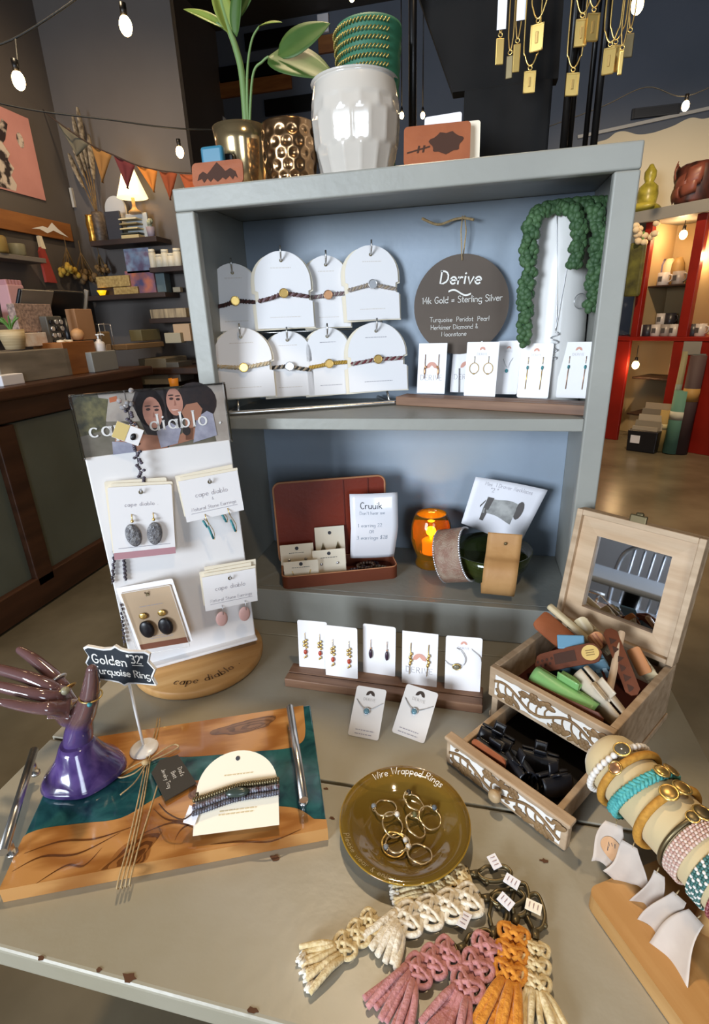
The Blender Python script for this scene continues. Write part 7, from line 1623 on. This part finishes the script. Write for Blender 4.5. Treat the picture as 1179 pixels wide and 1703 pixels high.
def plate_clip(label, q, leather, bulge=.006, claw_col=None, extras=None, nt=9, claw_side=1, round_=.35, group='claw clips in the wooden box', depth=.020):
    """leather-faced clip: q = four corners (tl, tr, br, bl) in box coordinates; claw arms sit behind the face"""
    q = [Vector(p) for p in q]; c = sum(q, Vector())/4
    ex = ((q[1]+q[2])-(q[0]+q[3])); Lx = ex.length/2; ex.normalize()
    ey = ((q[0]+q[1])-(q[3]+q[2])); Ly = ey.length/2; ey = (ey-ex*ey.dot(ex)).normalized(); nz = ex.cross(ey)
    if nz.y > 0 and abs(nz.y) > abs(nz.z) or nz.z < -.2: nz = -nz
    t = thing('claw_hair_clip', label, 'hair clip', tuple(BXM @ c), 0, group); t.rotation_euler = (0, 0, math.radians(-37))
    def P(x, y, z=0): return tuple(ex*x+ey*y+nz*(z+bulge*(1-(2*x/Lx)**2)))
    m = MB(); n = 16; th = .0028
    R_ = rrect(Lx, Ly, min(Lx, Ly)*round_, 5, -Lx/2, -Ly/2)
    # face, back and rim, with enough columns to carry the curve
    cols = [-Lx/2+Lx*i/n for i in range(n+1)]
    def yr(x):
        r = min(Lx, Ly)*round_; d = Lx/2-abs(x)
        return Ly/2-(r-math.sqrt(max(0, r*r-(r-d)**2)) if d < r else 0)
    top = [[P(x, yr(x)*(-1+2*j/6), 0) for j in range(7)] for x in cols]; bot = [[P(x, yr(x)*(-1+2*j/6), -th) for j in range(7)] for x in cols]
    ring = [top[i] + bot[i][::-1] for i in range(n+1)]
    m.rings(ring, True, True, True, False); lp = m.build('leather_panel', leather, t)
    if claw_col:
        col = CLL[claw_col]
        for s in (1, -1):
            m = MB(); m.grid(lambda u, v: P((u-.5)*Lx*.96, claw_side*Ly*(s*.10-.55*v if s == 1 else -.35-.5*v)*(1 if s == 1 else .8), -th-.002-depth*(v**1.4 if s == 1 else .3+v)), 14, 6)
            for k in range(nt):
                x0, x1 = (-.46+.92*(k+.15)/nt)*Lx, (-.46+.92*(k+.8)/nt)*Lx; y0 = claw_side*Ly*(-.45 if s == 1 else -.68); z0 = -th-.002-depth*(1 if s == 1 else 1.3)
                m.poly([P(x0, y0, z0), P(x1, y0, z0), P(x1*.98+x0*.02, y0-claw_side*.010, z0-.004), P(x0*.98+x1*.02, y0-claw_side*.010, z0-.004)])
            m.build('arm', col, t, solid=.0024)
        m = MB(); m.cyl(P(-Lx*.25, 0, -th-.006), P(Lx*.25, 0, -th-.006), .003, n=10); m.build('hinge', col, t)
    if extras: extras(lp, P, Lx, Ly)
    return t
def ex_dark(lp, P, Lx, Ly):
    m = MB(); 
    for k in range(4): x0, x1 = Lx*(-.10+.05*k*1.6-.06), Lx*(-.10+.05*(k+1)*1.6-.06); m.poly([P(x0, -Ly*.25, .0005), P(x1, -Ly*.25, .0005), P(x1, Ly*.3, .0005), P(x0, Ly*.3, .0005)])
    m.build('burnt_patch', BURN, lp)
    m = MB()
    for k in range(7): x = Lx*(-.44+.04*k); y = Ly*.12*(-1)**k; m.poly([P(x+.0024*math.cos(a), y+.0024*math.sin(a), .0005) for a in [2*PI*i/7 for i in range(7)]])
    m.build('burnt_dots', BURN, lp)
    m = MB(); m.poly([P(Lx*.36+.0125*math.cos(a), Ly*.02+.0125*math.sin(a)*.95, .0012) for a in [2*PI*i/26 for i in range(26)]]); m.build('round_sticker', mat('sticker_yellow', '#d2b16a', .6), lp)
    m = MB()
    for j in (-1, 0, 1): m.poly([P(Lx*.36+x, Ly*.02+.0035*j+y, .0018) for x, y in ((-.006, -.0005), (.006, -.0005), (.006, .0005), (-.006, .0005))])
    m.build('sticker_print', mat('sticker_ink', '#7a6238', .7), lp)
def ex_tree(lp, P, Lx, Ly):
    m = MB()
    for k in range(6): x = Lx*(-.4+.14*k); m.poly([P(x-.006, -Ly*.28, .0006), P(x+.006, -Ly*.22, .0006), P(x+.002, Ly*.02, .0006), P(x-.001, Ly*(.15+.1*(k % 2)), .0006), P(x-.004, 0, .0006)])
    m.build('burnt_trees', BURN, lp)
def ex_stripe(lp, P, Lx, Ly):
    for k in range(3):
        m = MB(); x = Lx*(-.25+.22*k); m.poly([P(x, -Ly*.4, .0006), P(x+Lx*.08, -Ly*.4, .0006), P(x+Lx*.08, Ly*.4, .0006), P(x, Ly*.4, .0006)]); m.build('brown_stripe', LEATH, lp)
plate_clip('orange leather clip sticking out of the left back of the box', ((-0.0963,0.005,0.1341), (-0.0912,0.045,0.1539), (-0.0332,0.045,0.115), (-0.0325,0.005,0.1111)), LEATH, .004, None, round_=.2)
m = MB(); m.box((0, 0, 0), (.085, .012, .010), .004, 3); m.box((0, .010, -.006), (.08, .010, .006), .003)
a, b = Vector((-0.0861,0.05,0.1529)), Vector((-0.0224,0.05,0.1251)); d = (b-a)
o = m.build('cream_claw_bar', CLL['cream']); o.location = tuple(BXM @ ((a+b)/2)); o.rotation_euler = (BXM.to_3x3() @ d.to_track_quat('X', 'Z').to_matrix()).to_euler(); tag(o, 'cream claw bar lying along the orange leather clip at the back of the box', 'hair clip')
plate_clip('small cream curved claw clip at the back of the box under the mirror', ((-0.0533,0.06,0.1368), (-0.0356,0.065,0.1545), (-0.0125,0.06,0.1371), (-0.0261,0.055,0.1185)), CLL['cream'], .006, 'cream', round_=.3, nt=5, depth=.012)
plate_clip('peach leather clip with brown stripes in the middle of the box', ((-0.0154,0.035,0.1379), (0.0024,0.04,0.1579), (0.0169,0.04,0.1357), (0.0044,0.03,0.1192)), LEATHP, .004, 'cream', ex_stripe, nt=4, depth=.012)
plate_clip('long brown leather clip with burnt trees slanting down the right of the box', ((0.0896,-0.005,0.1134), (0.0201,0.055,0.1596), (0.0022,0.045,0.1556), (0.0789,-0.02,0.1025)), LEATHD, .004, None, ex_tree, round_=.3)
plate_clip('cream toothed claw half beside the long brown leather clip in the box', ((0.0019,0.045,0.1509), (0.0101,0.045,0.1548), (0.0872,-0.025,0.1063), (0.0755,-0.03,0.1084)), mat('claw_inner', '#c7a98a', .4), .003, None, lambda lp, P, Lx, Ly: [MB().poly([P(-Lx*.4, -Ly*(.4-.14*k), .0006), P(Lx*.3, -Ly*(.42-.14*k), .0006), P(Lx*.3, -Ly*(.38-.14*k), .0006), P(-Lx*.4, -Ly*(.36-.14*k), .0006)]).build('tooth_slot', BURN, lp) for k in range(1)], round_=.2)
plate_clip('peach leather clip at the back right corner of the box', ((0.0412,0.055,0.1295), (0.0569,0.06,0.1441), (0.0836,0.045,0.1173), (0.0694,0.04,0.103)), LEATHP, .003, 'cream', nt=4, depth=.012, round_=.15)
plate_clip('dark brown leather claw clip with yellow round sticker and blue grey claws in the box', ((-0.0693,-0.03,0.0996), (0.0228,0.005,0.1643), (0.0306,-0.015,0.1348), (-0.0503,-0.045,0.087)), LEATHD, .008, 'blue', ex_dark, nt=10, round_=.45)
claw('bright green plastic claw clip lying at the front of the box', (0.0067,-0.062,0.1032), (-24, 6, 0), .100, 'green', None, nt=9, hgt=.034)
claw('beige plastic claw clip beside the green one at the front right of the box', (0.0508,-0.045,0.1104), (22, 24, -14), .082, 'beige', None, nt=8, hgt=.030)
plate_clip('brown leather clip standing along the front wall of the box below the green clip', ((-0.0498,-0.086,0.1002), (0.0737,-0.086,0.1089), (0.0753,-0.092,0.0926), (-0.0487,-0.092,0.0833)), LEATHD, .003, None, round_=.3)
t = MB(); t.box((0, 0, 0), (.040, .004, .022), .002, 3); o = t.build('leather_hair_tab', mat('blue_leather', '#5f8aa3', .5)); tag(o, 'small blue rectangular leather tab on top of the clips in the box', 'hair clip')
o.location = tuple(BXM @ Vector((-0.0201,-0.008,0.1446))); o.rotation_euler = (math.radians(-38), math.radians(-8), math.radians(-6))
dg = 'dark claw clips in the drawer'
claw('black claw clip at the left end of the drawer', (dxo-.05, -.165, .044), (0, 8, 15), .05, 'black', None, group=dg, nt=6, hgt=.026)
claw('orange brown leather clip at the left front of the drawer', (dxo-.038, -.190, .040), (-30, 4, 4), .055, 'black', LEATH, None, group=dg, panel=(1.0, .032), hgt=.024)
claw('black claw clip in the middle front of the drawer', (dxo+.002, -.190, .046), (10, -10, -30), .05, 'black', None, group=dg, nt=6, hgt=.028)
claw('black claw clip in the middle back of the drawer', (dxo+.012, -.150, .042), (0, 0, 25), .05, 'black', None, group=dg, nt=6, hgt=.026)
claw('black claw clip at the right end of the drawer', (dxo+.046, -.172, .044), (5, 12, 70), .05, 'black', None, group=dg, nt=6, hgt=.028)
# ------------------------------------------------------------------ bracelet roll on a wooden stand
VEL = mat('cream_velvet', '#cdb98f', .8, sheen=.3)
ra = math.radians(-60)
st = thing('bracelet_roll_stand', 'cream velvet bracelet roll on a pale wooden base at the front right corner', 'jewellery stand', (0.334,-0.3632,0.102)[:2]+(.0003,) if False else (.3345, -.3785, .0003), -60)
# local x runs along the roll towards the camera
RR, RZ = .0365, .103
m = MB(); m.at((0, 0, RZ), ry=PI/2); m.lathe([(.002, -.006), (.018, -.0055), (.028, -.002), (.034, .006), (.0358, .016), (RR, .04), (RR, .26), (.034, .288), (.02, .297), (.002, .298)], 40); m.build('roll', VEL, st)
bl = (0.2995,-0.5007,0.022); b2 = (0.3501,-0.4629,0.022)
ca, sa = math.cos(ra), math.sin(ra)
def sl(p): dx, dy = p[0]-.3345, p[1]+.3785; return (dx*ca+dy*sa, -dx*sa+dy*ca)
L0 = sl(bl)
m = MB(); m.prism(rrect(.19, .165, .012, 5, L0[0], L0[1]), 0, .022, 'xy'); ob = m.build('base_board', OAK, st)
m = MB(); m.cyl((.16, 0, .021), (.16, 0, RZ), .011, n=18); m.build('post', OAK, st)
def on_roll(label, x, tilt, r_, kind, cols, gname='bracelets on the velvet roll', name='bracelet', nb=40, charm=None, off=0):
    c = Vector((x, 0, RZ)); base = Matrix.Translation(st.location) @ Matrix.Rotation(ra, 4, 'Z')
    t = thing(name, label, 'bracelet', tuple(base @ c), -60, gname)
    Rr = RR+r_*1.02
    def pt(a): return Vector((tilt*Rr*math.cos(a+off), Rr*math.sin(a), Rr*math.cos(a)*1.0))
    N = 72; P_ = [pt(2*PI*i/N) for i in range(N)]
    m = MB()
    if kind == 'bead':
        for i in range(nb): m.sph(pt(2*PI*i/nb), r_, 9, 6)
    elif kind == 'band': m.tube([p for p in P_], r_, 8, closed=True); 
    elif kind == 'braid':
        for s in range(3):
            Q = []
            for i in range(144):
                a = 2*PI*i/144; ph_ = a*18+2*PI*s/3; p = pt(a); rad = Vector((0, math.sin(a), math.cos(a)))
                Q.append(p+Vector((1, 0, 0))*r_*1.1*math.cos(ph_)+rad*r_*.35*math.sin(2*ph_))
            m.m_(s % len(cols)); m.tube(Q, r_*.55, 6, closed=True)
    elif kind == 'wide':
        for k in range(5):
            for i in range(nb):
                m.m_((i+k) % len(cols)); m.sph(pt(2*PI*(i+.5*(k % 2))/nb)+Vector(((k-2)*r_*1.25, 0, 0)), r_*.8, 6, 5)
    m.build('band', cols, t)
    if charm:
        for (a, mt, s) in charm:
            p = pt(a)*1.0; rad = Vector((0, math.sin(a), math.cos(a))); p = p+rad*(r_*.8)
            q = rad.to_track_quat('Z', 'X').to_matrix()
            m = MB(); m.sph(p, (s, s, s*.35), 14, 8, q); m.build('charm', mt, t)
            m = MB(); u = q @ Vector((1, 0, 0)); v = q @ Vector((0, 1, 0)); m.tube([p+(u*math.cos(b)+v*math.sin(b))*s*1.05 for b in [2*PI*i/20 for i in range(20)]], s*.16, 6, closed=True); m.build('charm_rim', GOLD, t)
    return t
GLS = mat('smoky_glass', '#5c5648', .08, coat=.6); MUST = mat('mustard_cord', '#c08a35', .8, col2='#a9762a', scale=220); TQC = mat('turquoise_cord', '#5fb3ae', .7, col2='#3f9394', scale=220)
PKC = mat('pink_bead', '#caa596', .45, col2='#b58f84', scale=200); TLZ = mat('teal_zigzag', '#3f6a66', .4); WNE = mat('wine_bead', '#7a2f37', .35)
on_roll('white pearl bead bracelet with smoky stone charm, furthest back on the velvet roll', .024, .22, .0042, 'bead', [BONE], nb=36, charm=[(-.25, GLS, .0085)])
on_roll('thick mustard cord bracelet next to the pearl one on the roll', .041, .12, .0045, 'band', [MUST], charm=[(-.75, ROSE, .0068)])
on_roll('turquoise braided bracelet with gold tree charm on the roll', .062, .28, .0046, 'braid', [TQC], charm=[(.12, GOLD, .0075), (.5, GOLDD, .0075)])
on_roll('flat mustard bracelet with two gold coins in the middle of the roll', .095, .05, .0046, 'band', [MUST], charm=[(-.22, GOLDD, .0085), (.18, GOLDD, .0085)])
on_roll('bronze leaf charm bracelet near the right edge of the photo on the roll', .123, .06, .0026, 'band', [BRASS], charm=[(.12, BRASS, .0085), (-.2, BRASS, .006)])
on_roll('pale pink crocheted bead bracelet on the near part of the roll', .135, .06, .0026, 'wide', [PKC, mat('pink_pale', '#d3bdb0', .5)], nb=72)
on_roll('teal and white zigzag bead bracelet on the near part of the roll', .162, .05, .0025, 'wide', [TLZ, TLZ, BONE], nb=75)
on_roll('wine red bead bracelet nearest the camera on the roll', .184, .05, .0026, 'wide', [WNE, mat('wine_pale', '#9a5a5a', .4)], nb=72)
# tags and cord ends hanging below the roll
CRD = mat('paper_tag', '#cbbdb0', .65, col2='#bdaea2', scale=30)
def hang_tag(label, x, y, z, w, h, rz, tilt, mt=CRD, oval=False, curl=.01):
    base = Matrix.Translation(st.location) @ Matrix.Rotation(ra, 4, 'Z')
    t = thing('bracelet_tag', label, 'tag', tuple(base @ Vector((x, y, z))), rz, 'paper tags under the bracelets')
    t.rotation_euler.x = math.radians(tilt)
    sx = x*57
    def fn(u, v, d=0): return ((u-.5)*w*(.35+.75*v-.15*v*v)+.004*math.sin(sx+4*v), curl*math.sin(PI*u)*v+curl*.5*math.sin(3*u+sx)*v*v+d, -h*v*(1+.10*math.sin(2.2*PI*u+sx)*v))
    m = MB(); m.grid(fn, 12, 10); m.build('card', mt, t, solid=.0006)
    m = MB(); m.tube([(0, 0, -.002), (0, .003, .004)], .0007, 5); m.build('string', TWINE, t)
    if oval:
        m = MB(); m.poly([fn(.5+x_, .55+z_, -.0012) for x_, z_ in circ(0, 0, .33, .24, n=24)]); m.build('printed_oval', mat('oval_print', '#c0936a', .6), t)
        m = MB(); write(m, 'AV', lambda a, b: fn(.5+a/w*1.2, .62-b/h*1.2, -.0022), .008, 1.1); m.build('lettering', INK, t)
    return t
hang_tag('paper tag with a tan printed oval hanging under the turquoise bracelet', .066, -.038, .074, .052, .050, -14, -34, oval=True)
hang_tag('plain pale paper tag behind the mustard coin bracelet', .090, -.036, .068, .046, .046, -30, -26)
hang_tag('long cream paper tag hanging below the pink bead bracelet', .122, -.036, .070, .030, .062, -38, -20)
hang_tag('curled white paper tag below the teal zigzag bracelet', .146, -.036, .070, .038, .066, -48, -28)
hang_tag('wide curled cream paper tag hanging nearest the camera', .170, -.036, .070, .046, .066, -58, -32)
# ------------------------------------------------------------------ cafe table and chair seen in the box mirror
ALU = mat('brushed_aluminium', '#c8ccd2', .3, .9); TBT = mat('cafe_top', '#9aa0a8', .35)
t = thing('cafe_table', 'grey topped cafe table on a black pedestal, seen only in the box mirror', 'table', (-1.36, -1.42, FZ), 38)
MB().box((0, 0, .735), (.7, .7, .03), .01).build('tabletop', TBT, t)
m = MB(); m.cyl((0, 0, .02), (0, 0, .72), .04); m.build('pedestal', BLACK, t); m = MB(); m.box((0, 0, .012), (.5, .5, .024), .01); m.build('base', BLACK, t)
t = thing('metal_cafe_chair', 'pale metal chair with a slatted curved back, seen only in the box mirror', 'chair', (-1.98, -1.93, FZ), 129)
m = MB(); m.box((0, 0, .45), (.4, .4, .03), .012); m.build('seat', ALU, t)
for x in (-.18, .18):
    for y in (-.18, .18): m = MB(); m.cyl((x, y, .44), (x*1.15, y*1.15, 0), .014, n=10); m.build('leg', ALU, t)
m = MB(); m.tube(smooth([(-.19, .19, .45), (-.2, .23, .75), (-.14, .25, .87), (0, .255, .9), (.14, .25, .87), (.2, .23, .75), (.19, .19, .45)], 6), .016, 10); m.build('back_frame', ALU, t)
for k in range(5): m = MB(); x = -.12+.06*k; m.cyl((x, .2, .46), (x*1.05, .248, .875), .008, n=8); m.build('back_slat', ALU, t)
